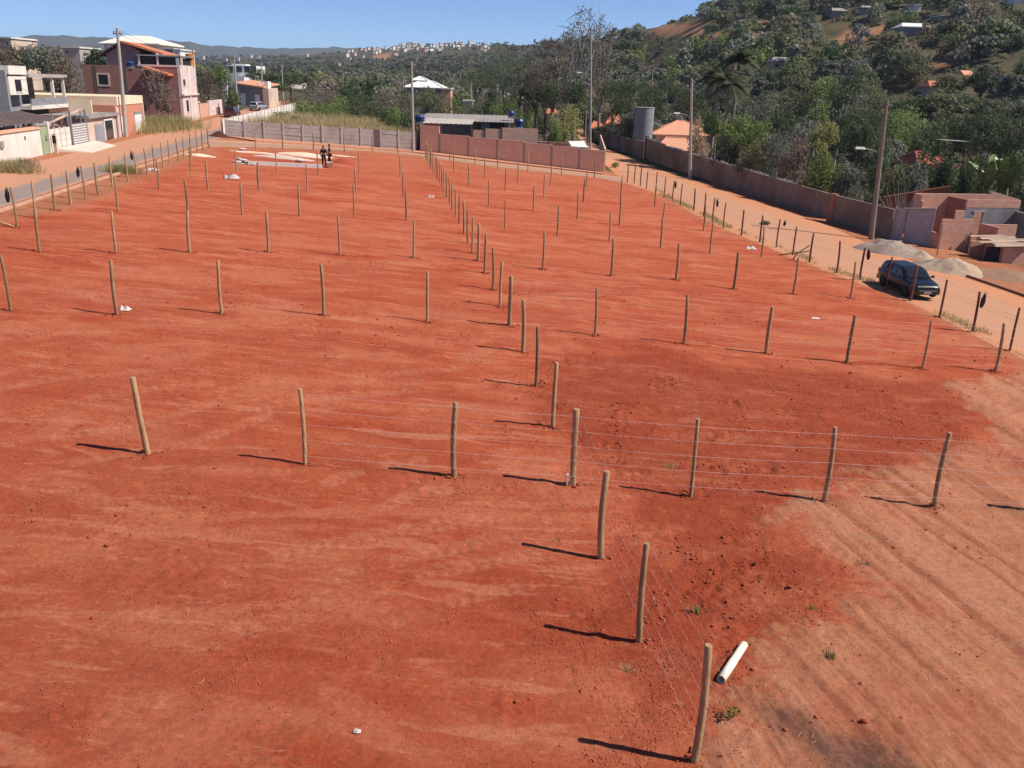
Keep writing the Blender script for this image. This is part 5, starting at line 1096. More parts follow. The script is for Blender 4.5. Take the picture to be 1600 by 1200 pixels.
# street side wall with a toothed end and an opening
for k in range(8): b.p('street_wall_course', MB().box(-.02, .14, 2.6-.13*k+(.15 if k % 2 else 0), 3.55, zT-.22*(k+1)+.006, zT-.22*k), BRICKR)
zo = zT-.22*8; b.p('street_wall', MB().box(-.02, .14, -.1, 3.55, g0-.4, zo-.6), BRICKR)
b.p('street_wall_pillar', MB().box(-.02, .14, 1.6, 2.0, zo-.597, zo+.0), BRICKR)
x1_, z1_ = rs(1481, 338, -.1); b.p('front_wall', MB().box(.0, rs(1513, 380, -.1)[0], -.26, -.1, g0-.4, rs(1500, 342, -.1)[1]), BRICKR)
b.p('front_wall_step', MB().box(rs(1490, 340, -.1)[0], rs(1506, 330, -.1)[0], -.255, -.105, rs(1500, 342, -.1)[1]+.003, rs(1500, 328.5, -.1)[1]), BRICKR)
xa, za = rs(1512, 312, 1.2); xb, zb = rs(1596, 311.5, 1.2); d0, dz = rs(1523, 331.5, 1.2); d1, _ = rs(1537, 331, 1.2)
PRL = mat('rough_render', (.30, .29, .29), (.22, .205, .20), 1.3, .95, .4, stain=.35)
b.p('render_wall', MB().box(xa, d0, 1.2, 1.36, g0-.4, za-.55).box(d1, xb, 1.2, 1.36, g0-.4, za-.55).box(d0, d1, 1.2, 1.36, dz, za-.55), PRL)
b.p('brick_band', MB().box(xa, xb, 1.19, 1.37, za-.547, za), BRICKR); b.p('end_wall', MB().box(xa-.003, xa+.15, 1.37, 3.39, g0-.4, za-.02), BRICKD)
b.p('lintel', MB().box(d0-.15, d1+.15, 1.16, 1.19, dz+.003, dz+.14), CONCP)
e0_, ez0 = rs(1527, 350, -.1); e1_, _ = rs(1537, 350, -.1)
b.p('door_pillar', MB().box(rs(1513.5, 345, -.1)[0], rs(1519, 345, -.1)[0], -.255, -.105, g0-.4, rs(1516, 346, -.1)[1]), BRICKR)
b.p('low_wall', MB().box(rs(1535, 350, -.3)[0], rs(1588, 350, -.3)[0], -.45, -.3, g0-.4, rs(1560, 350.5, -.3)[1]), BRICKR)
b.p('low_wall_end', MB().box(rs(1535, 350, -.3)[0]-.15, rs(1535, 350, -.3)[0]-.003, -2.2, -.3, g0-.4, rs(1540, 349, -.3)[1]), BRICKR)
b.p('side_pillar', MB().box(xb-.25, xb+.003, -.29, 1.19, g0-.4, za-.8), PRL)
# low brick hut with loose boards on top
c = at(1543, 409); hF = Frame((c.x, c.y, 0), R(8)); g1 = H(c.x, c.y)
b = Bld('brick_hut', 'low pink brick hut with loose pale boards for a roof', 'hut', 0, 0, hF)
hz = hF.side(1560, 386, 0)[1]; xw = hF.side(1612, 400, 0)[0]
b.p('wall', MB().box(1.0, xw, 0, .15, g1-.3, hz).box(1.0, 1.15, .151, 2.0, g1-.3, hz).box(.02, xw, 2.01, 2.15, g1-.3, hz+.05), BRICKR); b.p('dark_side', MB().box(.0, .99, .3, .4, g1-.2, hz-.05), DARK)
q = random.Random(5)
for k in range(9):
    z = hz+.06+.045*k; a = q.uniform(-.2, .9); b.p('board', MB().hexa([(a-.3, -.3+.22*k, z), (a+2.3, -.4+.25*k, z+q.uniform(-.05, .1)), (a+2.3, -.1+.25*k, z+.05), (a-.3, -.05+.22*k, z+.02)], [(a-.3, -.3+.22*k, z+.035), (a+2.3, -.4+.25*k, z+.1), (a+2.3, -.1+.25*k, z+.1), (a-.3, -.05+.22*k, z+.06)]), mat('pale_board', (.52, .38, .28), (.38, .26, .19), 3, .8, rnd=.2))
# heaps of gravel and sand
GR = mat('gravel', (.33, .25, .21), (.22, .155, .125), 5, .95, .8, 12); GR2 = mat('sandy_gravel', (.46, .34, .23), (.30, .21, .155), 4, .95, .8, 12)
c = at(1402, 400); heap('gravel_heap', (c.x, c.y+1.2), 2.4, 1.7, .85, GR, 'grey brown gravel heap at the foot of the sheet gate', seed=21, sharp=1.7, n=48, lump=.5)
c = at(1440, 404); heap('gravel_heap', (c.x, c.y), 1.0, .8, .55, GR2, 'small sandy spill at the right foot of the gravel heap', seed=25, sharp=1.1, n=30, lump=.5)
c = at(1502, 430); heap('sand_heap', (c.x, c.y+1.0), 2.1, 1.6, .85, GR2, 'tan sand heap behind the dark blue car', seed=23, sharp=1.55, n=48, lump=.5)
c = at(1478, 420); heap('gravel_heap', (c.x-.4, c.y+.6), 1.6, 1.2, .5, GR, 'rubbly gravel spread on the left side of the tan sand heap', seed=27, sharp=1.2, n=36, lump=.7)
c = at(1580, 440); heap('soil_heap', (c.x+1, c.y+1.8), 4.0, 2.2, .35, mat('trash_soil', (.30, .17, .105), (.19, .10, .065), 3, .95, .6), 'flat dry rubbly verge behind the right kerb', seed=29, sharp=2, n=36, lump=.5)
for k, (px, pb, pt) in enumerate(((1464, 399, 350), (1505, 393, 365))):
    a = at(px, pb); zt = T(px+2, pt, a.y).z; solo('thin_pole', MB().cyl((a.x, a.y), .05, .04, H(a.x, a.y)-.2, zt, 8), mat('pole_bark', (.36, .27, .22), (.26, .19, .15), 5, .9), (a.x, a.y, H(a.x, a.y)), ['thin pale stake between the two gravel heaps', 'thin short stake before the unfinished house'][k], 'stake')

# ------------------------------------------------------------------ concrete ring tank and the orange roofed house behind the wall
Yt = 133; A = T(1007.5, 168, Yt); g0 = H(A.x, Yt); r_ = 14.5/FPX*Yt
t = empty('concrete_tank', (A.x, Yt, g0), 'tall grey cylindrical tank of concrete rings behind the right wall', 'water tank'); hh_ = A.z-g0
TK = mat('ring_concrete', (.25, .26, .28), (.19, .195, .21), 1.2, .9, .2, stain=.3)
nr = 8
for k in range(nr): part('ring', MB().cyl((0, 0), r_, r_, -.4+(hh_+.4)*k/nr, -.4+(hh_+.4)*(k+1)/nr-.03, 32), TK, t)
part('core', MB().cyl((0, 0), r_-.03, r_-.03, -.4, hh_-.05, 24), TK, t); part('rim', MB().cyl((0, 0), r_+.05, r_+.05, hh_-.028, hh_+.05, 32), mat('pale_rim', (.42, .42, .43), (.34, .34, .35), 3), t)
def hiphouse(px0, px1, py_e, py_r, Y, depth, label, tile, wallm, ridge=.35, over=.5, name='tiled_house', py_g=None, tilt=0.):
    A, B = T(px0, py_e, Y), T(px1, py_e, Y); g0 = H((A.x+B.x)/2, Y+depth/2); ze = (A.z+B.z)/2; zr = T((px0+px1)/2, py_r, Y+depth/2).z
    h = empty(name, ((A.x+B.x)/2, Y, min(g0, ze-2)), label, 'house', rz=tilt); w_ = (B.x-A.x)/2; z = h.location.z
    part('wall', MB().box(-w_+over, w_-over, over, depth-over, -1, ze-z-.1), wallm, h)
    k = ridge*w_; V = [(-w_, 0, ze-z), (w_, 0, ze-z), (w_, depth, ze-z), (-w_, depth, ze-z), (-k, depth/2, zr-z), (k, depth/2, zr-z)]; V += [(v[0], v[1], v[2]-.14) for v in V[:4]]
    part('roof', MB().add(V, [(0, 1, 5, 4), (1, 2, 5), (2, 3, 4, 5), (3, 0, 4), (6, 7, 1, 0), (7, 8, 2, 1), (8, 9, 3, 2), (9, 6, 0, 3), (9, 8, 7, 6)]), tile, h)
    rc = MB()
    for a_, b_ in ((4, 5), (0, 4), (1, 5), (2, 5), (3, 4)): rc.tube([Vector(V[a_])+Vector((0, 0, .03)), Vector(V[b_])+Vector((0, 0, .03))], .1, 6)
    part('ridge_tiles', rc, tile, h); return h
hiphouse(1020, 1126, 211, 189, 134, 11, 'house with pale orange hip roof behind the long right wall', TILEP, PLB, .12)
hiphouse(1022, 1100, 236, 215, 127, 6, 'lower orange roof wing in front of the hip roofed house', TILEP, PLB, .4)
hiphouse(946, 990, 194, 176, 156, 9, 'weathered red roof half hidden left of the concrete tank', TILE, PLB, .3)
hiphouse(922, 948, 202, 190, 170, 8, 'small red roof behind the start of the dark wall', TILE, PLB, .4)
hiphouse(1434, 1464, 256, 238, 82, 5, 'small bright red roof among trees above the sheet gate', mat('red_tile', (.46, .125, .085), (.34, .085, .055), 5, .85, stain=.3), PLB, .2)
hiphouse(1470, 1494, 262, 248, 83, 5, 'dark red roof half hidden right of the bright red one', mat('red_tile', (.6, .1, .1)), PLB, .3)
A = T(1476, 220, 92); solo('awning_sheet', MB().hexa([(A.x, 92, A.z), (A.x+2.6, 92, A.z-.06), (A.x+2.6, 94.2, A.z-.06), (A.x, 94.2, A.z)], [(A.x, 92, A.z+.06), (A.x+2.6, 92, A.z), (A.x+2.6, 94.2, A.z), (A.x, 94.2, A.z+.06)]), FIBRO, (A.x, 92, A.z), 'pale sheet roof between the dark trees on the right', 'roof sheet')
for dx_ in (.1, 2.3): solo('awning_post', MB().box(A.x+dx_, A.x+dx_+.12, 92.1, 92.22, H(A.x, 92)-.3, A.z-.07), DARKW, (A.x+dx_, 92.1, H(A.x, 92)), ['left', 'right'][dx_ > 1]+' post under the pale sheet roof on the right', 'post')
A = T(870, 183, 165); block(853, 870, 179, 192, 165, PLP, 'small pinkish house glimpsed between tree trunks', ((857, 859, 182, 187), (863, 866, 182, 187)), 5, 'cottage', TILE)
# red earth bank wall behind the end wall
A, B = T(1370, 300, 74), T(1466, 292, 74); solo('earth_wall', MB().seg((A.x, 72.5), (B.x, 72.0), .3, H(A.x, 72)-.5, A.z-.2, H(B.x, 72)-.5, B.z+.3), mat('red_bank', (.26, .085, .05), (.18, .06, .035), 2, .95, .3), (A.x, 72.5, H(A.x, 72)), 'red brown wall behind the sheet gate and bare shrub', 'wall')
# white hip roof house in the middle distance
hiphouse(632, 692, 136.5, 126, 205, 12, 'white hip roofed house standing in the scrub beyond the wall', METALW, PLG, .3)
hiphouse(643, 668, 125.2, 119.5, 210, 4, 'small raised white roof on top of the white hip roofed house', METALW, PLG, .1)
A = T(702, 139, 206); block(689, 704, 139.5, 152, 204, BRICKR, 'brick annex right of the white hip roofed house', (), 6, 'brick_annex')
block(724, 738, 158.5, 164, 190, PLP, 'low pale shed right of the white house', (), 4, 'low_shed')
# houses on the hillside
def hb(px0, px1, py_t, py_b, m, label, roof=None, wins=()):
    p = hit((px0+px1)/2, py_b+2); block(px0, px1, py_t, py_b, p.y, m, label, wins, 6, 'hillside_house', roof)
hb(1408, 1452, 43, 54, PLG, 'grey shed with white roof edge on the right hillside', METALW, ((1440, 1443, 46, 54), (1446, 1449, 46, 54)))
hb(1300, 1322, 18, 26, FIBRO, 'low grey roofed house near the hilltop, left one of two', FIBRO); hb(1346, 1376, 13, 20, FIBRO, 'long grey roofed house near the hilltop', FIBRO)
hb(1428, 1439, 8, 17, METALW, 'small white cube house near the top edge of the hill'); hb(1206, 1240, 97, 112, PLB, 'brown house with dark roof in the hillside wood', FIBRO, ((1211, 1216, 100, 106), (1226, 1230, 101, 107)))
hb(1506, 1526, 120, 130, METALW, 'small white house with pink roof on the right hillside', TILEP, ((1510, 1513, 122, 127),)); hb(1553, 1565, 119, 128, METALW, 'tiny white box house right of the pink roofed one')
hb(1452, 1494, 137, 146, PLB, 'low house with long orange roof among the hillside trees', TILE); hb(1585, 1606, -2, 4, METALW, 'white house at the upper right corner of the hill')
hb(1470, 1482, 25, 31, PLG, 'tiny grey hut below the white cube house')
# white rubble spread above the scrub lot
for k, (px, py, rx) in enumerate(((505, 131, 10), (470, 137, 6), (535, 139, 5))):
    p = hit(px, py+1.5, 110); heap('rubble_heap', (p.x, p.y), rx, 4, 1.6, mat('rubble', (.48, .42, .38), (.25, .2, .18), 1.2, .95, .8), ['widest pale rubble bank beyond the scrub lot', 'left pale rubble bank beyond the scrub lot', 'right pale rubble bank beyond the scrub lot'][k], 'rubble', seed=31+k, lump=.8)
# the town on the far ridge
q = random.Random(11); kk = 0
for i in range(170):
    px = q.choice([q.uniform(480, 770), q.uniform(540, 700), q.uniform(600, 760)]); top = np.interp(px, [480, 540, 600, 680, 770], [77, 73, 66, 62, 62]); py = top+abs(q.gauss(0, 7))+1
    p = hit(px, py+2, 500); w_ = q.uniform(3, 10)/FPX*p.y*(1.2 if py < top+4 else .7); h_ = q.uniform(1.5, 3.6)/FPX*p.y; m = q.choice([METALW, METALW, PLW, PLP, PLB, TILEP])
    e = empty('town_building', (p.x, p.y, p.z), 'small pale building of the town on the far ridge', 'building', 'pale buildings of the far town', q.uniform(.3, 1.2))
    part('wall', MB().box(-w_/2, w_/2, 0, w_*.6, -4, h_+1), m, e); part('roof', MB().box(-w_/2-.4, w_/2+.4, -.4, w_*.6+.4, h_+1.003, h_+1.6), q.choice([METALW, FIBRO, TILE, PLW]), e)
for i in range(14):
    px = q.uniform(300, 420); py = q.uniform(84, 96); p = hit(px, py, 400); w_ = q.uniform(4, 8)/FPX*p.y; h_ = 4/FPX*p.y
    e = empty('town_building', (p.x, p.y, p.z), 'small pale house scattered over the far left valley', 'building', 'pale houses of the far left valley', q.uniform(-.5, .5))
    part('wall', MB().box(-w_/2, w_/2, 0, w_*.7, -4, h_), METALW, e); part('roof', MB().box(-w_/2-.4, w_/2+.4, -.4, w_*.7+.4, h_+.003, h_+.8), q.choice([TILEP, METALW]), e)

# ------------------------------------------------------------------ street poles and power lines
PT = {}
def pole(key, px, pb, ptx, pt, label, base=None, arm=None, r=.17, lamp=0, m=CPOLE, ground=None):
    a = Vector(base) if base else at(px, pb); g0 = H(a.x, a.y); tp = T(ptx, pt, a.y); h = tp.z-g0
    e = empty('utility_pole', (a.x, a.y, g0), label, 'utility pole'); lean = Vector((tp.x-a.x, 0, h)); n = 9
    part('shaft', MB().tube([lean*(-.05), lean*.33, lean*.66, lean], [r, r*.87, r*.74, r*.62], n), m, e)
    L = lean
    part('crossarm', MB().box(L.x-.42, L.x+.42, -.05, .05, h-.52, h-.43), DARKW, e)
    for s in (-.36, 0.2, .36): part('insulator', MB().cyl((L.x+s, 0), .05, .035, h-.428, h-.25, 8), mat('insulator', (.45, .40, .36), (.3, .27, .25), 5, .4), e)
    if lamp:
        fr = .62; c0 = L*fr; s = lamp
        ar = part('lamp_arm', MB().tube([c0, c0+Vector((s*.7, -.15, .3)), c0+Vector((s*1.5, -.35, .42))], .025, 6), METALG, e)
        e2 = c0+Vector((s*1.65, -.37, .42)); part('lamp_head', MB().hexa([e2+Vector((-.35, -.14, -.08)), e2+Vector((.35, -.14, -.08)), e2+Vector((.35, .14, -.08)), e2+Vector((-.35, .14, -.08))], [e2+Vector((-.3, -.1, .07)), e2+Vector((.3, -.1, .07)), e2+Vector((.3, .1, .07)), e2+Vector((-.3, .1, .07))]), METALW, e)
    PT[key] = [Vector((tp.x+s, a.y, tp.z-.25)) for s in (-.36, .2, .36)]+[Vector((L.x*.7+a.x, a.y, g0+h*.7))]
    return e
pole('L1', 197, 214, 183, 44, 'tallest left pole, before the orange brick shop', lamp=0, r=.2)
pole('L2', 309, 186.5, 301, 78, 'second left street pole, beside the short red brick wall', r=.2)
pole('L3', 372, 172, 365, 86, 'third left street pole, left of the orange roof house', r=.17)
pole('L4', 411, 165, 408, 98, 'fourth left street pole, in front of the orange roof house', r=.17)
pole('L5', 443, 158, 440, 101, 'thin far pole at the end of the white panel wall', base=tuple(T(443, 158, 195)), r=.15)
pole('C', 646, 238, 643, 96, 'pale concrete pole at the joint of grey wall and brick wall', r=.17)
Yp = 152
pole('R1', 923, 226, 924, 42, 'tall pole at the far start of the dark right wall', base=(T(923, 226, 128).x, 128), r=.15, lamp=-1)
pole('R2', 1078, 280, 1081, 122, 'pole standing against the long glass topped wall', r=.19, lamp=-1)
pole('R3', 1361, 374, 1386, 156, 'thick leaning pole near the gravel heap and car', r=.20, lamp=-1, m=mat('old_pole_concrete', (.27, .225, .19), (.19, .155, .13), 4, .9, .2, stain=.3))
pole('S1', 915, 216, 916, 172, 'short grey post left of the tall far right pole', base=(T(915, 222, 124).x, 124), r=.09)
for k, (px, pt, pb, Y) in enumerate(((536, 115, 150, 260), (565, 118, 146, 280), (591, 113, 140, 270), (630, 120, 146, 250), (736.5, 128, 166, 195), (777, 132, 168, 185), (816, 132, 172, 180), (873, 133, 172, 160), (1122, 160, 190, 112), (1020, 108, 160, 180))):
    a = T(px, pb, Y); pole('F%d' % k, 0, 0, px, pt, ['leftmost thin pole in the scrub beyond the white house', 'second thin pole in the scrub, left of the white house', 'third thin pole in the scrub, left of the white house', 'thin pole just left of the white hip roofed house', 'pale pole right of the white house brick annex',
        'pale pole above the middle of the low house', 'thin dark pole right of the low house', 'pole with a round lamp between brown trees', 'pale pole top behind the bright green tree', 'thin pole in the dark trees above the concrete tank'][k], base=(a.x, Y), r=.13)
WB = mat('power_cable', (.05, .045, .045), (.03, .03, .03), 5, .6)
def cable(a, b, label, sag=.6, r=.016, group='power cables'):
    a, b = Vector(a), Vector(b); P = []
    for k in range(13): t = k/12; p = a.lerp(b, t); p.z -= sag*4*t*(1-t); P.append(p)
    solo('power_cable', MB().tube(P, r, 4), WB, tuple(a), label, 'cable', group)
for key in (('L1', 'L2'), ('L2', 'L3'), ('L3', 'L4')):
    for i, nm in ((0, 'left'), (2, 'right'), (3, 'lower')): cable(PT[key[0]][i], PT[key[1]][i], '%s cable between the %s and %s left street poles' % (nm, {'L1': 'first', 'L2': 'second', 'L3': 'third'}[key[0]], {'L2': 'second', 'L3': 'third', 'L4': 'fourth'}[key[1]]))
cable(PT['L1'][3], LF.w(-3.2, 13, 7.4), 'sagging cable from the tallest left pole to the grey house', .5)
for i, nm in ((0, 'left'), (2, 'right'), (3, 'lower')):
    cable(PT['R1'][i], PT['R2'][i], nm+' cable between the far right pole and the glass topped wall pole', .9); cable(PT['R2'][i], PT['R3'][i], nm+' cable between the wall pole and the thick leaning pole', .7)
    d = PT['R3'][i]-PT['R2'][i]; cable(PT['R3'][i], PT['R3'][i]+Vector((7, -34, -1.0)), nm+' cable from the thick leaning pole out of the picture', .8)
cable(PT['R3'][3], (T(1600, 268, 60).x, 60, T(1600, 268, 60).z), 'low cable from the leaning pole past the banana plant', .4)

# ------------------------------------------------------------------ cars
def car(p, rz, label, paint, name='parked_car', z=None):
    z = H(p[0], p[1])+.05 if z is None else z
    e = empty(name, (p[0], p[1], z), label, 'car', rz=rz); RUB = mat('tyre_rubber', (.018, .018, .018), (.028, .027, .026), 8, .9); RIM = mat('rim_metal', (.42, .42, .43), (.3, .3, .31), 6, .35, metal=.8)
    BL = mat('black_trim', (.02, .02, .021), (.03, .03, .03), 6, .6); CH = mat('headlamp', (.72, .74, .76), (.6, .62, .65), 6, .12, spec=.6); GW = glossmat('car_glass', (.018, .02, .024), .05)
    st = [(-2.06, .66, .42, .70), (-2.02, .76, .30, .90), (-1.85, .80, .24, .97), (-1.4, .82, .21, .975), (-.6, .825, .20, .96), (.2, .825, .20, .945), (.75, .825, .20, .935), (.98, .815, .20, .925), (1.45, .80, .21, .86), (1.8, .775, .24, .79), (1.97, .73, .28, .72), (2.06, .64, .36, .62)]
    rings = []
    for x, w_, zb, zt in st:
        h = zt-zb; pr = [(w_*.80, zb), (w_*.96, zb+h*.16), (w_, zb+h*.42), (w_*.985, zb+h*.70), (w_*.93, zt-.045), (w_*.84, zt), (w_*.45, zt+.018)]
        rings.append([(x, y, z_) for y, z_ in pr]+[(x, -y, z_) for y, z_ in reversed(pr)])
    bd = part('body', MB().loft(rings), paint, e, smooth=True)
    gs = [(.93, .745, -1.93, 1.02), (1.12, .70, -1.88, .72), (1.32, .64, -1.78, .38), (1.41, .58, -1.68, .18), (1.445, .45, -1.5, .0)]
    gr = []
    for z_, w_, xa, xb in gs:
        c = .10; gr.append([(xb, w_-c, z_), (xb, -(w_-c), z_), (xb-c*1.2, -w_, z_), (xa+c, -w_, z_), (xa, -(w_-c), z_), (xa, w_-c, z_), (xa+c, w_, z_), (xb-c*1.2, w_, z_)])
    part('cabin', MB().loft(gr), paint, e, smooth=False)
    def pane(name, pts, off):
        o_ = Vector(off); part(name, MB().hexa([Vector(q_)+o_*.35 for q_ in pts], [Vector(q_)+o_ for q_ in pts]), GW, e)
    pane('windscreen', [(.97, -.60, .955), (.97, .60, .955), (.40, .51, 1.31), (.40, -.51, 1.31)], (.03, 0, .04))
    pane('rear_window', [(-1.925, .58, .98), (-1.925, -.58, .98), (-1.79, -.5, 1.31), (-1.79, .5, 1.31)], (-.03, 0, .01))
    for s in (-1, 1):
        for xa, xb, ta, tb in ((.05, .78, .05, .34), (-.85, -.03, -.80, -.03), (-1.72, -.93, -1.60, -.88)):
            pane('side_window', [(xa, s*.737, .965), (xb, s*.737, .965), (tb, s*.645, 1.30), (ta, s*.645, 1.30)], (0, s*.022, .006))
        m_ = part('mirror', MB().loft([[(.72+dx, s*(.80+.02), .93+dz) for dx, dz in ((0, 0), (.08, 0), (.08, .12), (0, .12))], [(.70+dx, s*1.0, .94+dz) for dx, dz in ((0, 0), (.07, 0), (.07, .12), (0, .12))]]), paint, e)
        part('headlight', MB().hexa([(1.93, s*.42, .60), (2.05, s*.40, .585), (1.93, s*.69, .585), (1.80, s*.74, .60)], [(1.90, s*.42, .745), (2.03, s*.40, .70), (1.90, s*.69, .72), (1.79, s*.74, .745)]), CH, e)
        part('tail_light', MB().box(-2.05, -1.93, s*.66-.08, s*.66+.08, .68, .92), mat('tail_red', (.30, .015, .012), (.2, .01, .01), 5, .3), e)
        part('trim_strip', MB().box(-1.5, 1.3, s*.822-.015, s*.822+.015, .50, .56), BL, e)
        for x in (-1.25, 1.28):
            wh = empty('wheel', (0, 0, 0), None, None); del_ = [wh.pop(k_, None) for k_ in ('label', 'category')]; bpy.data.objects.remove(wh)
            n = 22; prof = [(.20, .0), (.285, .0), (.30, .04), (.30, .14), (.285, .18), (.20, .18)]; yb = s*.665
            tr = part('wheel', MB().loft([[(x+r_*math.cos(2*math.pi*j/n), yb+s*y_, .29+r_*math.sin(2*math.pi*j/n)) for j in range(n)] for r_, y_ in prof]), RUB, e, smooth=True)
            rm = MB().loft([[(x+r_*math.cos(2*math.pi*j/n), yb+s*y_, .29+r_*math.sin(2*math.pi*j/n)) for j in range(n)] for r_, y_ in ((.199, .15), (.19, .184), (.15, .165), (.05, .175))]); q_ = part('rim', rm, RIM, e, smooth=True); q_.parent = tr
            arc = [(x+.325*math.cos(t), s*.812, .29+.325*math.sin(t)) for t in np.linspace(.05, math.pi-.05, 12)]; part('wheel_arch', MB().tube(arc, .035, 6), BL, e)
    part('grille', MB().box(1.98, 2.068, -.38, .38, .59, .69), BL, e); part('grille_bar', MB().box(2.06, 2.078, -.36, .36, .685, .705), RIM, e)
    part('front_bumper', MB().loft([[(x, y, z_) for x, y in ((1.85, -.80), (2.06, -.70), (2.13, -.45), (2.13, .45), (2.06, .70), (1.85, .80))] for z_ in (.30, .36, .52, .555)]), paint, e)
    part('bumper_strip', MB().box(2.10, 2.145, -.46, .46, .49, .525), RIM, e); part('number_plate', MB().box(2.128, 2.15, -.21, .21, .36, .46), mat('plate_grey', (.38, .38, .39), (.3, .3, .31), 20, .5), e)
    part('rear_bumper', MB().box(-2.14, -1.95, -.74, .74, .30, .54), paint, e)
    for s in (-.58, .58): part('wiper', MB().tube([(.95, s*.8, .98), (.72, s*.2, 1.12)], .012, 5), BL, e)
    return e
NAVY = glossmat('navy_paint', (.004, .0055, .013), .32, .25); MAR = glossmat('maroon_paint', (.06, .010, .014), .25, .8); SIL = glossmat('silver_paint', (.32, .32, .34), .3, .8)
c = at(1411, 457); dR = (Vector(W2([(1467, 495)])[0])-Vector(W2([(1343, 438)])[0])).normalized()
car((c.x+.2, c.y+.1), math.atan2(dR.y, dR.x)-R(3), 'dark blue estate car on the right street facing the camera', NAVY, z=H(c.x, c.y)+.05).scale = (.94, .94, .92)
car((at(360, 184).x, at(360, 184).y+1), R(97), 'maroon car parked up the left street near the beige gateway', MAR)
c = T(404, 167, 150); car((c.x, 150), R(80), 'silver car on the left street above the white panel wall', SIL)

# ------------------------------------------------------------------ vegetation
LEAF = leafmat('foliage', .42); BARK = mat('bark', (.14, .105, .08), (.08, .058, .045), 5, .95, .5, rnd=.2); BARKP = mat('pale_bark', (.30, .26, .22), (.18, .15, .125), 5, .95, .4, rnd=.2)
PAL = dict(dark=((.045, .066, .031), (.112, .145, .061)), mid=((.078, .102, .047), (.185, .215, .094)), olive=((.125, .127, .067), (.258, .245, .132)), bright=((.112, .161, .043), (.276, .339, .105)),
           brown=((.141, .109, .082), (.299, .224, .168)), dry=((.445, .337, .174), (.743, .573, .300)), grey=((.128, .135, .100), (.260, .260, .198)), tan=((.330, .229, .152), (.629, .457, .302)), yellow=((.215, .208, .069), (.414, .384, .135)))
def leaves(P, N, s, pal, g, squash=1.0):
    """one folded leaf-cluster face per point: P points, N outward normals, s size"""
    n = len(P); N = N+g.normal(0, .55, (n, 3)); N /= np.linalg.norm(N, axis=1, keepdims=True)+1e-9
    A = np.cross(N, g.normal(0, 1, (n, 3))); A /= np.linalg.norm(A, axis=1, keepdims=True)+1e-9; B = np.cross(N, A)
    L = (s*g.uniform(.55, 1.3, n))[:, None]; Wd = L*g.uniform(.4, .75, (n, 1))
    q = np.stack([P-A*L*.5, P+B*Wd*.5+N*L*.06, P+A*L*.5, P-B*Wd*.5+N*L*.06], 1)
    c0, c1 = np.array(pal[0]), np.array(pal[1]); t = g.beta(1.6, 1.8, n)[:, None]; C = np.repeat(c0+(c1-c0)*t, 4, 0)
    return q.reshape(-1, 3), C
def crown_pts(blobs, n, g, fill=.25):
    w = np.array([b[3]*b[4] for b in blobs]); k = g.choice(len(blobs), n, p=w/w.sum()); Bc = np.array([b[:3] for b in blobs])[k]; Br = np.array([(b[3], b[3], b[4]) for b in blobs])[k]
    D = g.normal(0, 1, (n, 3)); D /= np.linalg.norm(D, axis=1, keepdims=True); r = np.where(g.random(n) < fill, g.uniform(.3, .85, n), g.uniform(.82, 1.08, n))[:, None]
    r = r*(1+.16*np.sin(D[:, :1]*5+k[:, None])*np.cos(D[:, 1:2]*4+k[:, None]*2)); lo = D[:, 2] < -.35; r[lo] *= .75
    return Bc+D*r*Br, D
def crown(kind, seed, n=1500, leaf=.42, pal='mid'):
    """unit crown: 10 m tall tree; returns V, C, blob centres"""
    g = np.random.default_rng(seed); bl = []
    if kind == 'round':
        bl.append((0, 0, 6.6, 2.3, 2.1))
        for i in range(15): a = i*2.4+g.uniform(-.4, .4); r = g.uniform(1.3, 2.9); z = 5.0+4.1*(1-(r/3.4)**2)*g.uniform(.3, 1.05); bl.append((r*math.cos(a), r*math.sin(a), z, g.uniform(.9, 1.5), g.uniform(.75, 1.15)))
    elif kind == 'tall':
        for i in range(20): a = i*2.4; z = 3.6+6.0*i/19+g.uniform(-.5, .5); r = g.uniform(.3, 1.9)*(1-.4*abs(i/19-.45)); bl.append((r*math.cos(a), r*math.sin(a), z, g.uniform(.55, 1.0), g.uniform(.5, .85)))
    elif kind == 'wide':
        for i in range(22): a = i*2.4+g.uniform(-.3, .3); r = 4.3*math.sqrt((i+.5)/22); z = 7.4-.10*r*r+g.uniform(-.7, .6); bl.append((r*math.cos(a), r*math.sin(a), z, g.uniform(1.0, 1.6), g.uniform(.5, .9)))
    elif kind == 'shrub':
        for i in range(13): a = i*2.4; r = g.uniform(.5, 3.6); z = 2.2+5.2*(1-(r/4.4)**2)*g.uniform(.35, 1.1); bl.append((r*math.cos(a), r*math.sin(a), z, g.uniform(1.2, 2.0), g.uniform(1.2, 2.2)))
        bl.append((0, 0, 2.8, 3.4, 2.6))
    elif kind == 'cone':
        for i in range(22): z = 1.5+8.2*i/21; r = 1.9*(1-(i/22)**1.3)*g.uniform(.5, 1); a = i*2.4; bl.append((r*math.cos(a), r*math.sin(a), z, .8*(1.25-i/22), .8))
    P, N = crown_pts(bl, n, g); V, C = leaves(P, N, leaf, PAL[pal], g); return V, C, bl
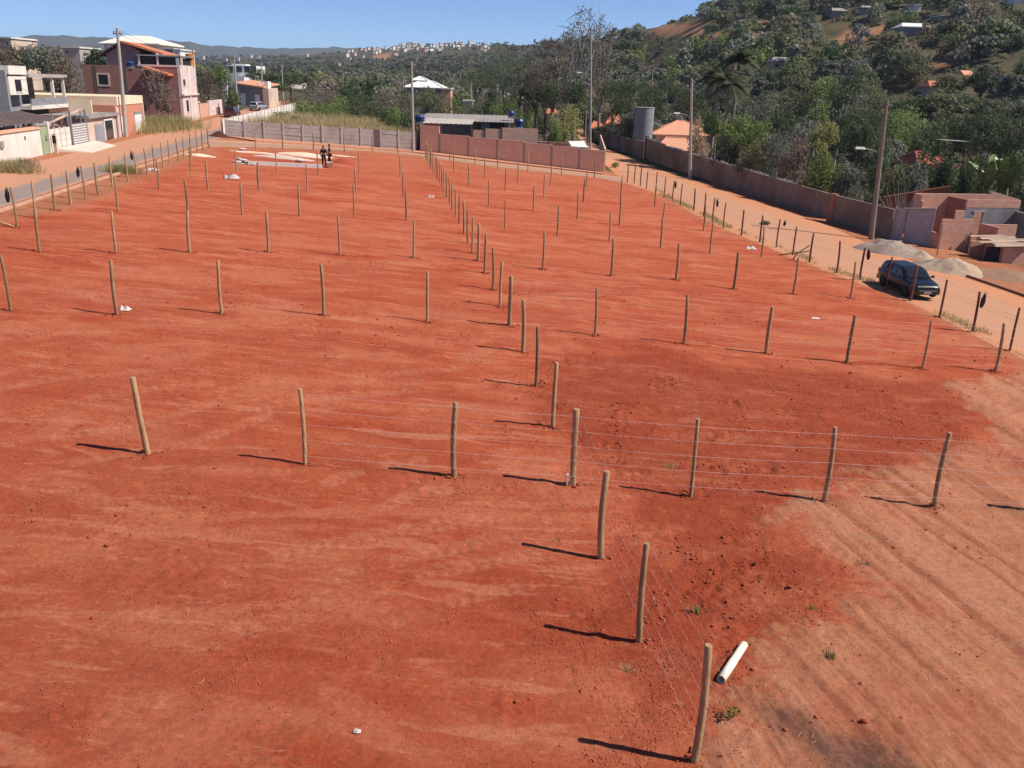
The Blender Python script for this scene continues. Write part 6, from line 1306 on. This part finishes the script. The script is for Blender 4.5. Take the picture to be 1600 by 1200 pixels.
def trunk_mb(bl, seed, r=.22, bare=False):
    q = random.Random(seed); mb = MB(); top = max(b[2] for b in bl)*.72; bend = [(q.uniform(-.25, .25), q.uniform(-.25, .25)) for _ in range(5)]
    pts = [(bend[k][0]*k/4, bend[k][1]*k/4, -.5+(top+.5)*k/4) for k in range(5)]; mb.tube(pts, [r*1.25, r, r*.8, r*.6, r*.3], 8)
    for b in sorted(bl, key=lambda b: -b[3])[:9]:
        t = q.uniform(.35, .8); s = Vector((bend[3][0]*t, bend[3][1]*t, top*t*.95)); e = Vector(b[:3]); m = s.lerp(e, .5)+Vector((0, 0, .3)); mb.tube([s, m, e], [r*.45, r*.3, r*.12], 5)
    if bare:
        for k in range(60):
            b = q.choice(bl); s = Vector(b[:3]); d = Vector((q.gauss(0, 1), q.gauss(0, 1), q.gauss(.5, .8))).normalized()*q.uniform(.7, 1.8); mb.tube([s, s+d*.5+Vector((0, 0, .1)), s+d], [.045, .03, .012], 4)
    return mb
VAR = {}
def variant(kind, pal, seed, n=1500, leaf=.42, bare=False, r=.22):
    key = (kind, pal, seed, n, leaf, bare)
    if key not in VAR:
        V, C, bl = crown(kind, seed, n, leaf, pal); F = np.arange(len(V)).reshape(-1, 4)
        VAR[key] = (npmesh('crown', V, F, LEAF, C), trunk_mb(bl, seed, r, bare).mesh('trunk', BARKP if bare or kind == 'tall' else BARK, smooth=True), V, C)
    return VAR[key]
def tree(x, y, h, wd, v, label, cat='tree', group=None, name='tree', z=None, rz=None, unit_w=8.0):
    """h metres tall, wd metres wide, from a 10 m prototype"""
    z = H(x, y) if z is None else z; e = empty(name, (x, y, z), label, cat, group, random.uniform(0, 6.28) if rz is None else rz)
    e.scale = (wd/unit_w, wd/unit_w, h/10); ob('trunk', v[1], e); ob('crown', v[0], e); return e
UW = dict(round=8.4, tall=5.0, wide=10.5, shrub=9.5, cone=4.6)
def ptree(px, top, Y, wpx, kind, pal, seed, label, n=2200, leaf=.34, bare=False, base=None, name='tree', cat='tree', r=.2):
    A = T(px, top, Y); z = H(A.x, Y); wd = wpx/FPX*Y; h = max(A.z-z, 1.2)/dict(shrub=.84, wide=.87).get(kind, 1)
    lf = leaf*math.sqrt(1.0)
    # leaves keep their real size whatever the tree's scale
    return tree(A.x, Y, h, wd, variant(kind, pal, seed, n, round(leaf*9.0/max(.5*(h+wd*1.1), 1), 2), bare, r), label, cat, None, name, unit_w=UW[kind])
# behind the houses on the left
ptree(62, 53, 104, 88, 'round', 'grey', 1, 'broad grey green tree behind the grey balcony house'); ptree(28, 56, 112, 60, 'round', 'olive', 2, 'olive tree rising behind the white window block')
ptree(96, 84, 96, 62, 'shrub', 'brown', 3, 'brownish bushy tree left of the brick house'); ptree(148, 68, 128, 52, 'round', 'dark', 4, 'dark green tree between the pale grey house and the red roof')
ptree(5, 78, 100, 50, 'shrub', 'brown', 5, 'reddish brown bush at the left edge behind the grey house'); ptree(120, 66, 200, 70, 'round', 'olive', 6, 'far olive tree behind the long pale grey house'); ptree(45, 60, 220, 80, 'round', 'grey', 2, 'far grey tree on the left skyline')
ptree(240, 112, 100, 54, 'tall', 'brown', 7, 'bare reddish tree in front of the brown brick wall', 420, .22, True, r=.12); ptree(258, 130, 101, 40, 'tall', 'brown', 8, 'small bare tree right of the reddish one before the brick wall', 300, .22, True, r=.1)
ptree(340, 96, 150, 56, 'round', 'bright', 9, 'bright green tree above the red brick wall on the left street'); ptree(322, 108, 135, 50, 'shrub', 'brown', 10, 'brown dry thicket behind the second left pole', 1500, .3); ptree(352, 124, 138, 44, 'shrub', 'grey', 11, 'grey green thicket behind the beige gateway', 1500, .3)
ptree(362, 140, 132, 20, 'shrub', 'mid', 12, 'small green bush beside the maroon car'); ptree(400, 105, 215, 40, 'wide', 'dark', 13, 'dark spreading tree in front of the white house')
ptree(432, 122, 178, 44, 'round', 'mid', 14, 'green tree right of the orange roof house'); ptree(452, 108, 200, 50, 'round', 'dark', 15, 'dark tree behind the far end of the white wall'); ptree(420, 108, 230, 46, 'round', 'dark', 16, 'dark tree above the orange roof house')
# scrub lot behind the grey wall
sc = [(455, 180, 107, 46, 'olive'), (440, 172, 120, 40, 'bright'), (470, 160, 128, 60, 'bright'), (500, 156, 132, 64, 'bright'), (528, 152, 138, 60, 'bright'), (556, 150, 134, 56, 'mid'), (572, 142, 146, 70, 'dark'), (590, 152, 128, 50, 'olive'), (606, 160, 118, 44, 'mid'), (618, 168, 112, 42, 'bright'), (636, 172, 110, 38, 'mid'),
      (600, 140, 150, 56, 'brown'), (540, 134, 160, 64, 'dark'), (486, 138, 165, 60, 'grey'), (640, 160, 118, 40, 'olive'), (462, 146, 155, 46, 'olive'), (515, 142, 150, 60, 'brown'), (622, 150, 145, 44, 'brown')]
sl_ = ['low olive bush at the left end behind the grey wall', 'bright bush beside the white panel wall', 'bright green bush, left one of the row behind dry grass', 'bright green bush, second of the row behind dry grass', 'bright green bush, third of the row behind dry grass', 'mid green bush right of the bright row', 'dark round bush tree in the scrub lot', 'olive bush right of the dark round one',
       'mid green bush before the white hip roofed house', 'bright bush near the right end of the dry grass', 'green bush beside the central pole', 'brown dry bush behind the dark round one', 'dark tree behind the bright bush row', 'grey bush below the pale rubble', 'olive bush behind the central pole', 'olive bush at the far left of the scrub', 'brown bush between rubble and bright row', 'brown bush left of the white house']
for k, (px, tp, Y, wp, pl) in enumerate(sc): ptree(px, tp, Y, wp, 'shrub', pl, 40+k % 7, sl_[k], 1800, .26, name='bush', cat='bush', r=.12)
ptree(668, 133, 140, 60, 'wide', 'olive', 50, 'spreading olive tree before the white hip roofed house', 2200, .3); ptree(690, 160, 132, 40, 'shrub', 'olive', 51, 'olive bush behind the lean-to roof', name='bush', cat='bush')
for k, (px, tp, Y, wp, pl) in enumerate(((718, 158, 130, 40, 'olive'), (745, 160, 132, 44, 'olive'), (772, 155, 135, 46, 'bright'), (800, 156, 138, 44, 'bright'), (826, 170, 126, 26, 'bright'))):
    ptree(px, tp, Y, wp, 'shrub', pl, 41+k, ['first', 'second', 'third', 'fourth', 'fifth'][k]+' bush from the left behind the low house roof', 1800, .26, name='bush', cat='bush')
ptree(884, 166, 122, 74, 'shrub', 'yellow', 52, 'large yellowish green bush behind the right end of the brick wall', 3200, .26, name='bush', cat='bush'); ptree(868, 196, 116, 26, 'shrub', 'bright', 53, 'small bright leafy bush under the yellowish one', 1500, .3, name='bush', cat='bush')
for k, (px, tp, Y, wp, pl) in enumerate(((640, 146, 196, 40, 'olive'), (664, 147, 194, 40, 'mid'), (690, 149, 193, 36, 'olive'), (712, 150, 190, 36, 'bright'), (732, 160, 182, 34, 'mid'), (752, 152, 186, 40, 'olive'), (850, 186, 158, 30, 'dark'), (868, 186, 157, 30, 'olive'))):
    ptree(px, tp, Y, wp, 'shrub', pl, 43+k % 5, ORD[k]+' bush in the band before the white hip roofed house, from the left', 1500, .3, name='bush', cat='bush', r=.12)
# tall brown trees in the middle
for k, (px, tp, Y, wp, kd, pl, br) in enumerate(((905, 18, 142, 78, 'tall', 'grey', True), (930, 16, 150, 40, 'tall', 'brown', True), (868, 62, 146, 70, 'tall', 'brown', False), (842, 78, 150, 64, 'round', 'brown', False), (888, 50, 160, 60, 'tall', 'grey', False), (815, 74, 175, 70, 'round', 'dark', False),
        (790, 62, 230, 90, 'round', 'mid', False), (945, 44, 170, 60, 'tall', 'brown', False), (855, 108, 140, 50, 'round', 'dark', False), (900, 108, 138, 54, 'round', 'dark', False), (832, 112, 155, 50, 'tall', 'dark', False), (800, 96, 190, 60, 'round', 'grey', False), (770, 88, 240, 70, 'round', 'dark', False), (745, 96, 230, 60, 'round', 'mid', False))):
    ptree(px, tp, Y, wp, kd, pl, 60+k, ['tallest sparse grey tree beside the far right pole', 'bare twiggy treetop against the sky', 'tall brown tree left of the tallest one', 'round brown tree above the low house tank', 'tall grey tree behind the brown ones', 'dark tree above the right end of the low house', 'green tree on the skyline left of the brown trees', 'thin brown tree right of the tallest one', 'dark low crown below the brown trees',
          'dark crown beside the pole with round lamp', 'slim dark tree behind the low house tank', 'grey round tree in the middle wood', 'dark round tree on the middle slope', 'mid green tree left on the middle slope'][k], 1100 if br else 2600, .3, br)
# dark mass behind the tank, bright and bushy trees behind the right wall
rt = [(962, 112, 146, 66, 'wide', 'dark'), (1000, 108, 150, 74, 'wide', 'dark'), (1046, 106, 150, 78, 'wide', 'dark'), (1085, 122, 142, 60, 'round', 'dark'), (968, 196, 121, 44, 'shrub', 'grey'), (1022, 132, 138, 60, 'round', 'dark'), (975, 140, 138, 56, 'round', 'dark'),
      (1093, 190, 104, 46, 'shrub', 'tan'), (1118, 158, 112, 44, 'round', 'bright'), (1158, 164, 102, 70, 'round', 'bright'), (1190, 178, 98, 60, 'round', 'bright'), (1140, 205, 92, 46, 'shrub', 'dark'), (1180, 210, 88, 58, 'shrub', 'olive'), (1222, 196, 90, 66, 'shrub', 'grey'), (1252, 215, 84, 56, 'shrub', 'brown'),
      (1292, 236, 79, 64, 'shrub', 'bright'), (1262, 168, 104, 70, 'round', 'grey'), (1292, 170, 98, 60, 'round', 'yellow'), (1330, 250, 78, 50, 'shrub', 'grey'), (1320, 130, 120, 86, 'tall', 'dark'), (1285, 118, 128, 66, 'tall', 'bright'), (1350, 170, 100, 70, 'round', 'dark'), (1400, 200, 88, 70, 'round', 'grey'), (1378, 212, 84, 50, 'shrub', 'mid'),
      (1430, 150, 104, 100, 'round', 'bright'), (1410, 142, 112, 90, 'round', 'mid'), (1465, 170, 98, 80, 'round', 'mid'), (1500, 160, 100, 90, 'round', 'dark'), (1545, 160, 98, 100, 'round', 'dark'), (1590, 158, 95, 90, 'round', 'mid'), (1478, 240, 78, 60, 'shrub', 'dark'), (1530, 235, 80, 70, 'shrub', 'dark'), (1590, 240, 76, 60, 'shrub', 'dark'),
      (1440, 256, 74, 44, 'shrub', 'grey'), (1230, 150, 120, 66, 'round', 'dark'), (1200, 130, 135, 70, 'round', 'grey'), (1250, 130, 130, 60, 'tall', 'olive'), (1375, 130, 125, 80, 'round', 'mid'), (1515, 255, 73, 44, 'shrub', 'dark'), (1405, 255, 75.5, 40, 'shrub', 'olive'), (938, 196, 119, 40, 'shrub', 'dark'), (984, 190, 122.5, 36, 'shrub', 'mid'), (955, 190, 123, 40, 'shrub', 'olive'), (1442, 242, 76.5, 56, 'shrub', 'dark'), (1478, 246, 77, 56, 'shrub', 'dark'), (1418, 244, 77, 50, 'shrub', 'olive'), (1640, 150, 92, 90, 'round', 'mid'), (1650, 235, 74, 70, 'shrub', 'dark')]
pos_w = lambda px: ('left of the tank' if px < 995 else 'above the orange hip roof' if px < 1100 else 'behind the bright green trees' if px < 1215 else 'between the wall pole and the orange pier' if px < 1310 else 'around the leaning pole' if px < 1420 else 'above the sheet gate' if px < 1500 else 'behind the unfinished house')
wd = dict(dark='dark green', grey='grey green', tan='dry tan', bright='bright green', olive='olive', brown='brown leaved', yellow='yellowish', mid='mid green')
seen = {}; WPX = [(921, 218), (1006, 247.5), (1080, 273), (1180, 306), (1294, 343), (1391, 371), (1452, 382)]
for k, (px, tp, Y, wp, kd, pl) in enumerate(rt):
    yw_ = np.interp(px, [p_[0] for p_ in WPX], [at(*p_).y for p_ in WPX]); Y = max(Y, yw_+2.2+.5*wp/FPX*Y)
    lb = '%s %s %s' % (wd[pl], {'shrub': 'bush', 'tall': 'slender tree', 'wide': 'spreading tree', 'round': 'round tree'}[kd], pos_w(px)); i = seen.get(lb, 0); seen[lb] = i+1
    if i: lb = ORD[i]+' '+lb+', counted from the left'
    ptree(px, tp, Y, wp, kd, pl, 80+k % 9, lb, 2400, .3, name='bush' if kd == 'shrub' else 'tree', cat='bush' if kd == 'shrub' else 'tree')
for k, (px, py) in enumerate(((953, 262), (1196, 352))):
    a = at(px, py); V, C, bl = crown('shrub', 90+k, 500, 1.1, 'bright' if k == 0 else 'mid'); tree(a.x+(.0 if k else .6), a.y, .9 if k == 0 else .4, 1.4 if k == 0 else 1.0, variant('shrub', 'yellow' if k == 0 else 'mid', 90, 700, 1.2), ['yellow green bush at the foot of the far dark wall', 'low weed in the wall shadow by the right street'][k], 'bush', name='bush', unit_w=9.5)

# palms
def palm(px, top, Y, h_f, label, fr=3.4, nf=17, seed=0):
    A = T(px, top, Y); z0 = H(A.x, Y); g = np.random.default_rng(seed); hc = A.z-z0-fr*.45; e = empty('palm_tree', (A.x, Y, z0), label, 'palm')
    part('trunk', MB().tube([(0, 0, -.4), (.05, 0, hc*.35), (.12, .05, hc*.7), (.1, .05, hc)], [.26, .2, .17, .13], 10), BARKP, e, smooth=True)
    VV = []; CC = []
    for k in range(nf):
        a = k*2.4; el = g.uniform(.05, 1.25); L = fr*g.uniform(.85, 1.1); d = np.array([math.cos(a), math.sin(a)]); P = []
        for i in range(9):
            t = i/8; r_ = L*t*math.cos(el*(1-.3*t)); zz = hc+L*(t*math.sin(el)-.75*t*t*(1.05-el*.3)); P.append(np.array([.1+d[0]*r_, .05+d[1]*r_, zz]))
        for i in range(8):
            for j in range(4):
                t = j/4; c = P[i]*(1-t)+P[i+1]*t; ax = P[i+1]-P[i]; ax /= np.linalg.norm(ax); sd_ = np.array([-d[1], d[0], 0]); u = (i+t)/8; ln = .85*(.35+math.sin(math.pi*min(1, u*.9+.1)))*.62
                for s in (-1, 1):
                    tip = c+sd_*s*ln+ax*ln*.45+np.array([0, 0, -ln*.55]); w_ = ax*.07; VV += [c-w_, c+w_, tip+w_*.3, tip-w_*.3]; t2 = g.beta(2, 2); CC += [np.array((.035, .048, .020))*(1-t2)+np.array((.115, .125, .060))*t2]*4
    VV = np.array(VV); ob('fronds', npmesh('fronds', VV, np.arange(len(VV)).reshape(-1, 4), LEAF, np.array(CC)), e)
    part('crownshaft', MB().tube([(.1, .05, hc-.9), (.1, .05, hc+.15)], [.17, .09], 8), mat('palm_shaft', (.10, .13, .05), (.07, .09, .035), 4, .6), e, smooth=True)
palm(1124, 100, 116, 0, 'dark palm left of the tallest palm on the wooded slope', 3.5, 18, 1); palm(1156, 74, 118, 0, 'tallest palm, with a pale trunk, in the middle of the slope', 3.5, 19, 2); palm(1140, 112, 110, 0, 'lower brownish palm between the two tall palms', 3.0, 14, 3)
palm(1258, 58, 255, 0, 'small palm on the upper right hillside, left one', 3.6, 15, 4); palm(1296, 66, 250, 0, 'small dark palm on the upper right hillside, right one', 3.6, 15, 5)
# banana plant
A = T(1562, 300, 68); z0 = H(A.x, 68); e = empty('banana_plant', (A.x, 68, z0), 'banana plant with big pale green leaves behind the unfinished house', 'banana plant'); g = random.Random(4); zl = T(1562, 295, 68).z-z0
for s in range(3):
    bx_, by_ = (-.9, 0, .8)[s], (.2, 0, .5)[s]
    part('stem', MB().tube([(bx_, by_, -.3), (bx_+.1, by_, zl*.6), (bx_, by_, zl)], [.16, .13, .09], 8), mat('banana_stem', (.16, .17, .06), (.12, .10, .04), 3), e, smooth=True)
    for k in range(6):
        a = k*1.05+s; el = g.uniform(1.0, 1.42); L = g.uniform(2.8, 3.8); mb = MB(); V = []; F_ = []
        for i in range(10):
            t = i/9; r_ = L*t*math.cos(el)*(1+.3*t); zz = zl+L*(t*math.sin(el)-.30*t*t); w_ = .34*math.sin(math.pi*min(.98, t*.88+.06))**.6
            for j, u in enumerate((-1, -.5, 0, .5, 1)): V.append((bx_+math.cos(a)*r_-math.sin(a)*w_*u, by_+math.sin(a)*r_+math.cos(a)*w_*u, zz+abs(u)*w_*.35+(.05*g.uniform(-1, 1) if abs(u) == 1 else 0)))
        for i in range(9):
            for j in range(4): F_.append((i*5+j, (i+1)*5+j, (i+1)*5+j+1, i*5+j+1))
        lm = MATS.get('banana_leaf') or mat('banana_leaf', (.17, .24, .065), (.09, .14, .035), 2.2, .45, spec=.4, rnd=.25); part('leaf', mb.add(V, F_), lm, e, smooth=True)
# bare shrub before the red bank
A = at(1428, 388); A = Vector((A.x+1.2, A.y+5.5, 0)); q = random.Random(8); mb = MB(); z0 = H(A.x, A.y)
for k in range(34):
    d = Vector((q.gauss(0, .6), q.gauss(0, .4), 1)).normalized()*q.uniform(1.6, 3.6); mb.tube([(A.x, A.y, z0-.1), tuple(Vector((A.x, A.y, z0+.6))+d*.5), tuple(Vector((A.x, A.y, z0+.8))+d)], [.04, .028, .01], 4)
solo('bare_shrub', mb, BARKP, (A.x, A.y, z0), 'leafless twiggy shrub behind the sheet gate', 'shrub')

# ------------------------------------------------------------------ woods: the nearest as single trees, the rest as one mass
def clear_of(x, y):
    k = np.ones(len(x), bool)
    a_ = np.arctan2(x, y); r_ = np.hypot(x, y)
    for q_ in CLEAR:
        aa = [math.atan2(p.x, p.y) for p in q_]; rr_ = [math.hypot(p.x, p.y) for p in q_]; da = .12*(max(aa)-min(aa))
        k &= ~((a_ > min(aa)+da) & (a_ < max(aa)-da) & (r_ > min(rr_)-6) & (r_ < max(rr_)+1))
    return k
HB = [(o_.location.x, o_.location.y) for o_ in bpy.data.objects if o_.name.startswith(('hillside_house', 'white_house', 'tiled_house', 'orange_roof', 'brick_annex', 'low_shed', 'rubble_heap', 'town_building'))]
def wood_points(a0, a1, r0, r1, sp, g):
    n = int((a1-a0)*math.pi/180*(r1*r1-r0*r0)/2/(sp*sp)); a = np.radians(g.uniform(a0, a1, n)); r = np.sqrt(g.uniform(r0*r0, r1*r1, n)); return r*np.sin(a), r*np.cos(a), r
g = np.random.default_rng(21); pts = []
for a0, a1, r0, r1, sp in ((5, 36, 140, 400, 4.7), (-2, 8, 180, 420, 5.2), (-13, -2, 190, 420, 6.0), (-30, -13, 240, 460, 9.0), (-12, 6, 420, 900, 11.0), (-30, -12, 460, 1000, 16.0), (-16, 2, 900, 1450, 16.0), (-30, -14, 1000, 1750, 24.0), (36, 48, 150, 330, 8)):
    x, y, r = wood_points(a0, a1, r0, r1, sp, g); k = clear_of(x, y)
    for hx_, hy_ in HB:
        rr_ = math.hypot(hx_, hy_); ux, uy = hx_/rr_, hy_/rr_; al = (x-hx_)*ux+(y-hy_)*uy; la = (x-hx_)*-uy+(y-hy_)*ux
        k &= ~((al > -.055*rr_-3) & (al < 8) & (np.abs(la-2.0) < 4+.004*rr_))
    k &= fbm(x/25, y/25, 66, 3) > .22
    pts.append(np.stack([x[k], y[k], r[k]], 1))
pts = np.concatenate(pts); pts = pts[np.argsort(pts[:, 2])]
KD = [('shrub', 'dark', 101), ('shrub', 'mid', 102), ('round', 'olive', 103), ('shrub', 'grey', 104), ('tall', 'grey', 105), ('round', 'dark', 106), ('shrub', 'olive', 107), ('shrub', 'brown', 108), ('round', 'mid', 109), ('round', 'grey', 110), ('shrub', 'bright', 111)]
WT = np.array([.10, .13, .13, .17, .06, .05, .15, .08, .05, .05, .03]); WT /= WT.sum()
nind = 220
far_labels = {}
for i in range(min(nind, len(pts))):
    x, y, r = pts[i]; c = g.choice(len(KD), p=WT); kd, pl, sd_ = KD[c]; sd_ += 200*int(g.integers(2)); h = g.uniform(4.5, 7.5); w_ = h*g.uniform(.9, 1.3)*(.65 if kd == 'tall' else 1)
    side_ = 'right hillside wood' if x > 20 else 'middle wood'
    tree(x, y, h, w_, variant(kd, pl, sd_, 1800, .55), '%s %s of the %s' % (wd[pl], {'round': 'round crowned tree', 'tall': 'slender tree', 'wide': 'flat crowned tree', 'shrub': 'low bushy tree'}[kd], side_), 'tree', '%s trees of the %s' % (wd[pl], side_), unit_w=UW[kd])
LOD = []
for kd, pl, sd_ in KD:
    for j in range(2):
        V, C, bl = crown(kd, sd_+50*j, 330, 1.15, pl); LOD.append((V/np.array([UW[kd], UW[kd], 10.]), C, kd))
LOD2 = []
for kd, pl, sd_ in KD: V, C, bl = crown(kd, sd_+7, 90, 2.3, pl); LOD2.append((V/np.array([UW[kd], UW[kd], 10.]), C, kd))
def merge(pts, lod, wt, name, label, hs=(4, 8.0), parent=None):
    VV = []; CC = []
    for x, y, r in pts:
        c = g.choice(len(KD), p=WT); V, C, kd = lod[(c*wt+int(g.integers(wt)))]; h = g.uniform(*hs)*(1 if r < 900 else .8); w_ = h*g.uniform(.8, 1.25)*(.65 if kd == 'tall' else 1); a = g.uniform(0, 6.28); ca, sa_ = math.cos(a), math.sin(a)
        P = V*np.array([w_, w_, h]); P = np.stack([P[:, 0]*ca-P[:, 1]*sa_+x, P[:, 0]*sa_+P[:, 1]*ca+y, P[:, 2]+H(x, y)-.6], 1); VV.append(P); CC.append(C*g.uniform(.75, 1.3)*np.array([1, g.uniform(.94, 1.05), g.uniform(.9, 1.1)]))
    VV = np.concatenate(VV); CC = np.concatenate(CC); o_ = ob(name, npmesh(name, VV, np.arange(len(VV)).reshape(-1, 4), LEAF, CC)); tag(o_, label, 'wood', kind='stuff'); return len(VV)//4
u_ = wood_points(8, 37, 78, 160, 2.9, g); kx = (u_[0] > np.interp(u_[1], [55, 62, 66, 73, 87, 100, 114, 150, 175], [34, 33.5, 31.5, 28.5, 25, 21.8, 18.5, 14.5, 13])+2.0) & ((u_[1] > 68) | (u_[0] > 38))
for hx_, hy_ in [(o_.location.x, o_.location.y) for o_ in bpy.data.objects if o_.name.startswith(('tiled_house', 'concrete_tank', 'unfinished', 'awning'))]:
    kx &= np.hypot(u_[0]-hx_, (u_[1]-hy_-3)*.8) > 5
under = np.stack(u_, 1)[kx]
rest = pts[nind:]; m1 = rest[:, 2] < 420
nq = merge(rest[m1], LOD, 2, 'hillside_wood', 'wooded hillside of mixed green and grey trees'), merge(rest[~m1], LOD2, 1, 'far_wood', 'far wood covering the valley and ridge')
sc_ = np.stack(wood_points(4, 37, 150, 390, 4.2, g), 1); kk_ = np.ones(len(sc_), bool)
for q_ in CLEAR: kk_ &= pdist(sc_[:, 0], sc_[:, 1], [(p.x, p.y) for p in q_]) < -1
merge(sc_[kk_], LOD2, 1, 'hill_scrub', 'low scrub between the trees of the right hillside', (.9, 2.6))
merge(under, LOD, 2, 'undergrowth', 'dense undergrowth behind the long right wall', (1.4, 3.6))
print('woods', len(pts), m1.sum(), nq)

# ------------------------------------------------------------------ grass and weeds
def blades(P, h, pal, g, spread=.5, wd_=.02):
    n = len(P); a = g.uniform(0, 6.28, n); L = h*g.uniform(.5, 1.2, n); dx, dy = np.cos(a)*L*spread*g.random(n), np.sin(a)*L*spread*g.random(n); ox, oy = -np.sin(a)*wd_, np.cos(a)*wd_
    V = np.stack([np.stack([P[:, 0]-ox, P[:, 1]-oy, P[:, 2]-.03], 1), np.stack([P[:, 0]+ox, P[:, 1]+oy, P[:, 2]-.03], 1), np.stack([P[:, 0]+dx+ox*.25, P[:, 1]+dy+oy*.25, P[:, 2]+L], 1), np.stack([P[:, 0]+dx-ox*.25, P[:, 1]+dy-oy*.25, P[:, 2]+L], 1)], 1)
    c0, c1 = np.array(pal[0]), np.array(pal[1]); C = np.repeat(c0+(c1-c0)*g.random((n, 1)), 4, 0); return V.reshape(-1, 3), C
def grass(name, label, XY, h, pals, wd_=.02, spread=.6, kind='stuff', cat='grass'):
    VV = []; CC = []
    for p_, f in pals:
        k = g.random(len(XY)) < f; Q = XY[k]; Pz = np.stack([Q[:, 0], Q[:, 1], Hn(Q[:, 0], Q[:, 1])], 1); V, C = blades(Pz, h, PAL[p_], g, spread, wd_); VV.append(V); CC.append(C)
    V = np.concatenate(VV); o_ = ob(name, npmesh(name, V, np.arange(len(V)).reshape(-1, 4), LEAF, np.concatenate(CC))); return tag(o_, label, cat, kind=kind)
u = g.random((26000, 2)); x = -30+19*u[:, 0]; y = np.interp(x, [-31, -11], [96.5, 104])+.4+26*u[:, 1]**1.5; k = x > -31+.0*(y)+.6-(y-95)*.112
XY = np.stack([x, y], 1)[k & (fbm(x*.3, y*.3, 5) > .3)]
grass('dry_grass', 'dry yellow grass of the lot behind the grey wall', XY, 1.9, (('dry', .85), ('yellow', .2)), .03, .8)
# verge along the right street edge
er = resample(EDGE_R+[(20.3, 28)], 400); k = rng.integers(0, 400, 9000); XY = er[k]+np.stack([g.normal(.45, .22, 9000), g.normal(0, .4, 9000)], 1); XY = XY[fbm(XY[:, 0]*.9, XY[:, 1]*.5, 15, 3) > .5]
grass('verge_grass', 'thin dry grass along the right street edge', XY, .22, (('olive', .5), ('dry', .35), ('yellow', .25)), .012, .9)
def tuft(px, py, w_, h, n, pals, label, wdt=.02):
    c = at(px, py); q_ = g.normal(0, .5, (n, 2)); grass('weed_tuft', label, np.stack([c.x+q_[:, 0]*w_, c.y+q_[:, 1]*w_*.7], 1), h, pals, wdt, .8, None, 'weeds')
tuft(14, 268, 1.5, .6, 2200, (('dry', .6), ('olive', .4)), 'dry weeds at the foot of the white boundary wall', .014); tuft(36, 262, .8, .6, 400, (('brown', .6), ('olive', .5)), 'brown weed clump right of the dry weeds by the white wall', .015)
c0_ = LF.w(1.2, LF.front(252, 198, 1.2)[0]); n = 9000; XY = np.stack([c0_.x-1.5+g.normal(0, 1.3, n), c0_.y+g.normal(2, 4.2, n)], 1); grass('weed_patch', 'tall yellow green weeds before the brown brick house', XY, 1.15, (('yellow', .5), ('olive', .3), ('dry', .35)), .016, 1.1, None, 'weeds')
tuft(190, 270, .9, .5, 1300, (('yellow', .6), ('olive', .3), ('dry', .3)), 'yellow green weeds between left street posts', .012)
tuft(1048, 731, .16, .12, 90, (('dry', .7), ('yellow', .4)), 'dry straw tuft on the red soil right of the corner post', .006)
tuft(1090, 958, .1, .12, 40, (('yellow', .7), ('bright', .3)), 'small yellow weed on the loose soil'); tuft(1268, 953, .08, .1, 30, (('bright', .8),), 'small green weed on the right edge of the loose soil', .008); tuft(1296, 1027, .09, .14, 40, (('mid', .8),), 'small upright weed on the pale ground', .01)
tuft(983, 1048, .1, .1, 40, (('dry', .7), ('yellow', .4)), 'dry weed behind the nearest post', .006); tuft(1350, 885, .1, .12, 40, (('brown', .9),), 'dark dead clump on the pale tracks', .012); tuft(870, 845, .08, .05, 20, (('brown', .9),), 'tiny dead clump near the third centre post', .01)
c = at(1140, 1124); P = []; n = 42; gg = np.random.default_rng(5)
mb = MB(); zz = G(c.x, c.y)
for k in range(6): a = k*1.05; mb.tube([(c.x, c.y, zz-.03), (c.x+.06*math.cos(a), c.y+.06*math.sin(a), zz+.09), (c.x+.14*math.cos(a), c.y+.13*math.sin(a), zz+.17)], [.005, .004, .002], 4)
e = empty('seedling', (c.x, c.y, zz), 'small yellow leaved seedling near the cream pipe', 'plant'); part('stem', mb, BARK, e, (c.x, c.y, zz))
Pp = gg.normal(0, 1, (60, 3))*np.array([.075, .07, .035])+np.array([0, 0, .14]); V, C = leaves(Pp, np.tile([0, 0, 1.], (60, 1)), .065, ((.20, .15, .03), (.42, .33, .09)), gg); ob('leaves', npmesh('leaves', V, np.arange(len(V)).reshape(-1, 4), LEAF, C), e)

# ------------------------------------------------------------------ the air
hz_ = MB().box(-6700, 6700, -6700, 6700, -160, 185); hm = bpy.data.materials.new('haze_air'); hm.use_nodes = True; n = hm.node_tree
n.nodes.remove(n.nodes['Principled BSDF']); pv = n.nodes.new('ShaderNodeVolumePrincipled'); pv.inputs['Color'].default_value = (.66, .78, 1.0, 1); pv.inputs['Density'].default_value = .00012; pv.inputs['Anisotropy'].default_value = .2
n.links.new(pv.outputs[0], n.nodes['Material Output'].inputs['Volume'])
tag(ob('haze', hz_.mesh('haze', hm)), 'thin blue air over the whole valley', 'haze', kind='stuff')
